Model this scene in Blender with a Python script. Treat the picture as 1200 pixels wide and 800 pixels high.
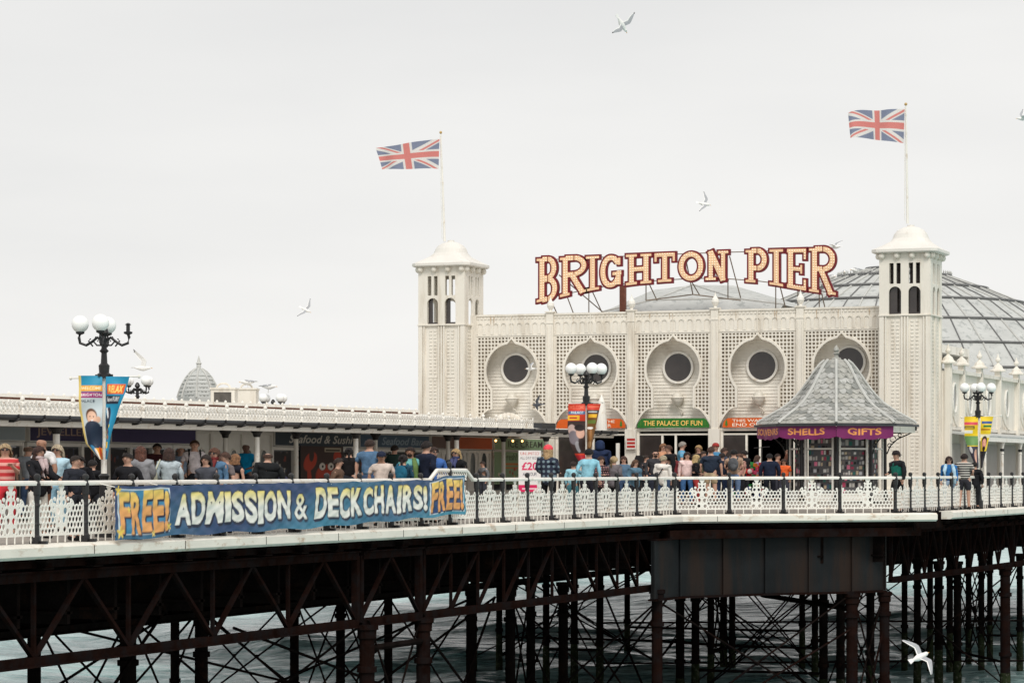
import bpy, math, random
import numpy as np
from mathutils import Vector, Matrix, geometry
random.seed(7)
# ------------------------------------------------------------------ camera, sky, sun, exposure
TH = math.radians(21.5); CT, ST = math.cos(TH), math.sin(TH)
FPX, HOR, CZ = 3200.0, 551.0, 1.22        # focal length in photo pixels, horizon row, eye height above the deck edge
scn = bpy.context.scene
for o in list(bpy.data.objects): bpy.data.objects.remove(o)
cam = bpy.data.cameras.new('camera'); camo = bpy.data.objects.new('camera', cam)
scn.collection.objects.link(camo); scn.camera = camo
camo.location = (0, 0, CZ); camo.rotation_euler = (math.pi/2, 0, TH)
cam.sensor_width = 36; cam.lens = 36*FPX/1200; cam.shift_y = (HOR-400)/1200
cam.clip_start = 0.5; cam.clip_end = 6000
scn.view_settings.view_transform = 'Standard'; scn.view_settings.look = 'None'
scn.view_settings.gamma = 1; scn.view_settings.use_curve_mapping = False
scn.view_settings.exposure = 0.0
W = bpy.data.worlds.new('World'); scn.world = W; W.use_nodes = True
nt = W.node_tree; nt.nodes.clear()
wo = nt.nodes.new('ShaderNodeOutputWorld'); bg = nt.nodes.new('ShaderNodeBackground')
sky = nt.nodes.new('ShaderNodeTexSky'); sky.sky_type = 'NISHITA'; sky.sun_disc = False
SUN_EL, SUN_AZ = math.radians(48), math.radians(150)   # azimuth clockwise from +Y: sun stands behind the camera on the right
sky.sun_elevation = SUN_EL; sky.sun_rotation = SUN_AZ; sky.air_density = 1.0; sky.dust_density = 3.0
tc = nt.nodes.new('ShaderNodeTexCoord'); mp = nt.nodes.new('ShaderNodeMapping'); mp.inputs['Scale'].default_value = (1.6, 1.6, 7)
nz = nt.nodes.new('ShaderNodeTexNoise'); nz.inputs['Scale'].default_value = 1.4; nz.inputs['Detail'].default_value = 5
cr = nt.nodes.new('ShaderNodeValToRGB')
cr.color_ramp.elements[0].position = .34; cr.color_ramp.elements[0].color = (.81, .806, .797, 1)
cr.color_ramp.elements[1].position = .66; cr.color_ramp.elements[1].color = (.93, .919, .897, 1)
sc_ = nt.nodes.new('ShaderNodeVectorMath'); sc_.operation = 'SCALE'; sc_.inputs['Scale'].default_value = 10.2
mx = nt.nodes.new('ShaderNodeMix'); mx.data_type = 'RGBA'; mx.inputs[0].default_value = .94
L = nt.links.new
L(tc.outputs['Generated'], mp.inputs['Vector']); L(mp.outputs[0], nz.inputs['Vector']); L(nz.outputs['Fac'], cr.inputs[0])
sx_ = nt.nodes.new('ShaderNodeSeparateXYZ'); mr_ = nt.nodes.new('ShaderNodeMapRange'); mr_.inputs[1].default_value = 0; mr_.inputs[2].default_value = .17; mr_.inputs[3].default_value = 10.9; mr_.inputs[4].default_value = 10.0
L(tc.outputs['Generated'], sx_.inputs[0]); L(sx_.outputs[2], mr_.inputs[0]); L(mr_.outputs[0], sc_.inputs['Scale'])
L(cr.outputs[0], sc_.inputs[0]); L(sky.outputs[0], mx.inputs[6]); L(sc_.outputs[0], mx.inputs[7])
L(mx.outputs[2], bg.inputs[0]); bg.inputs[1].default_value = .1; L(bg.outputs[0], wo.inputs[0])
sl = bpy.data.lights.new('sun', 'SUN'); sl.energy = 2.0; sl.angle = math.radians(22); sl.color = (1, .96, .9)
so = bpy.data.objects.new('sun', sl); scn.collection.objects.link(so)
sd = Vector((math.sin(SUN_AZ)*math.cos(SUN_EL), math.cos(SUN_AZ)*math.cos(SUN_EL), math.sin(SUN_EL)))
so.rotation_euler = sd.to_track_quat('Z', 'Y').to_euler(); so.location = sd*200

# ------------------------------------------------------------------ where things stand (x = across the pier, y = out to sea)
def RU(px): return (px-600)/FPX*CT-ST
def RV(px): return (px-600)/FPX*ST+CT
def on_v(px, py, v): Z = v/RV(px); return Vector((RU(px)*Z, v, CZ+(HOR-py)*Z/FPX))
def on_u(px, py, u): Z = u/RU(px); return Vector((u, RV(px)*Z, CZ+(HOR-py)*Z/FPX))
def at_z(px, py, Z): return Vector((RU(px)*Z, RV(px)*Z, CZ+(HOR-py)*Z/FPX))
def vat(px, u): return u/RU(px)*RV(px)
def uat(px, v): return v/RV(px)*RU(px)

# ------------------------------------------------------------------ materials
MATS = {}
def srgb(c):
    return tuple(((x/255)/12.92 if x/255 <= .04045 else ((x/255+.055)/1.055)**2.4) for x in c)
def mat(name, col, rough=.6, var=.12, scale=6.0, bump=.0, bscale=40., metal=0., dirt=None, dscale=1.5, dlo=.55, dhi=.75, stretch=None, emit=0, spec=.4):
    if name in MATS: return MATS[name]
    m = bpy.data.materials.new(name); m.use_nodes = True; t = m.node_tree; b = t.nodes['Principled BSDF']
    b.inputs['Roughness'].default_value = rough; b.inputs['Metallic'].default_value = metal
    b.inputs['Specular IOR Level'].default_value = spec
    tc = t.nodes.new('ShaderNodeTexCoord'); n = t.nodes.new('ShaderNodeTexNoise')
    n.inputs['Scale'].default_value = scale; n.inputs['Detail'].default_value = 6
    g = t.nodes.new('ShaderNodeNewGeometry')
    src = g.outputs['Position']
    if stretch:
        mpn = t.nodes.new('ShaderNodeMapping'); mpn.inputs['Scale'].default_value = stretch
        t.links.new(src, mpn.inputs['Vector']); s2 = mpn.outputs[0]
    else: s2 = src
    t.links.new(src, n.inputs['Vector'])
    r = t.nodes.new('ShaderNodeValToRGB')
    r.color_ramp.elements[0].position = .3; r.color_ramp.elements[1].position = .7
    r.color_ramp.elements[0].color = tuple(c*(1-var) for c in col)+(1,); r.color_ramp.elements[1].color = tuple(min(1, c*(1+var)) for c in col)+(1,)
    t.links.new(n.outputs['Fac'], r.inputs[0]); out = r.outputs[0]
    if dirt:
        n2 = t.nodes.new('ShaderNodeTexNoise'); n2.inputs['Scale'].default_value = dscale; n2.inputs['Detail'].default_value = 8; n2.inputs['Roughness'].default_value = .65
        t.links.new(s2, n2.inputs['Vector'])
        r2 = t.nodes.new('ShaderNodeValToRGB'); r2.color_ramp.elements[0].position = dlo; r2.color_ramp.elements[1].position = dhi
        r2.color_ramp.elements[0].color = (0, 0, 0, 1); r2.color_ramp.elements[1].color = (1, 1, 1, 1)
        t.links.new(n2.outputs['Fac'], r2.inputs[0])
        mm = t.nodes.new('ShaderNodeMix'); mm.data_type = 'RGBA'; mm.inputs[7].default_value = tuple(dirt)+(1,)
        t.links.new(r2.outputs[0], mm.inputs[0]); t.links.new(out, mm.inputs[6]); out = mm.outputs[2]
    t.links.new(out, b.inputs['Base Color'])
    if bump:
        n3 = t.nodes.new('ShaderNodeTexNoise'); n3.inputs['Scale'].default_value = bscale; n3.inputs['Detail'].default_value = 4
        t.links.new(src, n3.inputs['Vector'])
        bp = t.nodes.new('ShaderNodeBump'); bp.inputs['Strength'].default_value = bump; bp.inputs['Distance'].default_value = .02
        t.links.new(n3.outputs['Fac'], bp.inputs['Height']); t.links.new(bp.outputs[0], b.inputs['Normal'])
    if emit:
        b.inputs['Emission Color'].default_value = tuple(col)+(1,); b.inputs['Emission Strength'].default_value = emit
    MATS[name] = m; return m
cream = mat('cream_paint', (.79, .745, .665), .55, .05, .8, dirt=(.47, .39, .29), dscale=1.3, dlo=.50, dhi=.88, stretch=(2.5, 2.5, .35), bump=.15)
cream_b = mat('clapboard_paint', (.86, .82, .74), .6, .05, .8, dirt=(.46, .40, .32), dscale=1.4, dlo=.5, dhi=.85, bump=.15)
white = mat('white_paint', (.82, .79, .73), .45, .04, 3, dirt=(.50, .38, .26), dscale=3.5, dlo=.56, dhi=.78, bump=.1)
fascia_m = mat('deck_edge_paint', (.78, .74, .66), .5, .05, 2, dirt=(.42, .26, .14), dscale=2.4, dlo=.54, dhi=.74, stretch=(1, 1, 2), bump=.3)
black = mat('black_paint', (.018, .017, .018), .38, .2, 5, bump=.1)
gutter_m = mat('gutter_iron', (.035, .037, .042), .45, .2, 4, bump=.2)
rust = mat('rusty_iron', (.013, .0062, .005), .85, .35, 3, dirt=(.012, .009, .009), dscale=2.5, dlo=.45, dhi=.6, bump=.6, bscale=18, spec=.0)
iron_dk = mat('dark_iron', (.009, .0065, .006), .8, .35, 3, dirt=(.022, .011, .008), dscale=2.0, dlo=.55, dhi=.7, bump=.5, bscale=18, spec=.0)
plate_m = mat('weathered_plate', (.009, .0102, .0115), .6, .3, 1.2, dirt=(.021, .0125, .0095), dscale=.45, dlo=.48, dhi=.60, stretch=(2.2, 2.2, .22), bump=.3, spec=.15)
timber = mat('deck_timber', (.30, .27, .235), .8, .25, 3, dirt=(.08, .06, .05), dscale=3, bump=.4)
lead = mat('lead_sheet', (.50, .51, .495), .9, .08, 1.2, dirt=(.36, .375, .365), dscale=3.0, dlo=.53, dhi=.62, bump=.2, spec=.1)
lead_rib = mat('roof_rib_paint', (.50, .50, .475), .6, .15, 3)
lead_dark = mat('roof_rib_dark', (.15, .15, .15), .6, .2, 3)  # dark grey for every second rib and the rings
slate = mat('kiosk_tiles', (.37, .365, .335), .65, .2, 7, dirt=(.16, .165, .15), dscale=5, dlo=.5, dhi=.7, bump=.3)
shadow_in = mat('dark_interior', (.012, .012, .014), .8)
lamp_glass = mat('lamp_glass', (.66, .62, .54), .35, .03, 3)
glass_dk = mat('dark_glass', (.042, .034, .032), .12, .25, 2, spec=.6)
glass_lt = mat('shop_glass', (.10, .115, .12), .08, .3, 2, spec=.8)
globe_m = mat('opal_globe', (.93, .93, .91), .25, .02, 3)
gold = mat('gilt_ball', (.5, .33, .12), .4, .1, 5)
brickred = mat('rusty_post', (.20, .075, .05), .8, .2, 4)
skin_a = mat('skin_fair', (.50, .29, .21), .55, .06, 8)
skin_b = mat('skin_brown', (.10, .05, .033), .5, .06, 8)
skin_c = mat('skin_tan', (.36, .19, .125), .55, .06, 8)
orange_m = mat('sign_orange', (.62, .15, .03), .5, .05, 4)
def cloth(c, key=None):
    k = 'cloth_%d_%d_%d' % tuple(c)
    return mat(k, srgb(c), .85, .28, 7, bump=.9, bscale=14, spec=.2)
def vcol_mat(name, rough=.6, trans=0.0, spec=.3):
    m = bpy.data.materials.new(name); m.use_nodes = True; t = m.node_tree; b = t.nodes['Principled BSDF']
    a = t.nodes.new('ShaderNodeAttribute'); a.attribute_name = 'Print'
    b.inputs['Roughness'].default_value = rough; b.inputs['Specular IOR Level'].default_value = spec
    t.links.new(a.outputs['Color'], b.inputs['Base Color'])
    if trans:
        tr = t.nodes.new('ShaderNodeBsdfTranslucent'); t.links.new(a.outputs['Color'], tr.inputs[0])
        ms = t.nodes.new('ShaderNodeMixShader'); ms.inputs[0].default_value = trans
        t.links.new(b.outputs[0], ms.inputs[1]); t.links.new(tr.outputs[0], ms.inputs[2])
        t.links.new(ms.outputs[0], t.nodes['Material Output'].inputs[0])
    MATS[name] = m; return m
print_vinyl = vcol_mat('printed_vinyl', .45); print_board = vcol_mat('printed_board', .6); print_cloth = vcol_mat('printed_cloth', .8, .35)

# ------------------------------------------------------------------ mesh builder
class MB:
    def __init__(s): s.v = []; s.f = []; s.mi = []; s.k = 0
    def add(s, vs, fs):
        n = len(s.v); s.v += [tuple(p) for p in vs]; s.f += [tuple(i+n for i in f) for f in fs]; s.mi += [s.k]*len(fs); return s
    def box(s, x0, x1, y0, y1, z0, z1):
        return s.add([(x0,y0,z0),(x1,y0,z0),(x1,y1,z0),(x0,y1,z0),(x0,y0,z1),(x1,y0,z1),(x1,y1,z1),(x0,y1,z1)],
                     [(0,3,2,1),(4,5,6,7),(0,1,5,4),(1,2,6,5),(2,3,7,6),(3,0,4,7)])
    def bar(s, p, q, w, h, up=(0,0,1)):
        p, q = Vector(p), Vector(q); d = (q-p).normalized(); r = d.cross(Vector(up))
        if r.length < 1e-4: r = d.cross(Vector((1,0,0)))
        r.normalize(); u = r.cross(d); vs = []
        for c in (p, q):
            for a, b in ((-1,-1),(1,-1),(1,1),(-1,1)): vs.append(c+r*a*w/2+u*b*h/2)
        return s.add(vs, [(0,3,2,1),(4,5,6,7),(0,1,5,4),(1,2,6,5),(2,3,7,6),(3,0,4,7)])
    def tube(s, pts, rad, n=8, caps=True):
        pts = [Vector(p) for p in pts]; m = len(pts)
        if not hasattr(rad, '__len__'): rad = [rad]*m
        vs, fs = [], []; ref = Vector((0,0,1))
        for i, p in enumerate(pts):
            d = (pts[min(i+1,m-1)]-pts[max(i-1,0)]).normalized()
            r = d.cross(ref)
            if r.length < .05: r = d.cross(Vector((1,0,0)))
            r.normalize(); u = r.cross(d)
            for k in range(n):
                a = 2*math.pi*k/n; vs.append(p+(r*math.cos(a)+u*math.sin(a))*rad[i])
        for i in range(m-1):
            for k in range(n): fs.append((i*n+k, i*n+(k+1)%n, (i+1)*n+(k+1)%n, (i+1)*n+k))
        if caps: fs.append(tuple(range(n-1,-1,-1))); fs.append(tuple((m-1)*n+k for k in range(n)))
        return s.add(vs, fs)
    def lathe(s, prof, c=(0,0,0), n=12, rot=0., sx=1., sy=1.):
        vs, fs = [], []
        for r, z in prof:
            for k in range(n):
                a = 2*math.pi*k/n+rot; vs.append((c[0]+r*math.cos(a)*sx, c[1]+r*math.sin(a)*sy, c[2]+z))
        m = len(prof)
        for i in range(m-1):
            for k in range(n): fs.append((i*n+k, i*n+(k+1)%n, (i+1)*n+(k+1)%n, (i+1)*n+k))
        fs.append(tuple(range(n-1,-1,-1))); fs.append(tuple((m-1)*n+k for k in range(n)))
        return s.add(vs, fs)
    def ball(s, c, r, n=12, m=8, sx=1, sy=1, sz=1):
        pr = [(max(1e-4, r*math.sin(math.pi*i/m)), -r*sz*math.cos(math.pi*i/m)) for i in range(m+1)]
        return s.lathe(pr, c, n, 0, sx, sy)
    def poly(s, pts): return s.add(pts, [tuple(range(len(pts)))])
    def prism(s, pts, ext):
        n = len(pts); e = Vector(ext); vs = [Vector(p) for p in pts]; vs += [p+e for p in vs]
        return s.add(vs, [tuple(range(n)), tuple(range(2*n-1, n-1, -1))]+[(i,(i+1)%n,(i+1)%n+n,i+n)[::-1] for i in range(n)])
    def sweep(s, path, sec, closed=True):
        P = [Vector(p) for p in path]; m = len(P); n = len(sec); vs, fs = [], []
        for i, p in enumerate(P):
            def nr(a, b): d = (b-a); d.z = 0; d.normalize(); return Vector((d.y, -d.x, 0))
            if i == 0: nn = nr(P[0], P[1]); k = 1
            elif i == m-1: nn = nr(P[-2], P[-1]); k = 1
            else:
                a = nr(P[i-1], p); b = nr(p, P[i+1]); nn = (a+b).normalized(); k = 1/max(.4, nn.dot(a))
            for o, z in sec: vs.append(p+nn*o*k+Vector((0,0,z)))
        for i in range(m-1):
            for k in range(n if closed else n-1): fs.append((i*n+k, (i+1)*n+k, (i+1)*n+(k+1)%n, i*n+(k+1)%n))
        if closed: fs.append(tuple(range(n))); fs.append(tuple((m-1)*n+k for k in range(n-1,-1,-1)))
        return s.add(vs, fs)
    def plate(s, field, xs, zs, fn, thick):
        """solid plate cut from a scalar field (inside > 0); fn(x, z, depth) gives the 3D point"""
        F = np.pad(field, 1, constant_values=-1.0)
        dx, dz = xs[1]-xs[0], zs[1]-zs[0]
        X = np.concatenate([[xs[0]-dx*1e-3], xs, [xs[-1]+dx*1e-3]]); Zz = np.concatenate([[zs[0]-dz*1e-3], zs, [zs[-1]+dz*1e-3]])
        H_, W_ = F.shape; vs, fs = [], []
        def emit(poly):
            n = len(vs)
            for x, z in poly: vs.append(fn(x, z, 0))
            k = len(poly); fs.append(tuple(range(n, n+k)))
            for x, z in poly: vs.append(fn(x, z, thick))
            fs.append(tuple(range(n+2*k-1, n+k-1, -1)))
        def side(a, b):
            n = len(vs); vs.extend([fn(*a, 0), fn(*b, 0), fn(*b, thick), fn(*a, thick)]); fs.append((n+3, n+2, n+1, n))
        P = F > 0
        for j in range(H_-1):
            i = 0
            while i < W_-1:
                q = (P[j,i], P[j,i+1], P[j+1,i+1], P[j+1,i])
                if all(q):
                    i0 = i
                    while i < W_-1 and P[j,i] and P[j,i+1] and P[j+1,i+1] and P[j+1,i]: i += 1
                    emit([(X[i0],Zz[j]),(X[i],Zz[j]),(X[i],Zz[j+1]),(X[i0],Zz[j+1])]); continue
                if any(q):
                    cs = [(X[i],Zz[j]),(X[i+1],Zz[j]),(X[i+1],Zz[j+1]),(X[i],Zz[j+1])]
                    vl = [F[j,i],F[j,i+1],F[j+1,i+1],F[j+1,i]]; poly = []; leave = None; sides = []; first = None
                    for k in range(4):
                        k2 = (k+1) % 4
                        if vl[k] > 0: poly.append(cs[k])
                        if (vl[k] > 0) != (vl[k2] > 0):
                            t = vl[k]/(vl[k]-vl[k2]); p = (cs[k][0]+(cs[k2][0]-cs[k][0])*t, cs[k][1]+(cs[k2][1]-cs[k][1])*t)
                            poly.append(p)
                            if vl[k] > 0: leave = p
                            else:
                                if leave is not None: sides.append((leave, p)); leave = None
                                else: first = p
                    if leave is not None and first is not None: sides.append((leave, first))
                    if len(poly) > 2: emit(poly)
                    for a, b in sides: side(a, b)
                i += 1
        return s.add(vs, fs)
    def build(s, name, m, parent=None, smooth=False, local=False):
        me = bpy.data.meshes.new(name)
        off = Vector((0,0,0))
        if parent is not None and not local:
            p = parent
            while p is not None: off += p.location; p = p.parent
        vv = s.v if off.length < 1e-9 else [(a-off.x, b-off.y, c-off.z) for a, b, c in s.v]
        me.from_pydata(vv, [], s.f)
        ms = m if isinstance(m, (list, tuple)) else [m]
        for x in ms: me.materials.append(x)
        if len(ms) > 1: me.polygons.foreach_set('material_index', s.mi)
        if smooth: me.polygons.foreach_set('use_smooth', [True]*len(me.polygons))
        me.update(); o = bpy.data.objects.new(name, me); scn.collection.objects.link(o); o.parent = parent
        return o
def tag(o, label=None, cat=None, group=None, kind=None):
    if label: o['label'] = label
    if cat: o['category'] = cat
    if group: o['group'] = group
    if kind: o['kind'] = kind
    return o
def thing(name, label, cat, loc=(0,0,0), rz=0, group=None):
    o = bpy.data.objects.new(name, None); scn.collection.objects.link(o); o.location = loc; o.rotation_euler = (0,0,rz)
    o.empty_display_size = .3
    return tag(o, label, cat, group)
def kids(o): return [c for c in scn.collection.objects if c.parent == o]
KIDS = {}
def dup(root, loc, rz=None, label=None, group=None):
    r = root.copy(); scn.collection.objects.link(r); r.location = loc
    if rz is not None: r.rotation_euler = (0,0,rz)
    if label: r['label'] = label
    if group: r['group'] = group
    def rec(a, b):
        for ch in a.children:
            c = ch.copy(); scn.collection.objects.link(c); c.parent = b; rec(ch, c)
    rec(root, r); return r

# ------------------------------------------------------------------ printing on surfaces
def text_tris(s, bold=0.0, shear=0.0, space=1.0):
    cu = bpy.data.curves.new('t', 'FONT'); cu.body = s; cu.offset = bold; cu.shear = shear; cu.space_character = space; cu.resolution_u = 4
    o = bpy.data.objects.new('t', cu); scn.collection.objects.link(o)
    dg = bpy.context.evaluated_depsgraph_get(); ev = o.evaluated_get(dg); me = ev.to_mesh(); me.calc_loop_triangles()
    v = np.array([x.co[:2] for x in me.vertices]) if len(me.vertices) else np.zeros((0,2)); t = np.array([x.vertices[:] for x in me.loop_triangles])
    ev.to_mesh_clear(); bpy.data.objects.remove(o); bpy.data.curves.remove(cu)
    return v, t
def raster(v, t, Wp, Hp):
    """coverage of triangles given in pixel units, 2x supersampled"""
    S = 2; m = np.zeros((Hp*S, Wp*S), bool); v = v*S
    for a, b, c in v[t] if len(t) else []:
        x0, x1 = int(max(0, min(a[0],b[0],c[0]))), int(min(Wp*S-1, max(a[0],b[0],c[0])+1)); y0, y1 = int(max(0, min(a[1],b[1],c[1]))), int(min(Hp*S-1, max(a[1],b[1],c[1])+1))
        if x1 < x0 or y1 < y0: continue
        X, Y = np.meshgrid(np.arange(x0, x1+1)+.5, np.arange(y0, y1+1)+.5)
        d1 = (X-b[0])*(a[1]-b[1])-(a[0]-b[0])*(Y-b[1]); d2 = (X-c[0])*(b[1]-c[1])-(b[0]-c[0])*(Y-c[1]); d3 = (X-a[0])*(c[1]-a[1])-(c[0]-a[0])*(Y-a[1])
        m[y0:y1+1, x0:x1+1] |= ~(((d1 < 0)|(d2 < 0)|(d3 < 0)) & ((d1 > 0)|(d2 > 0)|(d3 > 0)))
    return m.reshape(Hp, S, Wp, S).mean((1, 3))
def dilate(m, r):
    o = m.copy()
    for dy in range(-r, r+1):
        for dx in range(-r, r+1):
            if dx*dx+dy*dy <= r*r+.5:
                o = np.maximum(o, np.roll(np.roll(m, dy, 0), dx, 1))
    return o
class Img:
    """picture with row 0 at the bottom; coordinates in metres of a w x h sheet"""
    def __init__(s, w, h, res, col):
        s.w, s.h, s.r = w, h, res; s.W, s.H = max(3, int(w*res)), max(3, int(h*res)); s.a = np.zeros((s.H, s.W, 3)); s.a[:] = srgb(col)
        s.X, s.Y = np.meshgrid((np.arange(s.W)+.5)/s.W*w, (np.arange(s.H)+.5)/s.H*h)
    def put(s, m, col): m = np.clip(m, 0, 1)[..., None]; c = np.array(srgb(col)) if not isinstance(col, np.ndarray) else col; s.a = s.a*(1-m)+c*m
    def rect(s, x0, x1, y0, y1, col): s.put(((s.X >= x0)&(s.X <= x1)&(s.Y >= y0)&(s.Y <= y1)).astype(float), col)
    def ell(s, cx, cy, rx, ry, col, rot=0):
        dx, dy = s.X-cx, s.Y-cy; c, q = math.cos(rot), math.sin(rot)
        s.put(np.clip((1-np.hypot((dx*c+dy*q)/rx, (-dx*q+dy*c)/ry))*8, 0, 1), col)
    def text(s, t, x0, x1, y0, y1, col, bold=.0, outline=None, ow=1, shear=0, rot=0., space=1.):
        v, tr = text_tris(t, bold, shear, space)
        if not len(v): return
        lo, hi = v.min(0), v.max(0); v = (v-lo)/np.maximum(hi-lo, 1e-6)
        p = np.stack([x0+v[:,0]*(x1-x0), y0+v[:,1]*(y1-y0)], 1)
        if rot: c = p.mean(0); q = p-c; p = c+np.stack([q[:,0]*math.cos(rot)-q[:,1]*math.sin(rot), q[:,0]*math.sin(rot)+q[:,1]*math.cos(rot)], 1)
        m = raster(p*[s.W/s.w, s.H/s.h], tr, s.W, s.H)
        if outline is not None: s.put(dilate(m, ow), outline)
        s.put(m, col)
def printed(img, fn, name, m, parent=None, local=False, back=False):
    """grid mesh carrying the picture as its own print; fn(a, b) with a, b in 0..1"""
    H_, W_ = img.a.shape[:2]
    off = Vector((0,0,0))
    if parent is not None and not local:
        p = parent
        while p is not None: off += p.location; p = p.parent
    vs = [];
    for j in range(H_):
        for i in range(W_): vs.append(Vector(fn(i/(W_-1), j/(H_-1)))-off)
    idx = np.arange(H_*W_).reshape(H_, W_)
    fs = np.stack([idx[:-1,:-1], idx[:-1,1:], idx[1:,1:], idx[1:,:-1]], -1).reshape(-1, 4)
    me = bpy.data.meshes.new(name); me.from_pydata(vs, [], fs.tolist()); me.materials.append(m)
    at = me.color_attributes.new('Print', 'FLOAT_COLOR', 'POINT')
    at.data.foreach_set('color', np.concatenate([img.a.reshape(-1, 3), np.ones((H_*W_, 1))], 1).ravel())
    me.update(); o = bpy.data.objects.new(name, me); scn.collection.objects.link(o); o.parent = parent
    return o
# ------------------------------------------------------------------ SETTING: sea, pier deck
WATER_Z = -6.5
RAILP = [(-24.05, 29.9), (-23.5, 71.9), (-21.1, 74.45), (-18.5, 77.0), (-17.8, 92.4), (-17.3, 118)]
def dist_rail(u, v):
    d = 1e9
    for a, b in zip(RAILP[:-1], RAILP[1:]):
        e = (b[0]-a[0], b[1]-a[1]); t = max(0, min(1, ((u-a[0])*e[0]+(v-a[1])*e[1])/(e[0]**2+e[1]**2)))
        d = min(d, math.hypot(u-a[0]-e[0]*t, v-a[1]-e[1]*t))
    return d
def deck_z(u, v):
    base = .05+.3*max(0, min(1, (v-40)/51)); return base*max(0, min(1, (dist_rail(u, v)-.15)/2.0))
def u_edge(v):
    for a, b in zip(RAILP[:-1], RAILP[1:]):
        if a[1] <= v <= b[1]: return a[0]+(b[0]-a[0])*(v-a[1])/(b[1]-a[1])
    return RAILP[-1][0] if v > 100 else RAILP[0][0]
def make_sea():
    m = bpy.data.materials.new('sea_water'); m.use_nodes = True; t = m.node_tree; b = t.nodes['Principled BSDF']
    g = t.nodes.new('ShaderNodeNewGeometry')
    b.inputs['Roughness'].default_value = .16; b.inputs['IOR'].default_value = 1.33
    n = t.nodes.new('ShaderNodeTexNoise'); n.inputs['Scale'].default_value = .7; n.inputs['Detail'].default_value = 10; n.inputs['Roughness'].default_value = .68
    m0 = t.nodes.new('ShaderNodeMapping'); m0.inputs['Scale'].default_value = (.45, 1.1, 1); m0.inputs['Rotation'].default_value = (0, 0, .35); t.links.new(g.outputs['Position'], m0.inputs['Vector']); t.links.new(m0.outputs[0], n.inputs['Vector'])
    r = t.nodes.new('ShaderNodeValToRGB'); r.color_ramp.elements[0].position = .38; r.color_ramp.elements[1].position = .66
    r.color_ramp.elements[0].color = (.15, .30, .295, 1); r.color_ramp.elements[1].color = (.50, .68, .665, 1)  # light and dark of the ripples put into the water colour
    t.links.new(n.outputs['Fac'], r.inputs[0])
    fo = t.nodes.new('ShaderNodeTexNoise'); fo.inputs['Scale'].default_value = 1.1; fo.inputs['Detail'].default_value = 12; fo.inputs['Roughness'].default_value = .75
    t.links.new(g.outputs['Position'], fo.inputs['Vector'])
    fr = t.nodes.new('ShaderNodeValToRGB'); fr.color_ramp.elements[0].position = .60; fr.color_ramp.elements[1].position = .74
    fr.color_ramp.elements[0].color = (0,0,0,1); fr.color_ramp.elements[1].color = (.8,.8,.8,1)
    t.links.new(fo.outputs['Fac'], fr.inputs[0])
    mm = t.nodes.new('ShaderNodeMix'); mm.data_type = 'RGBA'; mm.inputs[7].default_value = (.55, .62, .6, 1)
    t.links.new(fr.outputs[0], mm.inputs[0]); t.links.new(r.outputs[0], mm.inputs[6]); t.links.new(mm.outputs[2], b.inputs['Base Color'])
    mpn = t.nodes.new('ShaderNodeMapping'); mpn.inputs['Scale'].default_value = (.5, 1.0, 1); mpn.inputs['Rotation'].default_value = (0,0,.3)
    t.links.new(g.outputs['Position'], mpn.inputs['Vector'])
    prev = None
    for sc, dist, st in ((.28, .55, .8), (.9, .6, .9), (3.0, .16, .9)):
        w = t.nodes.new('ShaderNodeTexNoise'); w.inputs['Scale'].default_value = sc; w.inputs['Detail'].default_value = 5
        t.links.new(mpn.outputs[0], w.inputs['Vector'])
        bp = t.nodes.new('ShaderNodeBump'); bp.inputs['Distance'].default_value = dist; bp.inputs['Strength'].default_value = st
        t.links.new(w.outputs['Fac'], bp.inputs['Height'])
        if prev: t.links.new(prev.outputs[0], bp.inputs['Normal'])
        prev = bp
    t.links.new(prev.outputs[0], b.inputs['Normal'])
    # one sheet to the horizon, finely divided and rippled where the photo sees it
    rs = np.random.RandomState(3); ks = []
    for i in range(26):
        lam = 1.6*(1.22**(i*.6)); a = rs.uniform(-.9, .9)+1.2; ks.append((2*math.pi/lam*math.cos(a), 2*math.pi/lam*math.sin(a), rs.uniform(0, 6.28), .006*lam**.9))
    vs, fs = [], []
    us = np.concatenate([[-3000, -600, -160], np.arange(-95, 10.01, .5), [60, 600, 3000]]); ys = np.concatenate([[-300, 20, 60], np.arange(78, 190.01, .5), [230, 500, 1500, 5000]])
    for y in ys:
        for x in us:
            z = 0
            if -95 <= x <= 10 and 78 <= y <= 190:
                for kx, ky, ph, am in ks: z += am*math.sin(kx*x+ky*y+ph)
            vs.append((x, y, WATER_Z+z))
    n = len(us)
    for j in range(len(ys)-1):
        for i in range(n-1): fs.append((j*n+i, j*n+i+1, (j+1)*n+i+1, (j+1)*n+i))
    mb = MB(); mb.add(vs, fs); tag(mb.build('sea', m, smooth=True), kind='structure')
make_sea()

def build_deck():
    mb = MB(); vs, fs = [], []
    vl = sorted(set(list(np.arange(30, 118.1, 1.0))+list(np.arange(120, 171, 5))+[71.9, 74.45, 77.0, 92.4]))
    ncol = 26
    for v in vl:
        ue = u_edge(v)-.02; ul = -45 if v < 74 else (-50 if v < 98 else -64)  # far seaward end made wider to darken the water below
        for k in range(ncol+1):
            t = k/ncol; t = t**1.6; u = ue+(ul-ue)*t; vs.append((u, v, deck_z(u, v)+.002))
    n = ncol+1
    for j in range(len(vl)-1):
        for i in range(ncol): fs.append((j*n+i, (j+1)*n+i, (j+1)*n+i+1, j*n+i+1))
    mb.add(vs, fs); tag(mb.build('pier_deck', timber), kind='structure')
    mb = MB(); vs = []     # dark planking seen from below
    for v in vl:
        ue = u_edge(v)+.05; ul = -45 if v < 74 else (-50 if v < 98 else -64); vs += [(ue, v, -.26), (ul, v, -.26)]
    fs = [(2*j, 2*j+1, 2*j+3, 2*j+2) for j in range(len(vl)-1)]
    mb.add(vs, fs); tag(mb.build('deck_underside', iron_dk), kind='structure')
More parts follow.
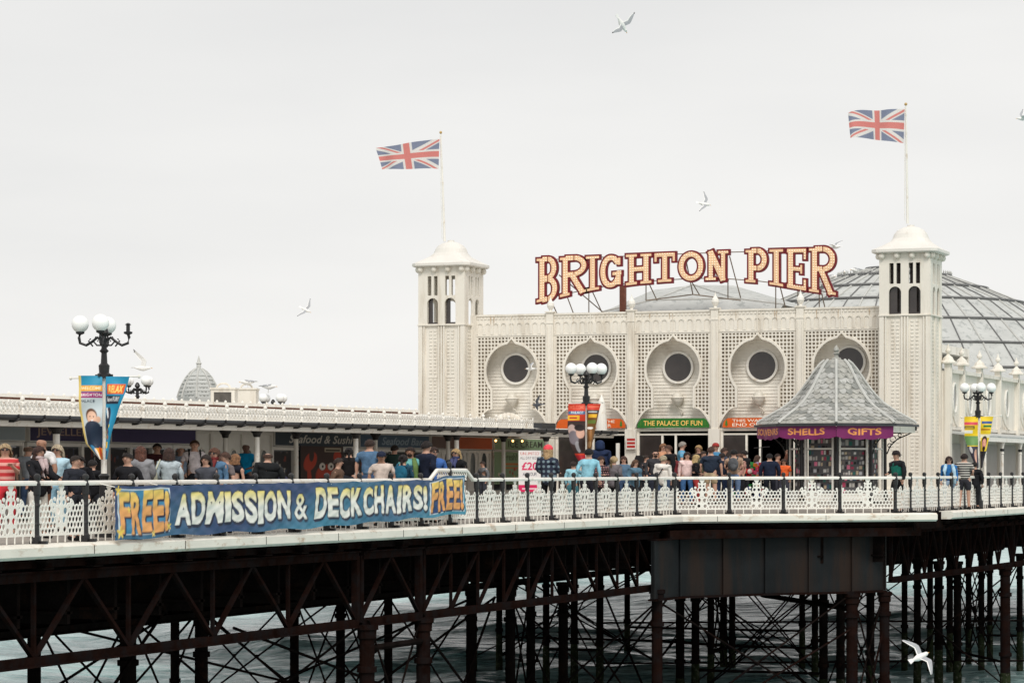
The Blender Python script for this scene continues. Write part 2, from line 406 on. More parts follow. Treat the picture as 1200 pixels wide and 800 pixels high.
build_deck()
# white deck edge beam, in two lengths with the gap the photo shows
sec = [(.22, -.24), (.30, -.19), (.30, -.05), (.24, .0), (-.12, .004), (-.12, -.24)]
def edge_beam(path, label):
    mb = MB(); mb.sweep([(a, b, 0) for a, b in path], sec); r = mb.build('edge_beam', fascia_m)
    tag(r, label, 'edge beam', 'white beams along the edge of the deck')
    # joints between the lengths of casting
    j = MB()
    for (a, b) in zip(path[:-1], path[1:]):
        Ln = math.hypot(b[0]-a[0], b[1]-a[1]); dx, dy = (b[0]-a[0])/Ln, (b[1]-a[1])/Ln; k = 1.2
        while k < Ln-.3:
            c = Vector((a[0]+dx*k, a[1]+dy*k, 0)); nrm = Vector((dy, -dx, 0))
            j.bar(c+nrm*.303+Vector((0,0,-.045)), c+nrm*.303+Vector((0,0,-.195)), .012, .006, up=nrm); k += 3.16
    j.build('joint', rust, r)
EX = (-17.62, 77.85)
edge_beam([RAILP[0], RAILP[1], RAILP[2], RAILP[3], EX], 'long cream edge beam under the railing, running from the left foreground round the kiosk corner')
edge_beam([(-18.05, 81.2), RAILP[4], RAILP[5]], 'shorter cream edge beam beside the domed hall, beyond the open joint')
mb = MB(); mb.box(-18.75, -18.1, 77.6, 81.4, -.5, -.02); mb.box(-18.4, -18.15, 78.4, 80.9, -.24, -.05); tag(mb.build('timber_block', iron_dk), 'exposed dark timber block filling the gap between the two edge beams', 'timber')
# ------------------------------------------------------------------ IRONWORK below the deck
def P3(p, z): return Vector((p[0], p[1], z))
def lerp2(a, b, t): return (a[0]+(b[0]-a[0])*t, a[1]+(b[1]-a[1])*t)
def girder(a, b, n, kind, label, m, zt=-.55, zb=-1.95, cw=.16, parts=True, group=None, dw=.085):
    """riveted lattice girder: chords, uprights and diagonals"""
    r = thing('lattice_girder', label, 'girder', P3(a, zb), group=group)
    tc = MB(); tc.bar(P3(a, zt), P3(b, zt), cw, .16); tc.bar(P3(a, zt+.085), P3(b, zt+.085), cw*1.6, .03); tc.build('top_chord', m, r)
    bc = MB(); bc.bar(P3(a, zb), P3(b, zb), cw, .15); bc.bar(P3(a, zb-.08), P3(b, zb-.08), cw*1.6, .03); bc.build('bottom_chord', m, r)
    for k in range(n+1):
        p = lerp2(a, b, k/n)
        u = MB(); u.bar(P3(p, zb+.07), P3(p, zt-.07), dw*.8, dw*.8)
        if k in (0, n): u.bar(P3(p, zb), P3(p, zt), dw*1.6, dw*1.6)
        u.build('upright', m, r)
        if k == n: break
        q = lerp2(a, b, (k+1)/n); md = lerp2(a, b, (k+.5)/n)
        if kind == 'warren':
            for s_, e_ in ((P3(p, zb+.05), P3(md, zt-.05)), (P3(md, zt-.05), P3(q, zb+.05))):
                d = MB(); d.bar(s_, e_, dw, dw*.8); d.build('diagonal', m, r)
        else:
            up = k < n/2
            d = MB(); d.bar(P3(p, zb+.05 if up else zt-.05), P3(q, zt-.05 if up else zb+.05), dw, dw*.8); d.build('diagonal', m, r)
    return r
def railx(v): return u_edge(v)
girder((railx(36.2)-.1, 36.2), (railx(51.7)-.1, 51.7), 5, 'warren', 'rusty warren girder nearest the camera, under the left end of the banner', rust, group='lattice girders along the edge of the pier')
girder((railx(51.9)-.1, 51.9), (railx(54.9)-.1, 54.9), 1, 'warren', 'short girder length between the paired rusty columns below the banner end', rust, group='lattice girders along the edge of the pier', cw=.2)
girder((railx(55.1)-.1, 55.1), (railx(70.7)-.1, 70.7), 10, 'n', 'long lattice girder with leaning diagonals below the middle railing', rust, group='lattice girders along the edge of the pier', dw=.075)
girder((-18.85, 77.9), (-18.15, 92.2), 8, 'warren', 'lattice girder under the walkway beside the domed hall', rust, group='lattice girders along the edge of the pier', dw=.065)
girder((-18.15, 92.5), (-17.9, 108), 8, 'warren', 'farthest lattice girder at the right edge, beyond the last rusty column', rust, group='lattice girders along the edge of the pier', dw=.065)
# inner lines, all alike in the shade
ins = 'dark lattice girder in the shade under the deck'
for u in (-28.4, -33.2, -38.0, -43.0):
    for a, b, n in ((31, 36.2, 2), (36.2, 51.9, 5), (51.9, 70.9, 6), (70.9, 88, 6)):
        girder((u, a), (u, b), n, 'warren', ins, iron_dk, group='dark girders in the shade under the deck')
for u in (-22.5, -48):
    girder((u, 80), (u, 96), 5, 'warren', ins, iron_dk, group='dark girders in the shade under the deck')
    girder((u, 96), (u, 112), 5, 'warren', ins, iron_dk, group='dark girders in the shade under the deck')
for u, a, b in ((-28.9, 31, 70), (-38.5, 31, 74), (-33.7, 71, 97)):
    mb = MB(); mb.box(u-.04, u+.04, a, b, -1.9, -.27); mb.box(u-.15, u+.15, a, b, -1.95, -1.9)
    tag(mb.build('plate_beam', iron_dk), 'solid dark plate beam running lengthwise in the shade under the deck', 'beam', 'solid beams in the shade under the deck')
# solid cross girders added to block light between the trusses, with edge brackets
rr = random.Random(5)
vv = 33.0
while vv < 165:
    mb = MB(); ur = railx(vv)-.05; ul = -44.9 if vv < 74 else (-49.9 if vv < 98 else -63.9)
    mb.box(ul, ur-.35, vv-.05, vv+.05, -1.42, -.27); mb.box(ul, ur-.35, vv-.13, vv+.13, -1.2-.05, -1.2)
    mb.prism([(ur-.35, vv-.04, -.27), (ur+.2, vv-.04, -.27), (ur+.2, vv-.04, -.36), (ur-.35, vv-.04, -.62)], (0, .08, 0)); mb.box(ur-.4, ur+.26, vv-.12, vv+.12, -.31, -.268)
    if vv < 55: mb.box(ur-.35, ur+.24, vv-.16, vv+.16, -.42, -.40)
    tag(mb.build('cross_girder', iron_dk), 'dark solid cross girder added beneath the planks to block the light beyond', 'girder', 'cross girders beneath the planks')
    vv += 1.58
# edge stringer right under the cream beam
mb = MB(); mb.sweep([(a, b, 0) for a, b in RAILP], [(-.1, -.40), (-.02, -.40), (-.02, -.262), (-.1, -.262)]); tag(mb.build('edge_stringer', rust), 'rusty stringer running directly below the cream edge beams', 'stringer')
mb = MB(); mb.sweep([(-23.4, 70.9, 0), (-21.1, 74.5, 0), (-18.6, 77.0, 0), (-18.1, 78.0, 0)], [(-.1, -.66), (.16, -.66), (.16, -.42), (-.1, -.42)])
tag(mb.build('brown_beam', rust), 'thick brown beam between the cream edge and the grey plate box under the kiosk', 'beam')
# plate box girder under the kiosk platform
CR = (-19.62, 76.35)
pb = thing('plate_girder', 'big grey and brown riveted plate girder box beneath the souvenir kiosk', 'girder', (CR[0], CR[1], -2.24))
mb = MB(); path = [(-23.40, 69.75), (-23.25, 71.6), (-21.6, 74.3), CR, (-18.98, 77.65)]
mb.sweep([(a, b, 0) for a, b in path], [(-.06, -2.24), (0, -2.24), (0, -.68), (-.06, -.68)]); mb.build('web_plate', plate_m, pb)
mb = MB()
mb.sweep([(a, b, 0) for a, b in path], [(-.15, -2.30), (.09, -2.30), (.09, -2.243), (-.15, -2.243)]); mb.sweep([(a, b, 0) for a, b in path], [(-.15, -.677), (.08, -.677), (.08, -.63), (-.15, -.63)])
mb.build('flange', rust, pb)
for a, b in zip(path[:-1], path[1:]):
    Ln = math.hypot(b[0]-a[0], b[1]-a[1]); k = int(Ln/1.1)
    nrm = Vector((b[1]-a[1], -(b[0]-a[0]), 0)).normalized()
    for i in range(k+1):
        p = lerp2(a, b, i/max(k, 1)); mb = MB(); mb.bar(P3(p, -2.24)+nrm*.03, P3(p, -.68)+nrm*.03, .05, .055, up=nrm); mb.build('stiffener', plate_m, pb)
# ------------------------------------------------------------------ columns
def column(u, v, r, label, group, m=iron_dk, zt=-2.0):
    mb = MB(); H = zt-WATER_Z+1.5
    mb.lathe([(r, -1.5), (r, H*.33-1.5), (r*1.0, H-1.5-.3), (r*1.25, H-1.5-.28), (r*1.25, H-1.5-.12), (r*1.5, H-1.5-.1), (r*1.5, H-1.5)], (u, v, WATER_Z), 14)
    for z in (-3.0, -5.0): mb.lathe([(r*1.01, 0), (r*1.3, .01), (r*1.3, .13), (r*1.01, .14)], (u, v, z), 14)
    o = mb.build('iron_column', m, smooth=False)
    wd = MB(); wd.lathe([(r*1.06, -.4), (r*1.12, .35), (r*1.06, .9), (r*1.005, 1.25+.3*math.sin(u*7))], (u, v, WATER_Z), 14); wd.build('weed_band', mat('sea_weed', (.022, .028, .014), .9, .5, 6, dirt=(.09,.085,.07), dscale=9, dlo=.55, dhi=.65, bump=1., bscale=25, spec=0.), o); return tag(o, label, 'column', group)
gcol = 'iron columns standing in the sea under the pier'
near = [(430, -23.75, .16, 'rusty column at the left of the close pair below the banner end'), (496, -23.72, .155, 'rusty column at the right of the close pair below the banner end'),
        (770, -23.45, .15, 'rusty column at the right end of the long middle girder'), (1178, -18.15, .17, 'rusty column farthest to the right, under the hall walkway')]
COLS = []
for px, u, r, lb in near: COLS.append((u, vat(px, u))); column(u, vat(px, u), r, lb, gcol, rust)
column(CR[0], CR[1]+.05, .17, 'red rusty column under the front corner of the grey plate box', gcol, rust, -2.3); COLS.append((CR[0], CR[1]+.05))
column(-19.0, 77.75, .15, 'dark red column just right of the plate box corner column', gcol, rust, -2.3); COLS.append((-19.0, 77.75))
dk = 'dark iron column standing in shadow under the pier'
inner = [(150, 51.9, .18), (236, 54.9, .15), (205, 70.9, .13), (345, 70.9, .13), (399, 70.9, .13), (455, 70.9, .12), (552, 70.9, .14), (598, 70.9, .14), (660, 73.9, .14), (622, 73.9, .13),
         (40, 51.9, .15), (703, 92, .13), (673, 92, .13), (640, 92, .12), (555, 98, .13), (585, 98, .12), (797, 84, .14), (815, 84, .13), (848, 96, .13), (858, 96, .12), (833, 92, .12), (965, 84, .14), (985, 84, .14), (955, 96, .12),
         (1075, 96, .13), (1100, 96, .15), (1113, 106, .13), (1122, 96, .14), (1060, 106, .12), (1090, 106, .12), (1135, 108, .12), (1150, 106, .12), (1160, 112, .12), (1195, 106, .12), (1020, 90, .14), (940, 106, .12), (770, 98, .12), (735, 106, .12)]
for px, v, r in inner:
    u = uat(px, v)
    if u < -49: continue
    column(u, v, r, dk, gcol); COLS.append((u, v))
# cross bracing rods between neighbouring columns
gb = 'tie rods crossing between the columns'; lbb = 'pair of dark tie rods crossing between shaded columns'
def xbrace(a, b, r=.03, z0=-1.9, z1=-6.0, m=iron_dk, label=lbb, group=gb):
    if a[1] > 69 or b[1] > 69: z0 = min(z0, -2.32)
    mb = MB(); p, q = Vector((a[0], a[1], 0)), Vector((b[0], b[1], 0)); o = (q-p).cross(Vector((0,0,1))).normalized()*.04
    mb.tube([p+o+Vector((0,0,z0)), q+o+Vector((0,0,z1))], r, 6); mb.tube([p-o+Vector((0,0,z1)), q-o+Vector((0,0,z0))], r, 6)
    mid = (p+q)/2+Vector((0,0,(z0+z1)/2)); mb.ball(mid, r*2.2, 8, 6)
    tag(mb.build('cross_brace', m), label, 'tie rods', group)
def tie(a, b, z=-5.2, r=.045, label='dark horizontal strut between shaded columns'):
    mb = MB(); mb.tube([(a[0], a[1], z), (b[0], b[1], z)], r, 8); tag(mb.build('strut', iron_dk), label, 'strut', 'horizontal struts between the columns')
done = set()
for i, a in enumerate(COLS):
    nb = sorted(((math.hypot(a[0]-b[0], a[1]-b[1]), j) for j, b in enumerate(COLS) if j != i))[:2]
    for d, j in nb:
        if d < 1.2 or d > 9.5 or (min(i,j), max(i,j)) in done: continue
        done.add((min(i,j), max(i,j))); xbrace(a, COLS[j], .028 if d < 8 else .033)
        if rr.random() < .25: tie(a, COLS[j])
xbrace((-23.7, 36.2), (-28.4, 51.9), .04, z0=-1.75); xbrace((-28.4, 36.2), (-28.4, 51.9), .03); xbrace((-23.7, 54.9), (-28.4, 70.9), .035)
xbrace((-28.4, 54.9), (-28.4, 70.9), .035); xbrace((-33.2, 54.9), (-29, 70.9), .035); xbrace((-23.45, 70.9), (-30, 84), .035)
tie(COLS[0], COLS[1], -2.5, .07, 'short pipe strut joining the close pair of rusty columns'); tie(COLS[0], COLS[1], -4.6, .04, 'lower thin strut joining the close pair of rusty columns')
tie((-24.5, 84), CR, -2.75, .08, 'long pipe strut running to the column under the plate box corner')
mb = MB(); mb.tube([(-19.6, 76.3, -3.3), (-23.4, 70.9, -6.2)], .03, 6); tag(mb.build('tie_rod', rust), 'single rusty rod sloping down left from the plate box column', 'tie rod')
mb = MB(); mb.tube([(-19.0, 77.75, -3.2), (-19.6, 76.5, -7.2)], .035, 6); tag(mb.build('tie_rod', rust), 'single rusty rod leaning between the two red columns under the plate box', 'tie rod')
for z in (-4.4, -5.9):
    for va in (97,):
        tie((-18.2, va+6), (-34, va-2), z, .035)

# ------------------------------------------------------------------ RAILING
def panel_field(Wd, res):
    xs = np.arange(0, Wd+1e-6, res); zs = np.arange(0, .99+1e-6, res); X, Z = np.meshgrid(xs, zs); cx = abs(X-Wd/2)
    seg = lambda x0, z0, x1, z1, t: t/2-np.hypot(X-(x0+(x1-x0)*np.clip(((X-x0)*(x1-x0)+(Z-z0)*(z1-z0))/((x1-x0)**2+(z1-z0)**2), 0, 1)), Z-(z0+(z1-z0)*np.clip(((X-x0)*(x1-x0)+(Z-z0)*(z1-z0))/((x1-x0)**2+(z1-z0)**2), 0, 1)))
    ring = lambda x, z, r, t: t/2-abs(np.hypot(cx-x, Z-z)-r)
    # honeycomb screen
    p = .108; row = np.floor((Z-.15)/(p*.87)); ox = np.where(row % 2 == 0, 0, p/2)
    hx = (X-Wd/2+ox+p*50) % p-p/2; hz = (Z-.15)-(row+.5)*p*.87; hole = .043-np.hypot(hx, hz)
    scr = np.minimum(np.minimum(Z-.14, .66+.02*np.cos(X*29)-Z), -hole)
    scr = np.where(cx < .17+.05*np.sin(Z*14), -1, scr)
    f = scr
    f = np.maximum(f, .014-abs(Z-.135))                       # bottom rail
    for x in np.linspace(.12, Wd-.12, 6): f = np.maximum(f, np.minimum(.011-abs(X-x), np.minimum(Z, .14-Z)))
    f = np.maximum(f, np.minimum(.012-abs(X-.0), Z-.12)); f = np.maximum(f, np.minimum(.02-abs(X-.02), np.minimum(Z-.1, .67-Z))); f = np.maximum(f, np.minimum(.02-abs(X-Wd+.02), np.minimum(Z-.1, .67-Z)))
    # centre ornament of scrolls, shoulders and spire
    for x, z, r in ((.10, .22, .065), (.085, .38, .07), (.12, .53, .075), (.235, .60, .055), (.07, .67, .06), (.33, .665, .035), (.0, .30, .05), (.0, .47, .055), (.0, .60, .05), (.055, .78, .045)):
        f = np.maximum(f, ring(x, z, r, .032))
    f = np.maximum(f, .036-np.hypot(cx-.21, Z-.73)); f = np.maximum(f, .03-np.hypot(cx-.1, Z-.845)); f = np.maximum(f, .028-np.hypot(cx-.31, Z-.71))
    f = np.maximum(f, np.minimum(.018-cx, np.minimum(Z-.12, .98-Z))); f = np.maximum(f, .045-np.hypot(cx, (Z-.88)*.7)); f = np.maximum(f, .03-np.hypot(cx-.05, Z-.93))
    f = np.maximum(f, np.minimum(.17+.05*np.sin(Z*14)+.014-cx, np.minimum(cx-(.17+.05*np.sin(Z*14)-.012), np.minimum(Z-.13, .62-Z))))
    f = np.maximum(f, .03-np.hypot((X-.05), Z-.69)); f = np.maximum(f, .03-np.hypot((X-Wd+.05), Z-.69))
    return f, xs, zs
pm = {}
def panel_mesh(Wd):
    k = round(Wd, 2)
    if k not in pm:
        f, xs, zs = panel_field(Wd, .0175); mb = MB(); mb.plate(f, xs, zs, lambda x, z, d: (x, d-.007, z+.01), .014)
        o = mb.build('fretwork_panel', white); pm[k] = o.data; bpy.data.objects.remove(o)
    return pm[k]
pmb = MB(); pmb.box(-.085, .085, -.085, .085, -.01, .05)
pmb.lathe([(.075, .05), (.075, .12), (.05, .15), (.045, .3), (.055, .33), (.045, .36), (.042, .6), (.058, .64), (.045, .68), (.05, .80), (.062, .82), (.062, 1.0), (.045, 1.02), (.045, 1.07), (.06, 1.09), (.06, 1.13), (.035, 1.16), (.01, 1.17)], (0,0,0), 10)
pmb.bar((0, 0, .03), (.0, -.2, .03), .07, .05)
o = pmb.build('post', black); post_me = o.data; bpy.data.objects.remove(o)
def railing(segs, label, raised=None, vlist=None):
    a0 = segs[0]; root = thing('railing', label, 'railing', (a0[0][0], a0[0][1], 0), group='cast iron railings along the deck edge')
    O = Vector((a0[0][0], a0[0][1], 0)); pts = []
    for a, b, n, skip in segs:
        ang = math.atan2(b[1]-a[1], b[0]-a[0])
        for k in range(n+1):
            p = lerp2(a, b, k/n)
            if k < n or (a, b, n, skip) == segs[-1]:
                c = bpy.data.objects.new('post', post_me); scn.collection.objects.link(c); c.parent = root; c.location = P3(p, 0)-O; c.rotation_euler = (rr.gauss(0, .006), rr.gauss(0, .01), ang)
                if raised and raised[0] <= p[1] <= raised[1]: c.scale = (1, 1, 1.22)
            if k < n:
                wd = math.hypot(b[0]-a[0], b[1]-a[1])/n-.11
                c = bpy.data.objects.new('fretwork_panel', panel_mesh(wd)); scn.collection.objects.link(c); c.parent = root
                q = lerp2(a, b, (k+.5)/n); c.location = P3(q, 0)-O-Vector((math.cos(ang)*wd/2, math.sin(ang)*wd/2, 0)); c.rotation_euler = (0, 0, ang)
    path = []
    for a, b, n, skip in segs:
        if not path: path.append((a[0], a[1], 1.005))
        if raised and a[1] < raised[0] < b[1]:
            for v_, z_ in ((raised[0]-.35, 1.005), (raised[0]+.05, 1.22), (raised[1]-.05, 1.22), (raised[1]+.35, 1.005)):
                path.append((a[0]+(b[0]-a[0])*(v_-a[1])/(b[1]-a[1]), v_, z_))
        path.append((b[0], b[1], 1.005))
    h = MB(); h.sweep(path, [(-.035, -.035), (.035, -.035), (.042, .0), (.035, .03), (0, .045), (-.035, .03), (-.042, 0)]); h.build('handrail', white, root)
    if raised:
        st = MB(); va, vb = raised; Wd = vb-va-.1
        xs = np.arange(0, Wd, .0175); zs = np.arange(0, .2, .0175); X, Z = np.meshgrid(xs, zs)
        f = np.maximum(.02-abs((X % .12)-.06+.03*np.sin(Z*40)), .018-abs(Z-.1)); f = np.maximum(f, .012-abs(Z-.01))
        st.plate(f, xs, zs, lambda x, z, d: (railx(va+.05+x)+d, va+.05+x, 1.0+z), .02); st.build('top_fretwork', white, root)
    return root
railing([(RAILP[0], RAILP[1], 27, 0)], 'white fretwork railing with black posts along the near side, behind the blue banner', raised=(55.6, 57.0+.35))
railing([(RAILP[1], RAILP[2], 2, 0), (RAILP[2], RAILP[3], 2, 0)], 'white honeycomb railing with wide panels in front of the souvenir kiosk')
railing([(RAILP[3], RAILP[4], 10, 0), (RAILP[4], RAILP[5], 16, 0)], 'white railing receding on the right beside the domed hall')
# ------------------------------------------------------------------ FRONT OF THE PALACE
FV = 91.0                                        # front plane of the facade
S0 = lambda y, v=FV, x=790: on_v(x, y, v).z
hall = thing('palace_facade', 'cream entrance front with five keyhole arches and lattice screens below the big sign', 'building', (-30, FV, 0))
pil = [uat(px, FV) for px in (553, 645, 740, 838, 938, 1032)]
pil[0] = -37.35; pil[5] = -22.28
ZT, ZPB, ZSC, ZB = S0(365), S0(390), S0(478), S0(501)   # parapet top, lattice top, scallop start, board bottom
zc, rc_ = S0(432), .98
def keyhole(X, Z, cx):
    dx = abs(X-cx)
    f = rc_-np.hypot(dx, Z-zc)                                                       # round head
    tip = np.minimum(zc+rc_+.16-Z-dx*1.1, np.minimum(.22-dx, Z-zc-.8)); f = np.maximum(f, tip)
    neck = np.minimum(.73+.28*np.clip((Z-(zc-.62))/.45, -.0, 1)*0-dx, np.minimum(zc-Z, Z-ZSC+.1)); f = np.maximum(f, neck)
    t = np.clip((ZSC-Z)/(ZSC-ZB), 0, 1); w = np.where(Z < ZSC, .78+.62*np.sqrt(np.clip(t, 0, 1)), 0)
    fl = np.where(Z < ZSC, np.minimum(w-dx, ZSC-Z+.001), -1); return np.maximum(f, fl)
BW = 3.05
bayc = []
for i in range(5):
    a, b = pil[i], pil[i+1]; cx = (a+b)/2; bayc.append(cx); wd = b-a-.26
    res = .0185; xs = np.arange(-wd/2, wd/2+1e-6, res); zs = np.arange(ZB-.02, ZPB+1e-6, res); X, Z = np.meshgrid(xs, zs)
    k = keyhole(X, Z, 0)
    P_ = .131; gx = abs(((X+P_*40) % P_)-P_/2); gz = abs(((Z-ZPB+P_*60) % P_)-P_/2)
    holes = np.minimum(.044-gx, .044-gz)
    edge = np.minimum(np.minimum(X+wd/2-.06, wd/2-.06-X), ZPB-.05-Z); midbar = abs(X)-.05
    holes = np.minimum(holes, np.minimum(edge, midbar)); holes = np.where(k > -.085, -1, holes)
    solid = np.minimum(-k, -holes)
    mb = MB(); mb.plate(solid, xs, zs, lambda x, z, d, cx=cx: (cx+x, FV+d, z), .05); sc = mb.build('lattice_screen', cream, hall)
    # raised moulding round the keyhole
    mo = np.minimum(-k, k+.075); mb = MB(); mb.plate(mo, xs, zs, lambda x, z, d, cx=cx: (cx+x, FV-.035+d, z), .034); mb.build('arch_moulding', cream, sc)
    # brown backing board added close behind the lattice to darken its holes
    mb = MB(); mb.plate(np.minimum(-k-.04, 1), xs, zs, lambda x, z, d, cx=cx: (cx+x, FV+.13+d, z), .02); mb.build('lattice_backing', mat('backing_boards', (.56,.49,.40), .85, .2, 2, dirt=(.30,.23,.17), dscale=1.2, dlo=.5, dhi=.7), sc)
    # recessed boarded wall with the round window
    mb = MB(); zz = ZB
    while zz < ZPB+.02:
        y0 = FV+.66; mb.add([(a+.02, y0, zz), (b-.02, y0, zz), (b-.02, y0+.022, zz+.118), (a+.02, y0+.022, zz+.118), (a+.02, y0+.022, zz), (b-.02, y0+.022, zz)], [(0,1,2,3), (0,4,5,1)]); zz += .118
    mb.box(a+.02, b-.02, FV+.69, FV+.74, ZB, ZT); mb.build('boarded_wall', cream_b, hall)
    wc = on_v((605, 699, 795, 893.5, 996)[i], (432, 431.5, 430.5, 428.5, 424)[i], FV+.64)
    fr = MB(); n = 32; R1, R0 = .57, .49
    vs = [];
    for k_ in range(n):
        t = 2*math.pi*k_/n; c, s_ = math.cos(t), math.sin(t)
        vs += [(wc.x+c*R1, FV+.64, wc.z+s_*R1), (wc.x+c*R1, FV+.57, wc.z+s_*R1), (wc.x+c*R0, FV+.57, wc.z+s_*R0), (wc.x+c*R0, FV+.64, wc.z+s_*R0)]
    fs = [tuple((k_*4+q, ((k_+1)%n)*4+q, ((k_+1)%n)*4+(q+1)%4, k_*4+(q+1)%4)) for k_ in range(n) for q in range(4)]
    fr.add(vs, fs); wn = fr.build('round_window', white, hall)
    pn = MB(); pn.add([(wc.x+math.cos(2*math.pi*q/32)*.5, FV+.61, wc.z+math.sin(2*math.pi*q/32)*.5) for q in range(32)]+[(wc.x, FV+.6, wc.z)], [((q+1)%32, q, 32) for q in range(32)]); pn.build('pane', glass_dk, wn)
    # arcaded parapet
    pw = b-a-.26; xs = np.arange(-pw/2, pw/2+1e-6, .02); zs = np.arange(ZPB, ZT+1e-6, .02); X, Z = np.meshgrid(xs, zs)
    na = 9; pch = pw/na; ax = abs(((X+pw/2) % pch)-pch/2); az = Z-ZPB-.36
    ah = np.where(az > 0, np.hypot(ax, az), ax); arch = .028-abs(ah-(pch/2-.03)); arch = np.where(Z < ZPB+.05, -1, arch)
    dent = np.minimum(.04-abs(((X+pw/2) % .14)-.07), .035-abs(Z-ZT+.10))
    mb = MB(); mb.box(a+.13, b-.13, FV+.0, FV+.12, ZPB, ZT); mb.plate(np.maximum(arch, dent), xs, zs, lambda x, z, d, cx=cx: (cx+x, FV-.026+d, z), .024)
    mb.box(a+.13, b-.13, FV-.04, FV+.1, ZT-.03, ZT+.035); mb.box(a+.13, b-.13, FV-.02, FV-.002, ZPB+.0, ZPB+.05); mb.box(cx-.02, cx+.02, FV-.03, FV-.002, ZPB+.05, ZT-.03); mb.build('parapet', cream, hall)
# pilasters with onion finials
for a_, b_ in ((-37.445, -37.21), (-22.41, -22.2)): mb = MB(); mb.box(a_, b_, FV-.03, FV+.14, .2, ZT+.03); mb.build('end_pilaster', cream, hall)
for i, u in enumerate(pil[1:5]):
    mb = MB(); mb.box(u-.13, u+.13, FV-.09, FV+.14, 0.2, ZT+.05); mb.box(u-.085, u-.07, FV-.115, FV-.091, .6, ZT-.4); mb.box(u+.07, u+.085, FV-.115, FV-.091, .6, ZT-.4)
    mb.box(u-.17, u+.17, FV-.13, FV+.16, ZT+.051, ZT+.10); mb.box(u-.15, u+.15, FV-.11, FV-.091, ZT-.33, ZT-.28); mb.box(u-.2, u+.2, FV-.14, FV+.12, 0.2, ZB-.05)
    pl = mb.build('pilaster', cream, hall)
    mb = MB(); mb.lathe([(.06, 0), (.05, .05), (.10, .12), (.135, .2), (.12, .29), (.05, .4), (.02, .48), (.004, .55)], (u, FV+.02, ZT+.10), 12); mb.build('finial', white, pl)
# lintel beam, jambs, door leaves and the dark halls behind
mb = MB(); mb.box(pil[0], pil[5], FV+.04, FV+.3, ZB-.12, ZB-.021); mb.build('lintel', cream, hall)
for i in range(5):
    a, b = pil[i], pil[i+1]; z0 = .3
    mb = MB(); mb.box(a+.135, a+.27, FV+.05, FV+.2, z0, ZB-.122); mb.box(b-.27, b-.135, FV+.05, FV+.2, z0, ZB-.122)
    mb.box(a+.27, b-.27, FV+.1, FV+.16, ZB-.26, ZB-.2)
    for q in (.36, .52): mb.box(a+(b-a)*q-.035, a+(b-a)*q+.035, FV+.1, FV+.17, z0, ZB-.261)
    dr = mb.build('door_frame', cream_b, hall)
    mb = MB(); mb.box(a+.27, a+(b-a)*.36-.035, FV+.12, FV+.14, z0, ZB-.262); mb.build('door_pane', glass_dk, dr)
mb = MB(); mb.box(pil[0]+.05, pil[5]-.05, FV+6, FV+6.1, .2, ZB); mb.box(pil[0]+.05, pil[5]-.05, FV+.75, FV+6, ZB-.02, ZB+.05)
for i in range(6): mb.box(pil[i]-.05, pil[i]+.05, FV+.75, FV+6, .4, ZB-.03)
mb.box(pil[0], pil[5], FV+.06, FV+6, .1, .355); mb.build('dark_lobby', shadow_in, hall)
# rust runs and patched panels on the front
stn = mat('rust_run', (.50, .38, .26), .8, .25, 9); q_ = random.Random(21)
mb = MB()
for i in range(5):
    for k in range(3):
        x = q_.uniform(pil[i]+.3, pil[i+1]-.3); w = q_.uniform(.008, .02); h_ = q_.uniform(.12, .34); z1 = ZT-.04-q_.uniform(0, .03)
        mb.add([(x-w, FV-.0305, z1), (x+w, FV-.0305, z1), (x+w*.3, FV-.0305, z1-h_), (x-w*.4, FV-.0305, z1-h_)], [(0, 3, 2, 1)])
mb.build('rust_runs', stn, hall)
# sign boards over the doors
def board(i, px0, px1, lines, bg_, fg, label, deco):
    a, b = uat(px0, FV-.05), uat(px1, FV-.05); w = b-a; z0, z1 = ZB-.0, S0(490, FV-.05); h = z1-z0
    xs = np.arange(0, w+1e-6, .012); zs = np.arange(0, h+1e-6, .012); X, Z = np.meshgrid(xs, zs); dx = w/2-abs(X-w/2)
    f = np.minimum(dx-.24*(1-np.sqrt(np.clip(1-(Z/h)**2, 0, 1))), np.minimum(Z+.001, h-Z+.001))
    mb = MB(); mb.plate(f, xs, zs, lambda x, z, d: (a+x, FV-.075+d, z0+z), .05)
    m = mat('board_%s' % deco, srgb(bg_), .45, .06, 4); r = mb.build('sign_board', m, None); tag(r, label, 'sign', 'sign boards over the hall doors')
    for (t, x0, x1, y0, y1) in lines:
        v, tr = text_tris(t, .012); lo, hi = v.min(0), v.max(0); v = (v-lo)/(hi-lo); p = [(a+w*(x0+(x1-x0)*q[0]), FV-.085, z0+h*(y0+(y1-y0)*q[1])) for q in v]
        mb = MB(); mb.add(p, [tuple(int(k) for k in q) for q in tr]); mb.build('lettering', mat('lettering_%d%d%d' % tuple(fg), srgb(fg), .5, .04), r)
    for sx in ((.055,) if deco == 'orange_left' else ((.94,) if deco == 'orange_right' else (.05, .95))):
        mb = MB(); mb.prism([(a+w*sx+px_*.05, FV-.087, z0+h*(.12+pz*.76)) for px_, pz in ((-.3,0),(.3,0),(.3,.15),(1,.2),(.6,.45),(.8,.5),(.3,.8),(0,1),(-.3,.8),(-.8,.5),(-.6,.45),(-1,.2),(-.3,.15))], (0, .01, 0)); mb.build('palm_motif', mat('motif_green', srgb((60,120,40)), .5), r)
board(2, 747, 831, [('THE PALACE OF FUN', .09, .91, .22, .76)], (38, 112, 38), (250, 205, 110), 'green THE PALACE OF FUN board over the middle doors', 'green')
board(3, 847, 930, [('THIS WAY TO THE', .14, .92, .56, .86), ('END OF PIER', .14, .75, .12, .44)], (214, 92, 22), (250, 235, 215), 'orange THIS WAY board over the doors beside the kiosk roof', 'orange_left')
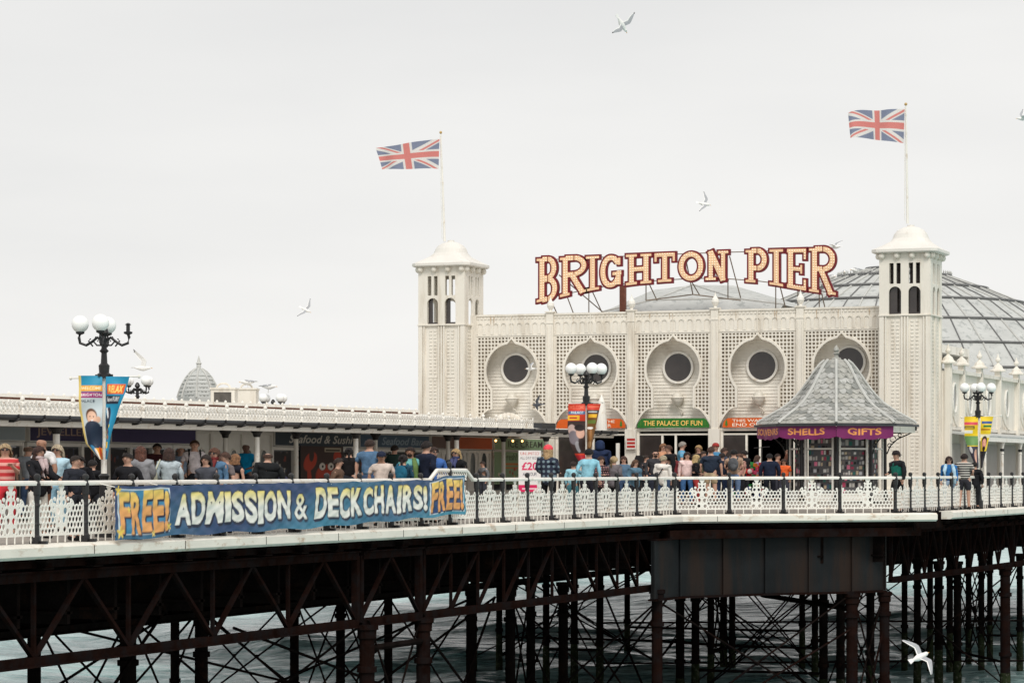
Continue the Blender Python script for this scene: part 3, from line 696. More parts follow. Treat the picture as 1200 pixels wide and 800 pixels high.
board(1, 652, 733, [('THIS WAY TO THE', .20, .85, .56, .86), ('END OF PIER', .30, .80, .12, .44)], (214, 92, 22), (250, 235, 215), 'orange board over the doors behind the red banner lamp', 'orange_right')
# shell wall lamps
for i, (px, py) in enumerate(((600, 467), (697, 467), (794, 466), (889, 465))):
    c = on_v(px, py, FV+.42); where = ('left arch above the canopy roof', 'second arch, half hidden by the lamp post', 'middle arch over the green board', 'arch left of the kiosk roof')[i]
    r = thing('wall_lamp', 'white shell lamp in the '+where, 'wall lamp', c, group='shell wall lamps in the arches')
    mb = MB(); mb.ball(c+Vector((0,0,.02)), .2, 16, 10); mb.build('globe', lamp_glass, r, smooth=True)
    mb = MB(); vs = []
    mb.lathe([(.05, -.3), (.10, -.26), (.2, -.12), (.25, .0), (.235, .0), (.18, -.1)], c, 14); mb.lathe([(.25, -.02), (.27, 0), (.25, .03)], c, 14); mb.build('shell_cup', cream, r)
    mb = MB(); mb.tube([c+Vector(p) for p in ((0, 0, -.28), (.03, .05, -.36), (.10, .12, -.42), (.16, .16, -.5), (.1, .2, -.58), (.03, .24, -.52))], .03, 6); mb.build('bracket', cream, r)

# ------------------------------------------------------------------ TOWERS
def tower(u0, u1, v0, v1, label, lz):
    r = thing('tower', label, 'tower', ((u0+u1)/2, (v0+v1)/2, 0), group='square towers flanking the entrance')
    ZE = 8.55; ZBF = 6.42; w = u1-u0; dp = v1-v0
    mb = MB(); mb.box(u0+.05, u1-.05, v0+.05, v1-.05, -.1, ZBF)
    mb.box(u0-.03, u1+.03, v0-.03, v1+.03, ZBF-.001, ZBF+.04); mb.box(u0-.04, u1+.04, v0-.04, v1+.04, .1, .6); mb.build('shaft', cream, r)
    mb = MB()
    def face(P, wd):                               # P(x along, out, z)
        nonlocal mb
        def bx(a0, a1, o, z0, z1):
            pts = [P(a0, 0, z0), P(a1, 0, z0), P(a1, o, z0), P(a0, o, z0), P(a0, 0, z1), P(a1, 0, z1), P(a1, o, z1), P(a0, o, z1)]
            mb.add(pts, [(0,3,2,1),(4,5,6,7),(0,1,5,4),(1,2,6,5),(2,3,7,6),(3,0,4,7)])
        for a0, a1 in ((.008, .16), (.20, .25), (wd/2-.13, wd/2-.07), (wd/2-.03, wd/2+.03), (wd/2+.07, wd/2+.13), (wd-.25, wd-.2), (wd-.16, wd-.008)): bx(a0, a1, .055, .6, ZBF-.01)
        for c0 in (wd*.31, wd*.69):
            for q in range(44):
                z = .75+q*.127
                if z > ZBF-.15: break
                if q % 17 == 13: bx(c0-.17, c0+.17, .02, z-.02, z+.03); continue
                for s_ in (-.085, .085): bx(c0+s_-.048, c0+s_+.048, .022, z, z+.062)
    face(lambda x, o, z: (u0+x, v0+.05-o, z), w); face(lambda x, o, z: (u1-.05+o, v0+x, z), dp); face(lambda x, o, z: (u0+.05-o, v0+x, z), dp)
    mb.build('pilaster_strips', cream, r)
    # open belfry: four pierced walls
    res = .02
    def wall(P, wd):
        xs = np.arange(0, wd+1e-6, res); zs = np.arange(ZBF, ZE+1e-6, res); X, Z = np.meshgrid(xs, zs); h = np.full(X.shape, -1.0)
        for c in (wd*.31, wd*.69):
            dx = abs(X-c); dz = Z-7.2; arch = np.where(dz > 0, .21-np.hypot(dx, dz), .21-dx); arch = np.minimum(arch, Z-ZBF-.06)
            slots = np.minimum(.075-abs(dx-.12), np.minimum(Z-7.5, 8.2-Z)); h = np.maximum(h, np.maximum(arch, slots))
        mb = MB(); mb.plate(-h, xs, zs, P, .07); return mb.build('belfry_wall', cream, r)
    wall(lambda x, z, d: (u0+x, v0+d, z), w); wall(lambda x, z, d: (u1-d, v0+.07+x*(dp-.14)/dp, z), dp); wall(lambda x, z, d: (u0+.0+d, v0+.07+x*(dp-.14)/dp, z), dp); wall(lambda x, z, d: (u0+x, v1-d, z), w)
    mb = MB()
    for c in (.31, .69):
        mb.box(u0+w*c-.2, u0+w*c+.2, v0+.09, v0+.12, ZBF+.04, ZBF+.12)
        if lz: mb.box(u0+w*c-.22, u0+w*c+.05, v0+.12, v0+.15, ZBF+.04, 7.4); mb.box(u0+w*c-.22, u0+w*c+.22, v0+.3, v0+.33, ZBF+.04, 8.3)
        else: mb.box(u0+w*c-.2, u0+w*c-.04, v0+.12, v0+.15, ZBF+.04, 7.4)
    mb.build('shutter', glass_dk, r)
    mb = MB()      # ball course under the eaves
    for k in range(4):
        t = k/3
        for (x, y) in ((u0+.1+t*(w-.2), v0-.04), (u1+.04, v0+.1+t*(dp-.2)), (u0-.04, v0+.1+t*(dp-.2))):
            if k in (0, 3) or True: mb.ball((x, y, ZE-.11), .115, 12, 8)
    mb.build('ball_course', cream, r, smooth=True)
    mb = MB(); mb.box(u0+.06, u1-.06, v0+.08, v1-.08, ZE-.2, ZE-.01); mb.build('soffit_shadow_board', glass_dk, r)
    # cap: square brim rising to a round dome
    cx, cy = (u0+u1)/2, (v0+v1)/2; mb = MB(); prof = [(1.06, ZE-.02, 0), (1.13, ZE+.02, 0), (1.13, ZE+.11, 0), (1.08, ZE+.14, 0), (.97, ZE+.20, .1), (.85, ZE+.29, .3), (.70, ZE+.40, .6), (.62, ZE+.52, .9), (.56, ZE+.68, 1), (.46, ZE+.80, 1), (.30, ZE+.89, 1), (.12, ZE+.94, 1), (.12, ZE+.99, 1), (.02, ZE+1.0, 1)]
    n = 32; vs, fs = [], []
    for rd, z, t in prof:
        for k in range(n):
            a = 2*math.pi*(k+.5)/n; c, s_ = math.cos(a), math.sin(a); q = 1/max(abs(c), abs(s_)); f = q*(1-t)+t*1.0
            vs.append((cx+c*rd*f, cy+s_*rd*f, z))
    for i in range(len(prof)-1):
        for k in range(n): fs.append((i*n+k, i*n+(k+1)%n, (i+1)*n+(k+1)%n, (i+1)*n+k))
    fs.append(tuple(range(n-1, -1, -1))); mb.add(vs, fs); mb.build('cap', mat('tower_cap_paint', (.74,.71,.66), .55, .06, 1.5, dirt=(.5,.42,.34), dscale=2, dlo=.6, dhi=.8), r)
    return r
tower(-39.2, -37.4, 90.3, 92.1, 'cream tower at the left end of the entrance front, under the left flag', False)
tower(-22.25, -20.5, 90.3, 92.1, 'cream tower at the right corner, rising beside the ribbed dome', True)
# flagpoles and flags
def flag_img():
    w, h = 2.0, 1.0; I = Img(w, h, 62, (138, 145, 168)); wh, rd = (238, 234, 230), (226, 140, 134)
    X, Y = I.X-w/2, I.Y-h/2
    d1 = abs(X*h-Y*w)/math.hypot(w, h); d2 = abs(X*h+Y*w)/math.hypot(w, h)
    I.put(((d1 < .1)|(d2 < .1)).astype(float), wh)
    s1 = (X*h-Y*w)/math.hypot(w, h); s2 = (X*h+Y*w)/math.hypot(w, h)
    I.put((((s1 > 0)&(s1 < .066)&(X < 0))|((s1 < 0)&(s1 > -.066)&(X > 0))|((s2 > 0)&(s2 < .066)&(X > 0))|((s2 < 0)&(s2 > -.066)&(X < 0))).astype(float), rd)
    I.put(((abs(X) < .167)|(abs(Y) < .167)).astype(float), wh); I.put(((abs(X) < .1)|(abs(Y) < .1)).astype(float), rd); return I
fimg = flag_img()
def flagpole(c0, top, pxs, label, flabel, seed, tail):
    r = thing('flagpole', label, 'flagpole', c0, group='flagpoles on the towers')
    mb = MB(); mb.tube([c0, (c0+top)/2, top], [.05, .042, .025], 8); mb.build('pole', white, r); mb = MB(); mb.ball(top+Vector((0,0,.05)), .055, 8, 6); mb.build('truck_ball', gold, r)
    mb = MB(); mb.tube([c0+Vector((-.1, 0, .1)), (c0*.4+top*.6)+Vector((-.06,-.03,0)), top+Vector((-.03,0,-.05))], .008, 4); mb.build('halyard', white, r)
    pa, pb, pc, pd = pxs    # hoist top, hoist bottom, fly top, fly bottom (world)
    def fn(a, b):           # a from hoist to fly (0..1), b bottom to top
        p = pa*b+pb*(1-b); q = pc*b+pd*(1-b); t = a; x = p*(1-t)+q*t
        wv = math.sin(t*(8+seed)+seed*2+b*1.2)*.15*t**.6+math.sin(t*17+seed*2-b)*.035*t
        x = x+Vector((0, -1, 0))*wv+Vector((0, 0, 1))*(math.sin(t*7+seed)*.055*t+ .05*math.sin(t*math.pi)); return x
    o = printed(fimg, fn, 'flag', print_cloth); tag(o, flabel, 'flag', 'faded union flags')
c0 = on_v(521, 283, 91.2); flagpole(c0, on_v(516.5, 157, 91.2), (on_v(515, 163, 91.1), on_v(514, 198, 91.1), on_v(439, 175, 91.3), on_v(446, 200, 91.3)), 'white flagpole leaning slightly on the left tower cap', 'faded union flag streaming left from the left tower pole', 1.0, 0)
c0 = on_v(1063.5, 262, 91.2); flagpole(c0, on_v(1061.5, 124, 91.2), (on_v(1060, 128, 91.1), on_v(1059, 168, 91.1), on_v(994, 133, 91.3), on_v(998, 163, 91.3)), 'white flagpole on the right tower cap', 'faded union flag streaming left from the right tower pole', 2.2, 0)

# ------------------------------------------------------------------ THE BIG SIGN
SV = 92.4
sign = thing('pier_sign', 'huge red and cream BRIGHTON PIER letters on a thin iron frame above the facade', 'sign', on_v(800, 360, SV))
KX = [628, 641, 655, 672, 694, 715, 748, 779, 810, 840, 887, 909, 933, 965, 982]; KB = [355.5, 352.5, 349.5, 345.5, 341, 337.5, 333.5, 331, 329.5, 328.8, 332, 335, 339.5, 344.5, 347]
TX = [628, 715, 760, 810, 887, 965, 982]; TY = [302.5, 298.5, 296.5, 294.5, 292, 290, 289.5]
red_m = mat('sign_red', srgb((112, 14, 28)), .5, .12, 4); face_m = mat('sign_cream', srgb((238, 198, 158)), .5, .05, 4)
bulb_m = mat('sign_bulbs', srgb((255, 238, 212)), .3, .03, 4, emit=.15)
def letter_field(ch, X, Y, w, h, t):
    def seg(x0, y0, x1, y1, tt=t, cap=False):
        d = Vector((x1-x0, y1-y0)); Ln = d.length; d /= Ln; a = (X-x0)*d.x+(Y-y0)*d.y; b = abs(-(X-x0)*d.y+(Y-y0)*d.x)
        return np.minimum(np.minimum(a, Ln-a), tt/2-b)
    def bowl(cx, cy, rx, ry, side, tt=t):
        q = np.hypot((X-cx)/rx, (Y-cy)/ry); g = np.hypot((X-cx)/rx**2, (Y-cy)/ry**2)+1e-6; d = abs(q-1)*q/g
        f = tt/2-d; return np.minimum(f, (X-cx)*side+.001) if side else f
    M = np.maximum; s = t*.62; x0, x1 = t*.75, w-t*.6
    serif = lambda cx, y, wd=2.1: seg(cx-t*wd/2, y, cx+t*wd/2, y, s)
    lo, hi = s/2, h-s/2
    if ch == 'I': return M(M(seg(w/2, 0, w/2, h), serif(w/2, lo, 2.4)), serif(w/2, hi, 2.4))
    if ch in 'BRP':
        f = M(M(seg(x0, 0, x0, h), serif(x0*.9, lo, 1.8)), serif(x0*.9, hi, 1.8)); mid = h*(.5 if ch != 'P' else .40); top = h
        ry = (top-mid)/2-t/4; cy = (top+mid)/2; cxx = w*.5; rx = w-cxx-t/2-(.04*w if ch == 'B' else 0)
        f = M(f, bowl(cxx, cy, rx, ry, 1)); f = M(f, seg(x0, cy+ry, cxx+.01, cy+ry)); f = M(f, seg(x0, cy-ry, cxx+.01, cy-ry))
        if ch == 'B':
            ry2 = (mid)/2-t/4+.02; cy2 = mid/2+t*.12; f = M(f, bowl(cxx, cy2, w-cxx-t/2, ry2, 1)); f = M(f, seg(x0, cy2-ry2, cxx+.01, cy2-ry2)); f = M(f, seg(x0, cy2+ry2, cxx+.01, cy2+ry2))
        if ch == 'R': f = M(f, seg(w*.42, mid+t*.2, w-t*.65, 0)); f = M(f, serif(w-t*.6, lo, 1.5))
        return f
    if ch == 'H':
        f = M(seg(x0, 0, x0, h), seg(w-x0, 0, w-x0, h)); f = M(f, seg(x0, h*.5, w-x0, h*.5, t*.9))
        for cx in (x0, w-x0): f = M(f, M(serif(cx, lo, 2.0), serif(cx, hi, 2.0)))
        return f
    if ch == 'N':
        f = M(seg(x0, 0, x0, h, t*.85), seg(w-x0, 0, w-x0, h, t*.85)); f = M(f, seg(x0*.8, h, w-x0*.9, 0, t*1.1))
        return M(M(f, serif(x0, lo, 1.9)), serif(w-x0, hi, 1.9))
    if ch == 'T':
        f = M(seg(w/2, 0, w/2, h), seg(0.02, h-t*.4, w-.02, h-t*.4, t*.8)); f = M(f, serif(w/2, lo, 2.4)); f = M(f, seg(t*.3, h*.68, t*.3, h, t*.55)); return M(f, seg(w-t*.3, h*.68, w-t*.3, h, t*.55))
    if ch == 'E':
        f = M(seg(x0, 0, x0, h), seg(.02, h-t*.4, w, h-t*.4, t*.8)); f = M(f, seg(.02, t*.4, w, t*.4, t*.8)); f = M(f, seg(x0, h*.5, w*.74, h*.5, t*.8))
        f = M(f, seg(w-t*.3, h*.72, w-t*.3, h, t*.55)); f = M(f, seg(w-t*.3, 0, w-t*.3, h*.28, t*.55)); return M(f, seg(w*.74, h*.38, w*.74, h*.62, t*.5))
    if ch == 'O': return bowl(w/2, h/2, w/2-t/2, h/2-t/2, 0)
    if ch == 'G':
        f = bowl(w/2, h/2, w/2-t/2, h/2-t/2, 0); gap = (X > w*.52)&(Y > h*.50)&(Y < h*.70); f = np.where(gap, -1, f)
        f = M(f, seg(w*.55, h*.42, w, h*.42, t*.75)); f = M(f, seg(w-t*.6, h*.06, w-t*.6, h*.45)); return M(f, seg(w-t*.45, h*.66, w-t*.45, h*.92, t*.6))
for ch, xa, xb in [('B',628.7,654.8),('R',656,689),('I',686.8,702),('G',701.8,730),('H',733.5,763.5),('T',765,793),('O',793.5,826),('N',826.3,854),('P',873.5,900.5),('I',901.5,918),('E',919.8,946.5),('R',947.8,980.3)]:
    xa += 1.3; xb -= 1.1; xm = (xa+xb)/2; w = (xb-xa)*on_v(xm, 330, SV).y/RV(xm)/FPX/1.0; Zs = SV/RV(xm); w = (xb-xa)*Zs/FPX
    h = (np.interp(xm, KX, KB)-np.interp(xm, TX, TY))*Zs/FPX; t = .215; pad = .10
    xs = np.arange(-pad, w+pad, .014); ys = np.arange(-pad, h+pad, .014); X, Y = np.meshgrid(xs, ys)
    f = letter_field(ch, X, Y, w, h, t)
    def fn(x, y, d, xa=xa, xb=xb, w=w, h=h, dd=0):
        px = xa+(xb-xa)*x/w; yb, yt = np.interp(px, KX, KB), np.interp(px, TX, TY); py = yb+(yt-yb)*y/h; p = on_v(px, py, SV); p.y = SV+d+dd; return p
    mb = MB(); mb.plate(f+.04, xs, ys, lambda x, y, d: fn(x, y, d), .12); L_ = mb.build('letter', red_m, sign)
    mb = MB(); mb.plate(f-.022, xs, ys, lambda x, y, d: fn(x, y, d, dd=-.025), .024); mb.build('letter_face', face_m, L_)
    mb = MB(); g = .088
    for j in range(int(h/g)+1):
        for i in range(int(w/g)+1):
            x, y = (i+.5)*g, (j+.5)*g; ii, jj = int((x+pad)/.014), int((y+pad)/.014)
            if ii < len(xs) and jj < len(ys) and f[jj, ii] > .04:
                p = fn(x, y, -.03); mb.ball(p, .027, 6, 4)
    tag(mb.build('bulbs', bulb_m, L_), kind='stuff')
# frame: two rails and raking struts
fr_m = mat('frame_iron', (.22, .17, .13), .7, .2, 3)
mb = MB()
mb.tube([on_v(x, np.interp(x, TX, TY)+2.5, SV+.15) for x in range(634, 978, 12)], .018, 5); mb.tube([on_v(x, np.interp(x, KX, KB)-3, SV+.15) for x in range(634, 978, 12)], .018, 5)
mb.build('rail', fr_m, sign)
for x, y, x2, y2 in ((645, 350, 653, 368), (655, 322, 708, 367), (690, 341, 690, 367), (694, 341, 706, 367), (660, 335, 672, 367), (757, 333, 757, 352), (761, 333, 770, 352), (803, 300, 812, 345), (810, 329, 820, 346), (855, 300, 868, 349), (853, 329, 853, 350), (909, 335, 909, 362), (914, 335, 921, 362), (935, 340, 935, 360), (960, 343, 960, 362), (963, 344, 967, 362), (757, 352, 812, 345), (812, 345, 868, 352)):
    mb = MB(); mb.tube([on_v(x, y, SV+.16), on_v(x2, y2, SV+.9)], .022, 5); mb.build('strut', fr_m, sign)
mb = MB(); p = on_v(729, 362, SV+1.2); q = on_v(729, 334, SV+1.2); mb.box(p.x-.1, p.x+.1, p.y, p.y+.2, 6.0, q.z); tag(mb.build('rusty_post', brickred), 'red brown post standing on the roof behind the H of the sign', 'post')
# low flat roofs behind the parapet
roof = thing('hall_roof', 'low grey lead roof with a blunt point behind the middle of the sign', 'roof', (-29, 97, 6))
def pv(x, y, v): return on_v(x, y, v)
mb = MB()
ap = pv(812, 334, 99); ring = [pv(705, 366, 94.5), pv(765, 352, 94.5), pv(862, 350, 94.5), pv(918, 357, 94.5)]
bk = [Vector((p.x+(-.3), 106, p.z)) for p in ring]; lowf = [Vector((p.x*1.0+(-29-p.x)*-.02, 92.2, 6.2)) for p in ring]
vs = lowf+ring+[ap+Vector((-1.6,0,-.15)), ap, ap+Vector((1.6,0,-.05))]+bk
mb.add(vs, [(0,1,5,4),(1,2,6,5),(2,3,7,6),(4,5,8),(5,9,8),(5,6,9),(6,10,9),(6,7,10),(8,9,12,11),(9,10,13,12),(10,7,14,13),(4,8,11)])
mb.build('lead_covering', lead, roof)
mb = MB()
for a, b in ((ring[0], ap), (ring[1], ap), (ring[2], ap), (ring[3], ap), (ring[0], ring[1]), (ring[1], ring[2]), (ring[2], ring[3])): mb.tube([a+Vector((0,0,.02)), b+Vector((0,0,.02))], .03, 6)
mb.build('ridge_roll', lead_rib, roof)
mb = MB(); mb.box(-37.3, -22.3, FV+.75, FV+14, 5.6, 5.9); mb.box(-37.3, -22.3, FV+13.8, FV+14, 0.2, 5.6); mb.box(-37.3, -37.15, FV+.8, FV+13.8, .2, 5.6); mb.build('rear_walls', cream_b, hall)

# ------------------------------------------------------------------ RIBBED DOME
DC = Vector((-32.0, 133.0, 0)); Zc = -DC.x*ST*-1
dome = thing('ribbed_dome', 'large shallow grey dome with ribs and rings behind the right tower', 'dome', DC)
def pxof(p): X = p[0]*CT+p[1]*ST; Y = -p[0]*ST+p[1]*CT; return 600+FPX*X/Y, HOR-FPX*(p[2]-CZ)/Y
prof = [(0.01, 11.25), (1.4, 11.15), (2.8, 10.75), (4.6, 10.1), (6.4, 9.35), (8.1, 8.3), (9.6, 7.1), (10.8, 5.9), (11.6, 4.4), (11.6, 2)]
mb = MB(); mb.lathe(prof[::-1], (DC.x, DC.y, 0), 56); mb.build('dome_shell', lead, dome)
mb = MB(); mr = MB()
for k in range(56):
    a = 2*math.pi*k/56
    pts = [(DC.x+r*math.cos(a), DC.y+r*math.sin(a), z+.03) for r, z in prof[1:]]; (mb if k % 2 else mr).tube(pts, .032 if k % 2 else .045, 5)
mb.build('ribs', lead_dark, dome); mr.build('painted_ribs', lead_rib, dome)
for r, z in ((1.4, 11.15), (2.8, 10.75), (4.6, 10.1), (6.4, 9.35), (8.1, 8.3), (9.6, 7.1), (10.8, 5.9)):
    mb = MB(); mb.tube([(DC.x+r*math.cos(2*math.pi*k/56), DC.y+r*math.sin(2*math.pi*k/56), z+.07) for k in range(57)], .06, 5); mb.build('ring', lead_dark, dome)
mb = MB()
for k in range(80):
    a = 2*math.pi*k/80; mb.lathe([(.05, 0), (.02, .1), (.045, .16), (.005, .26)], (DC.x+2.8*math.cos(a), DC.y+2.8*math.sin(a), 10.78), 5)
mb.build('crockets', lead_rib, dome)

# ------------------------------------------------------------------ SIDE WALL OF THE HALL, right
SU = -20.3
side = thing('hall_side_wing', 'cream side wall of the domed hall with oval windows and pagoda finials', 'building', (SU, 98, 0))
ZW = 4.62; vs_f = [92.15, 94.3, 97.3, 100.6, 104.1, 107.6, 111.1, 114.6]
mb = MB(); mb.box(-22.15, SU-.04, 92.055, 150, .1, ZW); mb.build('wall', cream, side)
mb = MB(); mb.add([(SU+.06, 92.1, ZW), (SU+.06, 116, ZW), (SU-5.5, 116, 6.3), (SU-5.5, 92.1, 6.3)], [(0,1,2,3)]); mb.add([(SU-5.5, 92.1, 6.3), (SU-5.5, 92.1, 4.5), (SU+.06, 92.1, 4.5), (SU+.06, 92.1, ZW)], [(0,1,2,3)]); mb.build('side_roof', lead, side)
mb = MB(); mb.box(SU-.1, SU+.1, 92.2, 116, ZW-.06, ZW+.06); mb.box(SU-.04, SU+.03, 92.2, 116, 2.62, 2.74); mb.build('cornice', cream, side)
for v in vs_f:
    mb = MB(); mb.box(SU-.1, SU+.1, v-.15, v+.15, .3, ZW+.25); mb.box(SU+.1, SU+.13, v-.07, v+.07, 2.8, ZW+.1); pl = mb.build('pilaster', cream, side)
    mb = MB(); mb.lathe([(.30, 0), (.30, .05), (.20, .10), (.16, .20), (.07, .27), (.03, .34), (.09, .38), (.10, .44), (.05, .53), (.01, .66)], (SU, v, ZW+.251), 8, math.pi/8); mb.build('finial', cream, pl)
for a, b in zip(vs_f[:-1], vs_f[1:]):
    c = (a+b)/2; zc_ = 3.72
    mb = MB(); n = 24
    mb.tube([(SU-.02, c+.32*math.cos(2*math.pi*k/n), zc_+.50*math.sin(2*math.pi*k/n)) for k in range(n+1)], .045, 6, caps=False); wn = mb.build('oval_window', white, side)
    mb = MB(); mb.add([(SU-.025, c+.32*math.cos(2*math.pi*k/n), zc_+.50*math.sin(2*math.pi*k/n)) for k in range(n)], [tuple(range(n))]); mb.build('pane', mat('hall_glass', (.25,.25,.23), .15, .2, 2), wn)
    mb = MB(); mb.tube([(SU+.05, a+.2+(b-a)*.5*(1-math.cos(math.pi/2*k/10)), 4.0-1.25*math.sin(math.pi/2*k/10)) for k in range(11)], .03, 5); mb.build('curved_stay', cream, side)
# narrow awning on columns along the side
aw = thing('side_awning', 'narrow grey roofed awning on slim white columns beside the domed hall', 'awning', (SU+.7, 98, 0))
mb = MB(); mb.prism([(SU-.02, 92.3, 2.58), (SU+1.1, 92.3, 2.42), (SU+1.1, 92.3, 2.36), (SU-.02, 92.3, 2.50)], (0, 24, 0)); mb.build('roof', lead, aw)
mb = MB(); mb.box(SU+1.03, SU+1.10, 92.25, 116, 2.22, 2.36); mb.build('fascia', white, aw)
for v in vs_f[1:]:
    mb = MB(); z0 = deck_z(SU+1.0, v)-.01; mb.lathe([(.09, 0), (.09, .1), (.055, .15), (.05, 1.8-z0), (.075, 1.82-z0), (.05, 1.86-z0), (.05, 2.0-z0), (.09, 2.22-z0)], (SU+1.0, v-.9, z0), 10); cl_ = mb.build('column', white, aw)
    mb = MB(); mb.lathe([(.056, 0), (.08, .01), (.08, .08), (.056, .09)], (SU+1.0, v-.9, 1.9), 10); mb.build('collar', black, cl_)
grey_p = mat('grey_board', (.40, .385, .36), .6, .06, 2)
mb = MB()
for a, b in zip(vs_f[:-1], vs_f[1:]): mb.box(SU+.0, SU+.02, a+.25, b-.25, .4, 2.15)
mb.build('grey_panels', grey_p, side)
# ------------------------------------------------------------------ ARCADE OF SHOPS, left
GU = -31.0                                  # gutter line
def gz(v): return 2.26+.16*max(-.5, min(1.1, (v-50)/36))
arc = thing('arcade', 'long low shopping arcade with black gutter, white fretted cresting and slim columns', 'arcade', (GU-3, 65, 0))
V0, V1 = 38.0, 91.0-.25; VC = vat(632, GU-.2); VE = vat(722, GU)
VE = min(VE, 90.2)
def ln(u, v, dz): return (u, v, gz(v)+dz)
mb = MB(); mb.sweep([ln(GU, V0, 0), ln(GU, VE, 0)], [(-.10, .03), (.06, .03), (.09, .08), (.09, .13), (.05, .145), (-.10, .13)])
r_ = mb.build('gutter', gutter_m, arc)
v = V0+.4
while v < VE:
    mb = MB(); mb.tube([ln(GU-.1, v-.12, .0), ln(GU+.02, v-.08, -.005), ln(GU+.10, v, .03), ln(GU+.112, v, .10), ln(GU+.10, v, .15)], .022, 5); mb.build('gutter_bracket', black, arc); v += 1.05
mb = MB(); mb.sweep([ln(GU, V0, 0), ln(GU, VE, 0)], [(-.16, -.10), (-.10, -.10), (-.06, .02), (-.16, .02)]); mb.build('eaves_board', white, arc)
mb = MB(); mb.sweep([ln(GU, V0, 0), ln(GU, VE, 0)], [(-3.4, -.045), (-.161, -.045), (-.161, .0), (-3.4, .0)]); mb.build('ceiling', mat('ceiling_paint', (.78,.76,.71), .7), arc)
mb = MB(); mb.sweep([ln(GU, V0, 0), ln(GU, VC, 0)], [(-3.6, .62), (-.3, .17), (-.10, .146), (-3.6, .1)]); mb.sweep([ln(GU, VC, 0), ln(GU, VE, 0)], [(-3.6, .30), (-.3, .165), (-.10, .146), (-3.6, .1)])
mb.build('roof', mat('arcade_roof', (.66,.64,.58), .6, .06, 1.5, dirt=(.4,.36,.3), dscale=1.2, dlo=.5, dhi=.75), arc)
mb = MB(); mb.sweep([ln(GU, V0, 0), ln(GU, VC-2, 0)], [(-3.7, .60), (-3.55, .60), (-3.55, .66), (-3.7, .66)]); mb.build('ridge_board', brickred, arc)
mb = MB(); mb.sweep([ln(GU, V0, 0), ln(GU, VC-2, 0)], [(-3.72, .661), (-3.5, .661), (-3.5, .74), (-3.72, .74)])
v = V0
while v < VC-2: mb.lathe([(.03, 0), (.04, .03), (.01, .06)], (GU-3.6, v, gz(v)+.74), 6); v += .5
mb.build('ridge_coping', white, arc)
# fretted cresting, module by module
PW = 1.05; res = .0145; xs = np.arange(0, PW+1e-6, res); zs = np.arange(0, .40, res); X, Z = np.meshgrid(xs, zs)
seg = lambda x0, z0, x1, z1, t: t/2-np.hypot(X-(x0+(x1-x0)*np.clip(((X-x0)*(x1-x0)+(Z-z0)*(z1-z0))/((x1-x0)**2+(z1-z0)**2), 0, 1)), Z-(z0+(z1-z0)*np.clip(((X-x0)*(x1-x0)+(Z-z0)*(z1-z0))/((x1-x0)**2+(z1-z0)**2), 0, 1)))
f = np.minimum(.015-abs(Z-.015), 1); f = np.maximum(f, .012-abs(Z-.265)+.008*np.cos(X*12*math.pi/PW))
for k in range(6):
    c = (k+.5)*PW/6; f = np.maximum(f, .017-abs(np.hypot(X-c, Z-.10)-.052)); f = np.maximum(f, seg(c-.08, .25, c, .14, .03)); f = np.maximum(f, seg(c+.08, .25, c, .14, .03)); f = np.maximum(f, .022-np.hypot(X-c, Z-.21))
for c in (0.0, PW):
    f = np.maximum(f, seg(c, 0, c, .32, .05)); f = np.maximum(f, .06-np.hypot(X-c, Z-.14)); f = np.maximum(f, .045-np.hypot(X-c, Z-.25))
f = np.maximum(f, .028-np.hypot(X-PW*.5, Z-.30))
cm = MB(); cm.plate(f, xs, zs, lambda x, z, d: (d, x, z), .03)
v = V0; cm0 = MB()
for k, (r, z) in enumerate(((0, 0),)): pass
cm.lathe([(.05, .0), (.055, .12), (.03, .16), (.06, .2), (.06, .25), (.02, .29), (.05, .33), (.045, .37), (.005, .41)], (.015, 0, 0), 8)
cr_o = cm.build('cresting', white, arc, local=True); first = True
while v+PW < VC:
    if first: c = cr_o; first = False
    else: c = bpy.data.objects.new('cresting', cr_o.data); scn.collection.objects.link(c); c.parent = arc
    c.location = Vector((GU-.22, v, gz(v)+.145))-arc.location; c.rotation_euler = (math.atan2(gz(v+PW)-gz(v), PW), 0, 0); v += PW
# long lead flashing band over the last stretch
mb = MB(); mb.sweep([ln(GU, VC, 0), ln(GU, vat(655, GU), 0)], [(-.5, .15), (-.12, .15), (-.12, .34), (-.5, .34)]); mb.build('flashing', gutter_m, arc)
# columns with black capitals
def acol(u, v, r=.07):
    z0 = deck_z(u, v)-.01; zt = gz(v)-.046
    mb = MB(); mb.lathe([(r*1.6, 0), (r*1.6, .08), (r*1.1, .14), (r, .2), (r*.9, zt-z0-.2), (r*.9, zt-z0)], (u, v, z0), 12); c = mb.build('column', white, arc, smooth=False)
    mb = MB(); mb.lathe([(r*1.0, 0), (r*1.25, .03), (r*1.4, .08), (r*2.2, .15), (r*2.3, .2)], (u, v, zt-.203), 12); mb.build('capital', black, c)
for v in [43.3, 49.0]+[vat(px, GU-.35) for px in (66, 301, 417, 535, 640)]+[86.8]: acol(GU-.35, v, .075 if v > 53 else .085)
for px in (264, 347, 525, 440, 590): acol(GU-2.3, vat(px, GU-2.3))
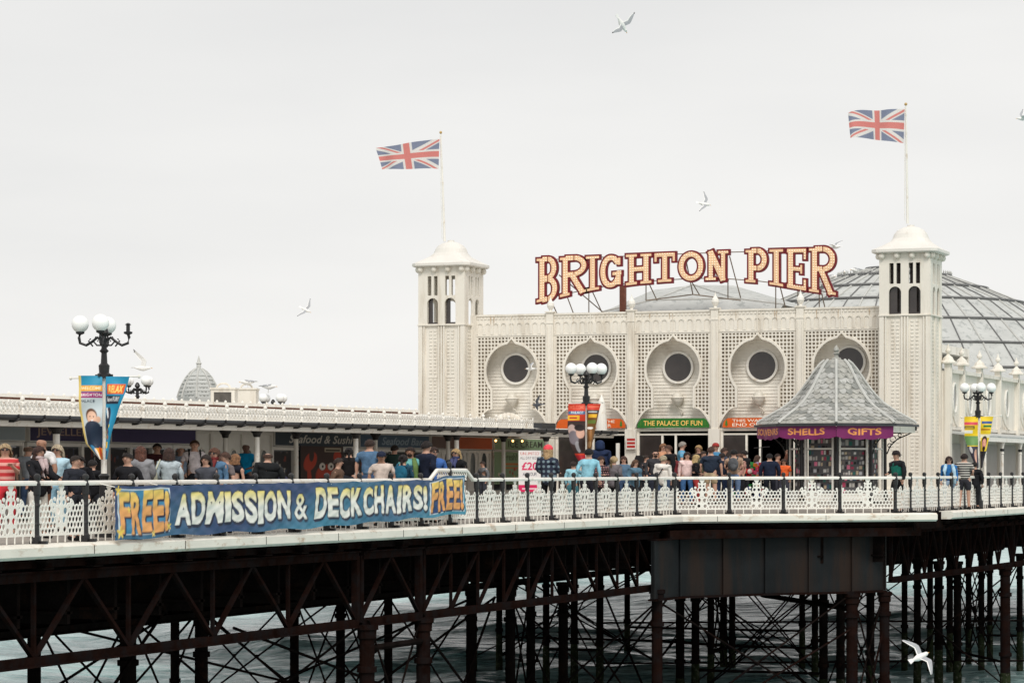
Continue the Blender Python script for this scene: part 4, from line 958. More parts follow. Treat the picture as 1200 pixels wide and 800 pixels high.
# the shop range: back walls
WU = -34.5
mb = MB(); mb.box(WU-3, WU-.12, V0, 90.6, .05, 2.5); mb.build('shop_body', mat('shop_wall', (.6,.58,.53), .6, .06, 2), arc)
def zpy(px, py, u=WU): return on_u(px, py, u).z
def shop(px0, px1, label, sign_col, sign_txt, txt_col, kind, glass=None, sz=(1.93, 2.31), txt=(.05, .95)):
    va, vb = vat(px0, WU), vat(px1, WU); zf = deck_z(WU, (va+vb)/2)
    r = thing('shop_front', label, 'shop front', (WU, (va+vb)/2, zf), group='shop fronts under the arcade roof')
    wm = mat('shop_frame_paint', (.74,.71,.66), .5, .05, 3)
    if sign_txt is not None:
        I = Img(vb-va, sz[1]-sz[0], 50, sign_col)
        if sign_txt: I.text(sign_txt, (vb-va)*txt[0], (vb-va)*txt[1], (sz[1]-sz[0])*.22, (sz[1]-sz[0])*.8, txt_col, bold=.01, shear=.3 if 'Seafood' in sign_txt else 0)
        mb = MB(); mb.box(WU-.12, WU+.1, va+.02, vb-.02, sz[0]-.02, sz[1]+.02); sg = mb.build('sign_board', wm, r)
        printed(I, lambda a, b: (WU+.104, va+.04+a*(vb-va-.08), sz[0]+b*(sz[1]-sz[0])), 'sign_lettering', print_board, sg)
    top = sz[0]-.04 if sign_txt is not None else 2.3
    mb = MB(); n = max(2, round((vb-va)/ (1.25 if kind == 'glass' else .95)))
    for k in range(n+1):
        v = va+(vb-va)*k/n; w = .06; mb.box(WU-.1, WU+.05, v-w+(w if k == 0 else 0), v+w-(w if k == n else 0), .1, top)
    mb.box(WU-.1, WU+.04, va+.061, vb-.061, top-.09, top-.001); mb.box(WU-.1, WU+.06, va+.061, vb-.061, .1, .55); mb.build('frame', wm, r)
    for k in range(n):
        a, b = va+(vb-va)*k/n+.06, va+(vb-va)*(k+1)/n-.06
        if kind == 'glass':
            mb = MB(); mb.box(WU-.06, WU-.04, a, b, .551, top-.091); mb.build('pane', glass or glass_lt, r)
            I = Img(b-a, 1.2, 26, (46, 44, 46)); q = random.Random(int(a*100))
            for _ in range(26):
                x, y = q.uniform(0, b-a), q.uniform(0, 1.2); s_ = q.uniform(.03, .12); cc = q.choice([(150,150,150), (90,80,75), (190,185,175), (60,70,90), (120,60,50), (20,20,24)])
                I.rect(x, x+s_, y, y+q.uniform(.05, .2), cc)
            printed(I, lambda t, s_, a=a, b=b: (WU-.028, a+.03+t*(b-a-.06), .62+s_*(top-.09-.66)), 'window_display', print_board, r)
        elif kind == 'panel':
            mb = MB(); mb.box(WU-.08, WU-.02, a, b, .551, top-.091); cx = (a+b)/2; hw = (b-a)*.27; zz = 1.55
            dp = mb.build('door_panel', mat('panel_paint', (.78,.76,.71), .5, .05, 3), r)
            mb = MB(); pts = [(WU-.015, cx+hw*math.cos(t), zz+hw*1.2*math.sin(t)) for t in np.linspace(0, math.pi, 14)]+[(WU-.015, cx-hw, .9), (WU-.015, cx+hw, .9)]
            mb.poly(pts); mb.build('arched_pane', glass_lt, dp)
            mb = MB(); mb.tube(pts+[pts[0]], .022, 5, caps=False); mb.build('arch_bead', white, dp)
    return r, va, vb
navy = (52, 44, 78)
shop(-40, 26, 'shop front at the far left with pale glass panes behind the blonde woman', (150, 160, 165), '', (0,0,0), 'glass')
shop(30, 126, 'jewellery shop with a dark purple sign board behind the bald men', navy, 'JEWELLERY - B', (166, 140, 120), 'glass', txt=(.08, 1.0))
shop(126, 226, 'shop with a plain purple sign board behind the couple in grey', (66, 56, 96), '', (0,0,0), 'glass')
shop(228, 318, 'white panelled doors with arched panes behind the man in teal', (170, 166, 160), None, (0,0,0), 'panel')
r, va, vb = shop(318, 416, 'seafood stall with a crab picture beside a slim white column', (50, 62, 72), 'Seafood & Sushi', (205, 200, 190), 'glass', txt=(.16, .94))
CA, CB = vat(354, WU+.2), vat(404, WU+.2)
I = Img(CB-CA, 1.25, 42, (62, 44, 40)); w = CB-CA
for k in range(14): I.rect(random.uniform(0, w), random.uniform(0, w), random.uniform(0, 1.2), random.uniform(0, 1.2)*0+random.uniform(0, 1.25), (74, 56, 48)) if k % 2 else None
cb = (178, 62, 40)
I.ell(w*.6, .38, w*.27, .36, cb); I.ell(w*.22, .80, w*.17, .26, cb, .3); I.ell(w*.25, .98, w*.06, .2, (62, 44, 40), -.3); I.ell(w*.86, .95, w*.10, .18, cb); I.ell(w*.20, .35, w*.05, .35, cb, .2)
for x in (.5, .70): I.ell(w*x, .66, w*.085, .125, (60, 40, 34)); I.ell(w*x, .66, w*.075, .11, (214, 206, 196)); I.ell(w*x+.03, .66, w*.025, .045, (30, 30, 30))
I.rect(w*.42, w*.8, .30, .33, (70, 24, 18)); I.rect(w*.55, w*.95, 1.08, 1.19, (170, 160, 140)); I.rect(w*.58, w*.92, (1.10)+(1.17-(1.10))*.2, (1.10)+(1.17-(1.10))*.7, (60, 50, 40))
mb = MB(); mb.box(WU+.12, WU+.15, CA, CB, .66, 1.93); pb_ = mb.build('picture_board', black, None); tag(pb_, 'picture board of an orange red crab with big round eyes', 'poster')
printed(I, lambda a, b: (WU+.154, CA+.02+a*(w-.04), .68+b*1.24), 'picture', print_board, pb_)
shop(418, 500, 'seafood bar with a slate blue sign behind the man in the blue shirt', (70, 92, 112), 'Seafood Bar', (150, 165, 175), 'glass', txt=(.3, .9))
shop(502, 532, 'narrow kiosk with a faded blue and orange sign between arcade columns', (110, 90, 84), '', (190, 170, 150), 'panel', txt=(.2, .8))
shop(534, 574, 'stall with an orange sign and arched white panels behind the blonde woman in black', (176, 84, 46), '', (206, 160, 120), 'panel')
mint = (126, 150, 118)
r, va, vb = shop(576, 646, 'ice cream parlour with mint green boards behind the plaid shirt', mint, 'ICE CREAM', (44, 40, 34), 'glass', txt=(.22, .80))
r2, va2, vb2 = shop(648, 672, 'last mint green food stall left of the red banner lamp', mint, '', (44, 40, 34), 'glass')
def menu(px0, px1, z0, z1, bgc, label, lines, seed):
    a, b = vat(px0, WU+.15), vat(px1, WU+.15); I = Img(b-a, z1-z0, 45, bgc); q = random.Random(seed)
    for (t, x0, x1, y0, y1, c) in lines: I.rect((b-a)*x0, (b-a)*x1, (z1-z0)*(y0+.02), (z1-z0)*(y1-.02), c) if not t else I.text(t, (b-a)*x0, (b-a)*x1, (z1-z0)*y0, (z1-z0)*y1, c, bold=.01)
    for k in range(10):
        y = q.uniform(.05, .5)*(z1-z0); x = q.uniform(.05, .8)*(b-a); I.ell(x, y, .07, .06, q.choice([(190, 90, 80), (200, 170, 120), (150, 60, 50), (220, 200, 180)]))
    mb = MB(); mb.box(WU+.08, WU+.12, a, b, z0, z1); o = mb.build('menu_board', white, None); tag(o, label, 'menu board', 'menu boards on the ice cream parlour')
    printed(I, lambda s_, t: (WU+.124, a+s_*(b-a), z0+t*(z1-z0)), 'menu_print', print_board, o)
menu(580, 613, .75, 1.85, mint, 'mint green menu board reading Fresh, left of the price placard', [('Fresh!', .35, .8, .74, .94, (50, 60, 40)), ('', .40, .95, .58, .68, (180, 110, 60)), ('', .3, .95, .46, .55, (180, 110, 60))], 2)
menu(634, 645, .75, 1.75, (190, 170, 140), 'cream and brown menu board right of the plaid shirt', [('', .1, .9, .6, .85, (160, 70, 40))], 4)
menu(654, 670, .75, 1.75, mint, 'mint green menu board half hidden by the red banner', [('', .15, .85, .75, .9, (120, 60, 50))], 6)
# warm bulbs under the eaves of the ice cream parlour
mb = MB(); lampm = mat('warm_bulb', srgb((255, 190, 110)), .4, .02, 2, emit=5)
bl = thing('festoon_lights', 'row of small warm bulbs under the arcade eaves above the ice cream sign', 'string lights', (WU+.7, vat(600, WU), 2.3))
for px in (581, 591, 601, 612, 640, 666, 672, 678, 684, 690):
    v = vat(px, WU+.6); mb = MB(); mb.ball((WU+.6, v, gz(v)-.20), .04, 8, 6); mb.build('bulb', lampm, bl)
mb = MB(); mb.tube([(WU+.6, vat(578, WU+.6), gz(80)-.06), (WU+.6, vat(692, WU+.6), gz(86)-.06)], .012, 4); mb.build('wire', black, bl)
# price placard
I = Img(.62, 1.15, 70, (232, 228, 226)); pk = (216, 40, 96)
I.rect(0, .62, 0, .2, pk); I.text('UNLIMITED', .06, .56, 1.02, 1.10, (200, 70, 60)); I.text('ALL DAY RIDES', .05, .57, .90, .98, (60, 60, 80)); I.text('£20', .09, .53, .60, .82, pk, bold=.03)
I.text('ALL YOUR', .12, .5, .45, .54, (50, 56, 80), bold=.01); I.text('ALL DAY', .12, .5, .30, .39, (50, 56, 80), bold=.01); I.rect(.1, .52, (.05)+(.15-(.05))*.2, (.05)+(.15-(.05))*.7, (240, 200, 210))
pc = at_z(620.5, 540, 76); z0 = 1.22+(551-571)/42.1; th_ = thing('price_placard', 'white and pink placard reading £20 held up by the railing', 'placard', (pc.x, pc.y, deck_z(pc.x, pc.y)))
mb = MB(); mb.bar((pc.x-.31*CT-.003, pc.y-.31*ST+.02, 1.20), (pc.x+.31*CT, pc.y+.31*ST+.02, 1.20), .02, 1.15); brd = mb.build('board', white, th_)
printed(I, lambda a, b: (pc.x+(a-.5)*.62*CT+ST*.02, pc.y+(a-.5)*.62*ST-.0-CT*.014*0+.002, .625+b*1.15), 'print', print_board, th_)
mb = MB(); mb.box(pc.x-.02, pc.x+.02, pc.y+.04, pc.y+.08, deck_z(pc.x, pc.y)-.005, 1.6); mb.build('stake', timber, th_)
# roof furniture: glazed turret dome, boxes
tp = at_z(233, 466, 84); tz = tp.z
td = thing('turret_dome', 'small grey scaled turret dome with pale ribs and a spike on the arcade roof', 'turret', (tp.x, tp.y, tz-.6))
mb = MB(); pr = [(.66, -.7), (.66, 0), (.60, .2), (.51, .42), (.38, .64), (.24, .80), (.12, .88), (.08, .90)]; mb.lathe([(r, z) for r, z in pr], (tp.x, tp.y, tz), 8, TH); mb.build('scaled_covering', lead, td)
mb = MB(); rbm = lead_rib
for k in range(8):
    a = 2*math.pi*k/8+TH; mb.tube([(tp.x+(r+.01)*math.cos(a), tp.y+(r+.01)*math.sin(a), tz+z) for r, z in pr[1:]], .028, 5)
mb.build('ribs', rbm, td)
sm = MB()
for j in range(6):
    z = .08+j*.12; rr_ = np.interp(z, [p[1] for p in pr], [p[0] for p in pr])*.93
    for k in range(32):
        a = 2*math.pi*(k+.5*(j % 2))/32+TH; sm.ball((tp.x+rr_*math.cos(a), tp.y+rr_*math.sin(a), tz+z), .05, 6, 4, sz=.7)
sm.build('scales', lead, td)
mb = MB(); mb.lathe([(.08, 0), (.07, .15), (.10, .18), (.06, .22), (.03, .34), (.005, .42)], (tp.x, tp.y, tz+.88), 8); mb.build('spike', lead_rib, td)
mb = MB()
def hut(px0, px1, py0, py1, Z, label, win, arch):
    a = at_z((px0+px1)/2, py1, Z); w = (px1-px0)*Z/FPX; h = (py1-py0)*Z/FPX
    o = thing('roof_box', label, 'roof box', a, TH, 'white boxes on the arcade roof')
    mb = MB(); mb.box(-w/2, w/2, -.02, .9, -.5, h); mb.box(-w/2-.03, w/2+.03, -.05, .93, h+.001, h+.05); mb.build('casing', cream, o, local=True)
    if win: mb = MB(); mb.box(-w*.36, w*.36, -.035, -.021, h*.12, h*.86); mb.build('opening', mat('hut_opening', (.09,.08,.07), .5, .3, 6), o, local=True)
    mb = MB(); mb.tube([(math.cos(t)*w*.28, .2, h+.05+math.sin(t)*.13) for t in np.linspace(0, math.pi, 9)], .03, 5); mb.build('lifting_hoop', cream, o, local=True)
hut(247, 275, 456, 480, 80, 'white box with a square dark opening on the arcade roof', True, True)
hut(276, 300, 456.5, 480, 82, 'plain white box right of the dark opening on the arcade roof', False, True)
# white cone and cresting bits near the facade
c = on_v(705, 502, 89.5)
mb = MB(); mb.lathe([(.20, 0), (.17, .6), (.11, 1.05), (.09, 1.1), (.01, 1.3)], (c.x, c.y, c.z-.1), 14); tag(mb.build('white_cone', white), 'slim white tapered cowl standing on the arcade roof end beside the orange board', 'cowl')
mb = MB()
for k in range(9):
    t = -1+k/4; mb.ball(on_v(596+t*17, 496-8*(1-t*t), 88)+Vector((0,0,0)), .15, 8, 6)
mb.box(on_v(578, 500, 88).x, on_v(614, 500, 88).x, 87.9, 88.1, on_v(590, 503, 88).z-.2, on_v(590, 495, 88).z); tag(mb.build('scrolled_crest', cream), 'white scrolled crest standing on the arcade roof below the left wall lamp', 'crest')
# notice on the facade pilaster, loudspeaker, white pole
q = on_v(739, 519, FV-.3); I = Img(.36, .42, 60, (225, 220, 212))
for y in (.05, .17, .29): I.rect(.03, .33, y, y+.08, (178, 50, 44))
mb = MB(); mb.box(q.x-.18, q.x+.18, FV-.26, FV-.22, q.z-.21, q.z+.21); o = mb.build('notice', white); tag(o, 'small white notice with three red bars on the pilaster left of the middle doors', 'notice')
printed(I, lambda a, b: (q.x-.18+a*.36, FV-.264, q.z-.21+b*.42), 'print', print_board, o)
q = on_v(749, 545, 86); mb = MB(); mb.prism([(q.x-.16, q.y, .9), (q.x+.16, q.y, .9), (q.x+.16, q.y, 1.62), (q.x+.11, q.y, 1.72), (q.x-.11, q.y, 1.72), (q.x-.16, q.y, 1.62)], (0, .3, 0)); mb.lathe([(.2, 0), (.03, .04), (.03, .6)], (q.x, q.y+.15, deck_z(q.x, q.y)), 10)
tag(mb.build('loudspeaker', black), 'tall black loudspeaker on a stand left of the middle doors', 'loudspeaker')
q = on_v(723.5, 545, 84.5); mb = MB(); mb.box(q.x-.05, q.x+.05, q.y, q.y+.1, deck_z(q.x, q.y)-.01, 1.22+(551-519)*q.y/RV(723)/FPX); tag(mb.build('white_pole', white), 'short square white pole right of the red banner lamp', 'pole')

# ------------------------------------------------------------------ SOUVENIR KIOSK
Kp = at_z(980, 551, 83.3); KC = Vector((Kp.x, Kp.y, 0)); ka = math.atan2(-CT, ST)+(-math.atan2(982-600, FPX))   # a corner points at the camera
ka = math.atan2(-KC.y, -KC.x); kz = lambda py: CZ+(HOR-py)*83.3/FPX
KF = deck_z(KC.x, KC.y)
kio = thing('souvenir_kiosk', 'eight sided souvenir kiosk with a bell shaped grey tiled roof and purple valance', 'kiosk', (KC.x, KC.y, KF))
def kp(r, k, z): a = ka+k*math.pi/4; return Vector((KC.x+r*math.cos(a), KC.y+r*math.sin(a), z))
prof = [(2.40, kz(497)), (2.34, kz(494.5)), (2.18, kz(491)), (1.95, kz(486)), (1.68, kz(480)), (1.42, kz(473)), (1.22, kz(465.5)), (1.04, kz(457.5)), (.88, kz(449)), (.74, kz(441)), (.60, kz(433)), (.46, kz(426.5)), (.33, kz(422.5)), (.15, kz(421))]
def rprof(z): return float(np.interp(z, [p[1] for p in prof], [p[0] for p in prof]))
mb = MB(); vs, fs = [], []
for r, z in prof:
    for k in range(8): vs.append(kp(r, k, z))
for i in range(len(prof)-1):
    for k in range(8): fs.append((i*8+k, i*8+(k+1)%8, (i+1)*8+(k+1)%8, (i+1)*8+k))
fs.append(tuple((len(prof)-1)*8+k for k in range(8))); fs.append(tuple(range(7, -1, -1))); mb.add(vs, fs); mb.build('roof_shell', slate, kio)
# fish-scale tiles, each with a little tilt
q = random.Random(11); mats_t = [slate, mat('kiosk_tile_pale', (.43,.43,.41), .6, .15, 5, dirt=(.2,.2,.18), dscale=6, dlo=.5, dhi=.7), mat('kiosk_tile_dark', (.24,.245,.23), .7, .15, 5)]
tl = MB(); arcl = [0]
for (r0, z0), (r1, z1) in zip(prof[:-1], prof[1:]): arcl.append(arcl[-1]+math.hypot(r1-r0, z1-z0))
def pa(s_): i = min(len(prof)-2, max(0, int(np.searchsorted(arcl, s_))-1)); t = (s_-arcl[i])/(arcl[i+1]-arcl[i]); a, b = prof[i], prof[i+1]; return a[0]+(b[0]-a[0])*t, a[1]+(b[1]-a[1])*t
row = 0; s_ = .12
while s_ < arcl[-1]-.45:
    r0, z0 = pa(s_); r1, z1 = pa(s_+.24); dr, dz = r1-r0, z1-z0; nl = math.hypot(dr, dz); nr_, nz_ = dz/nl, -dr/nl
    if nr_ < 0: nr_, nz_ = -nr_, -nz_
    for k in range(8):
        sd_ = 2*r0*math.sin(math.pi/8); n = max(1, round(sd_/.25)); A, B = kp(r0, k, z0), kp(r0, k+1, z0); A2, B2 = kp(r1, k, z1), kp(r1, k+1, z1); am = ka+(k+.5)*math.pi/4
        nv = Vector((nr_*math.cos(am), nr_*math.sin(am), nz_)); off = .5*(row % 2)
        for j in range(n+(1 if off else 0)):
            t0, t1 = max(0, (j-off)/n), min(1, (j+1-off)/n)
            if t1-t0 < .01: continue
            lift = .022+q.uniform(-.006, .012); tm = (t0+t1)/2
            f0 = lambda t: A.lerp(B, t); f1 = lambda t: A2.lerp(B2, t)
            tl.k = q.choice((0, 0, 1, 1, 2)); e = .72
            pts = [f1(t0)+nv*.006, f0(t0).lerp(f1(t0), .4)+nv*lift, f0(t0+(t1-t0)*.25).lerp(f1(tm), .1)+nv*lift, f0(tm)+nv*lift, f0(t0+(t1-t0)*.75).lerp(f1(tm), .1)+nv*lift, f0(t1).lerp(f1(t1), .4)+nv*lift, f1(t1)+nv*.006]
            tl.add(pts, [tuple(range(7))]); tl.add([p-nv*(lift-.002) if 0 < i_ < 6 else p for i_, p in enumerate(pts)]+pts, [(i_, i_+1, i_+8, i_+7) for i_ in range(1, 5)])
    s_ += .2; row += 1
tl.build('scale_tiles', mats_t, kio)
mb = MB()
for k in range(8):
    mb.tube([kp(r+.02, k, z+.02) for r, z in prof[:-1]], .045, 6)
mb.build('hip_rolls', lead_rib, kio)
mb = MB(); mb.lathe([(.16, 0), (.14, .04), (.07, .07), (.06, .14), (.11, .18), (.05, .22), (.09, .28), (.07, .34), (.01, .44)], (KC.x, KC.y, kz(421)), 8); mb.build('finial', slate, kio)
mb = MB()
for k in range(8):
    a, b = kp(2.48, k, kz(499)), kp(2.48, k+1, kz(499)); mb.bar(a, b, .05, .07); a, b = kp(2.42, k, kz(502)), kp(2.42, k+1, kz(502)); mb.bar(a, b, .03, .13) if k in (2, 3) else None
mb.build('eaves_board', gutter_m, kio)
mb = MB(); a, b = kp(2.36, 1, kz(503)), kp(2.36, 2, kz(503)); mb.bar(a, b, .04, .22); a, b = kp(2.36, 2, kz(503)), kp(2.36, 3, kz(503)); mb.bar(a, b, .04, .22); mb.build('white_eaves_board', cream, kio)
# purple valance: three lettered lengths with scalloped lower edge
def valance(k, txt, x0, x1):
    sd_ = 2*2.38*math.sin(math.pi/8); h = .50; I = Img(sd_, h, 60, (120, 40, 98)); I.text(txt, sd_*x0, sd_*x1, .17, .40, (236, 158, 84), bold=.02)
    A, B = kp(2.38, k, 0), kp(2.38, k+1, 0); nv = ((A+B)/2-KC).normalized(); zt = kz(497); ncol = I.W; vs = []
    def fn(a, b):
        dip = .05*(1-abs(math.cos(a*math.pi*2.5)))+.06*(1-(2*a-1)**2); z = zt-(1-b)*(.36+dip); p = A.lerp(B, a)+nv*(.02*math.sin(a*17+k)*(1-b)); return (p.x, p.y, z)
    return printed(I, fn, 'valance', print_vinyl, kio)
valance(-1, 'SHELLS', .14, .76) if False else None
# left-to-right in the view: SOUVENIRS, SHELLS, GIFTS
def facing(k): c = (kp(1, k, 0)+kp(1, k+1, 0))/2-KC; X = c.x*CT+c.y*ST; return X
order = sorted([-2, -1, 0, 1], key=facing)
for k, t, a0, a1 in ((order[0], 'SOUVENIRS', .06, .94), (order[1], 'SHELLS', .16, .80), (order[2], 'GIFTS', .20, .78)):
    # text must read left to right: run the facet from its left end to its right end
    sd_ = 2*2.38*math.sin(math.pi/8); h = .46; I = Img(sd_, h, 60, (118, 38, 92)); I.text(t, sd_*a0, sd_*a1, .13, .33, (236, 158, 84), bold=.02)
    A, B = kp(2.39, k, 0), kp(2.39, k+1, 0)
    if A.x*CT+A.y*ST > B.x*CT+B.y*ST: A, B = B, A
    nv = ((A+B)/2-KC).normalized(); zt = kz(498)
    def fn(a, b, A=A, B=B, nv=nv):
        dip = .03*(abs(math.sin(a*math.pi*4)))+.07*(1-(2*a-1)**2); p = A.lerp(B, a)+nv*(.02+.02*math.sin(a*17)*(1-b)); return (p.x, p.y, zt-(1-b)*(.37+dip))
    printed(I, fn, 'valance', print_vinyl, kio)
# body: black posts, white glazing frames, racks of goods
ZK = kz(508)
mb = MB()
for k in range(8): p = kp(1.47, k, KF); mb.lathe([(.09, -.01), (.09, .2), (.06, .25), (.055, ZK-KF-.2), (.09, ZK-KF-.1), (.1, ZK-KF)], (p.x, p.y, KF), 8)
mb.build('post', black, kio)
goods_c = [(214, 212, 208), (200, 200, 204), (150, 148, 150), (180, 176, 170), (196, 190, 186), (60, 60, 66), (170, 60, 90), (226, 120, 150), (70, 90, 110), (200, 180, 150), (120, 110, 105), (220, 216, 212), (90, 50, 50), (50, 110, 100), (30, 28, 30), (40, 38, 42)]
for k in range(8):
    A, B = kp(1.44, k, 0), kp(1.44, k+1, 0); 
    if A.x*CT+A.y*ST > B.x*CT+B.y*ST: A, B = B, A
    nv = ((A+B)/2-KC).normalized(); d = (B-A); Ln = d.length; d.normalize()
    mb = MB(); up = nv
    for t in (.10, .90): p = A+d*Ln*t; mb.bar((p.x, p.y, KF), (p.x, p.y, ZK), .06, .05, up=nv)
    for z in (KF+.22, KF+.72, ZK-.03, kz(526)): a_, b_ = A+d*Ln*.13, A+d*Ln*.87; mb.bar((a_.x, a_.y, z), (b_.x, b_.y, z), .035, .05)
    mb.bar((A.x+d.x*Ln*.13, A.y+d.y*Ln*.13, KF+.1), (A.x+d.x*Ln*.87, A.y+d.y*Ln*.87, KF+.1), .02, .2); wf = mb.build('window_frame', white, kio)
    I = Img(Ln*.74, ZK-KF-.28, 42, (92, 90, 92)); q = random.Random(k+50)
    y = .04
    while y < I.h-.1:
        x = .02; hh = q.choice((.10, .13, .16))
        while x < I.w-.05:
            ww = q.uniform(.05, .1)
            if q.random() < .8: I.rect(x, x+ww, y, y+hh*q.uniform(.6, 1), q.choice(goods_c))
            x += ww+.02
        y += hh+.035
    C0 = A+d*Ln*.13-nv*.14
    printed(I, lambda a, b: (C0.x+d.x*Ln*.74*a+nv.x*.0, C0.y+d.y*Ln*.74*a, KF+.22+b*(ZK-KF-.26)), 'goods_rack', print_board, kio)
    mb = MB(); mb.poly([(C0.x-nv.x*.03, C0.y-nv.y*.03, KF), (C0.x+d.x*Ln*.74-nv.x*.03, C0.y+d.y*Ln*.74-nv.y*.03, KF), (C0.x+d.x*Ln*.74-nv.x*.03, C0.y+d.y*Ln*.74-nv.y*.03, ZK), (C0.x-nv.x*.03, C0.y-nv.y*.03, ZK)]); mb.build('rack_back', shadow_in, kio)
    # scrolled iron bracket from each post to the eaves
    p0 = kp(1.53, k, 0); p1 = kp(2.34, k, 0); dd = (p1-p0); mb = MB()
    def bp(s_, z): return (p0.x+dd.x*s_, p0.y+dd.y*s_, z)
    mb.tube([bp(0, ZK-.62), bp(.12, ZK-.38), bp(.4, ZK-.16), bp(.8, ZK-.02), bp(.98, ZK+.06)], .02, 5); mb.tube([bp(0, ZK), bp(.98, ZK+.07)], .018, 5)
    for cs, cz_, rd in ((.22, -.16, .09), (.48, -.05, .055), (.10, -.36, .06)):
        mb.tube([bp(cs+rd*1.2*math.cos(t), ZK+cz_+rd*math.sin(t)) for t in np.linspace(0, 5.6, 12)], .014, 4)
    mb.build('scroll_bracket', black, kio)
mb = MB(); vs = [kp(1.3, k, KF+.02) for k in range(8)]+[kp(2.38, k, ZK+.12) for k in range(8)]; mb.add(vs, [tuple(range(8)), tuple(range(15, 7, -1))]); mb.build('ceiling', grey_p if 'grey_p' in globals() else slate, kio)
# dangling goods by the kiosk's left side: a stall of bright souvenirs
st_ = at_z(880, 560, 85.5); stl = thing('souvenir_stall', 'low stall heaped with red, pink and green toys left of the kiosk', 'stall', (st_.x, st_.y, deck_z(st_.x, st_.y)))
mb = MB(); zf = deck_z(st_.x, st_.y); mb.box(st_.x-.85, st_.x+.75, st_.y-.3, st_.y+.4, zf+.62, zf+.68)
for sx in (-.8, .7):
    for sy in (-.25, .35): mb.box(st_.x+sx-.03, st_.x+sx+.03, st_.y+sy-.03, st_.y+sy+.03, zf, zf+.62)
mb.build('table', white, stl)
q = random.Random(3); tm = [cloth(c) for c in ((200, 40, 50), (230, 90, 130), (60, 150, 80), (240, 220, 210), (210, 120, 50), (70, 90, 160), (30, 30, 34))]
mb = MB(); mb.k = 0
for k in range(70):
    mb.k = q.randrange(7); x, y, z = st_.x+q.uniform(-.8, .7), st_.y+q.uniform(-.35, .3), zf+.70+abs(q.gauss(0, .22)); s_ = q.uniform(.04, .09); (mb.ball((x, y, z), s_, 7, 5) if q.random() < .5 else mb.box(x-s_, x+s_, y-s_*.5, y+s_*.5, z-s_, z+s_))
for k in range(30): mb.k = q.randrange(7); x, z = st_.x+q.uniform(-.8, .7), zf+q.uniform(.1, .6); s_ = q.uniform(.03, .07); mb.box(x-s_, x+s_, st_.y-.36, st_.y-.31, z-s_, z+s_)
mb.build('toys', tm, stl)
mb = MB(); mb.tube([(st_.x+.35, st_.y, zf+.68), (st_.x+.35, st_.y, zf+1.65)], .02, 6); mb.tube([(st_.x+.1, st_.y, zf+1.62), (st_.x+.6, st_.y, zf+1.66)], .015, 5); mb.build('hanging_rail', black, stl)

# ------------------------------------------------------------------ LAMP STANDARDS with banners
def lamp(loc, label, rz, missing=None, zc=3.62, poles=True, grp='globe lamps along the pier'):
    """zc = height of the globes above the foot"""
    r = thing('lamp_standard', label, 'street lamp', loc, rz, grp)
    mb = MB(); mb.lathe([(.17, -.02), (.17, .25), (.13, .3), (.10, .6), (.14, .66), (.09, .72), (.075, 1.05), (.1, 1.1), (.06, 1.14)], (0,0,0), 12); mb.build('base', black, r, local=True)
    mb = MB(); mb.lathe([(.055, 1.141), (.05, zc-.95)], (0,0,0), 12); mb.build('shaft', white, r, local=True)
    mb = MB(); mb.lathe([(.05, zc-.949), (.13, zc-.93), (.13, zc-.88), (.09, zc-.85), (.10, zc-.72), (.06, zc-.68), (.05, zc-.5), (.085, zc-.46), (.05, zc-.42), (.045, zc-.2), (.09, zc-.14), (.06, zc-.06), (.02, zc-.02)], (0,0,0), 12)
    for a in (0, math.pi/2): mb.bar((-math.cos(a)*.18, -math.sin(a)*.18, zc-.9), (math.cos(a)*.18, math.sin(a)*.18, zc-.9), .035, .04)
    mb.build('collar', black, r, local=True)
    for k in range(4):
        a = k*math.pi/2+math.radians(25); c, s_ = math.cos(a), math.sin(a); mb = MB(); R_ = .43
        P = lambda x, z: (c*x, s_*x, zc+z)
        mb.tube([P(.03, -.28), P(.12, -.22), P(.22, -.30), P(.32, -.36), P(R_, -.32), P(R_+.02, -.22), P(R_, -.15)], [.03, .028, .026, .028, .028, .026, .03], 6)
        mb.tube([P(.03, -.36), P(.13, -.36), P(.2, -.28), P(.15, -.21), P(.09, -.25), P(.12, -.29)], .016, 5); mb.tube([P(.2, -.38), P(.28, -.28), P(.24, -.24)], .014, 4)
        mb.lathe([(.03, 0), (.075, .02), (.08, .05), (.05, .06)], P(R_, -.17), 10)
        if k == missing: mb.lathe([(.035, 0), (.035, .12), (.06, .13), (.02, .16)], P(R_, -.12), 8)
        arm = mb.build('arm', black, r, local=True)
        if k != missing: mb = MB(); mb.ball(P(R_, .02), .155, 20, 12); mb.build('globe', globe_m, arm, smooth=True, local=True)
    return r
def lamp_at(px, pyc, u=None, Z=None, **kw):
    p = on_u(px, pyc, u) if u is not None else at_z(px, pyc, Z); z0 = deck_z(p.x, p.y); return lamp((p.x, p.y, z0), zc=p.z-z0, **kw), p
L1, p1 = lamp_at(122, 381, u=-24.75, label='lamp with three white globes and one bare arm, carrying blue pennant banners', rz=TH+math.radians(-25+0), missing=0)
L4, p4 = lamp_at(687, 433, u=-24.75, label='lamp with four globes carrying the red pennant banners before the facade', rz=TH+math.radians(-5))
L5, p5 = lamp_at(1146, 455, Z=87.2, label='lamp with four globes carrying the yellow pennant banners on the right', rz=TH+math.radians(-22))
lamp_at(161, 447, Z=84, label='lamp beyond the arcade roof, just right of the blue banner lamp', rz=TH+math.radians(20))
lamp_at(320, 467, Z=97, label='lamp beyond the arcade roof with a gull standing on its globe', rz=TH+math.radians(15))
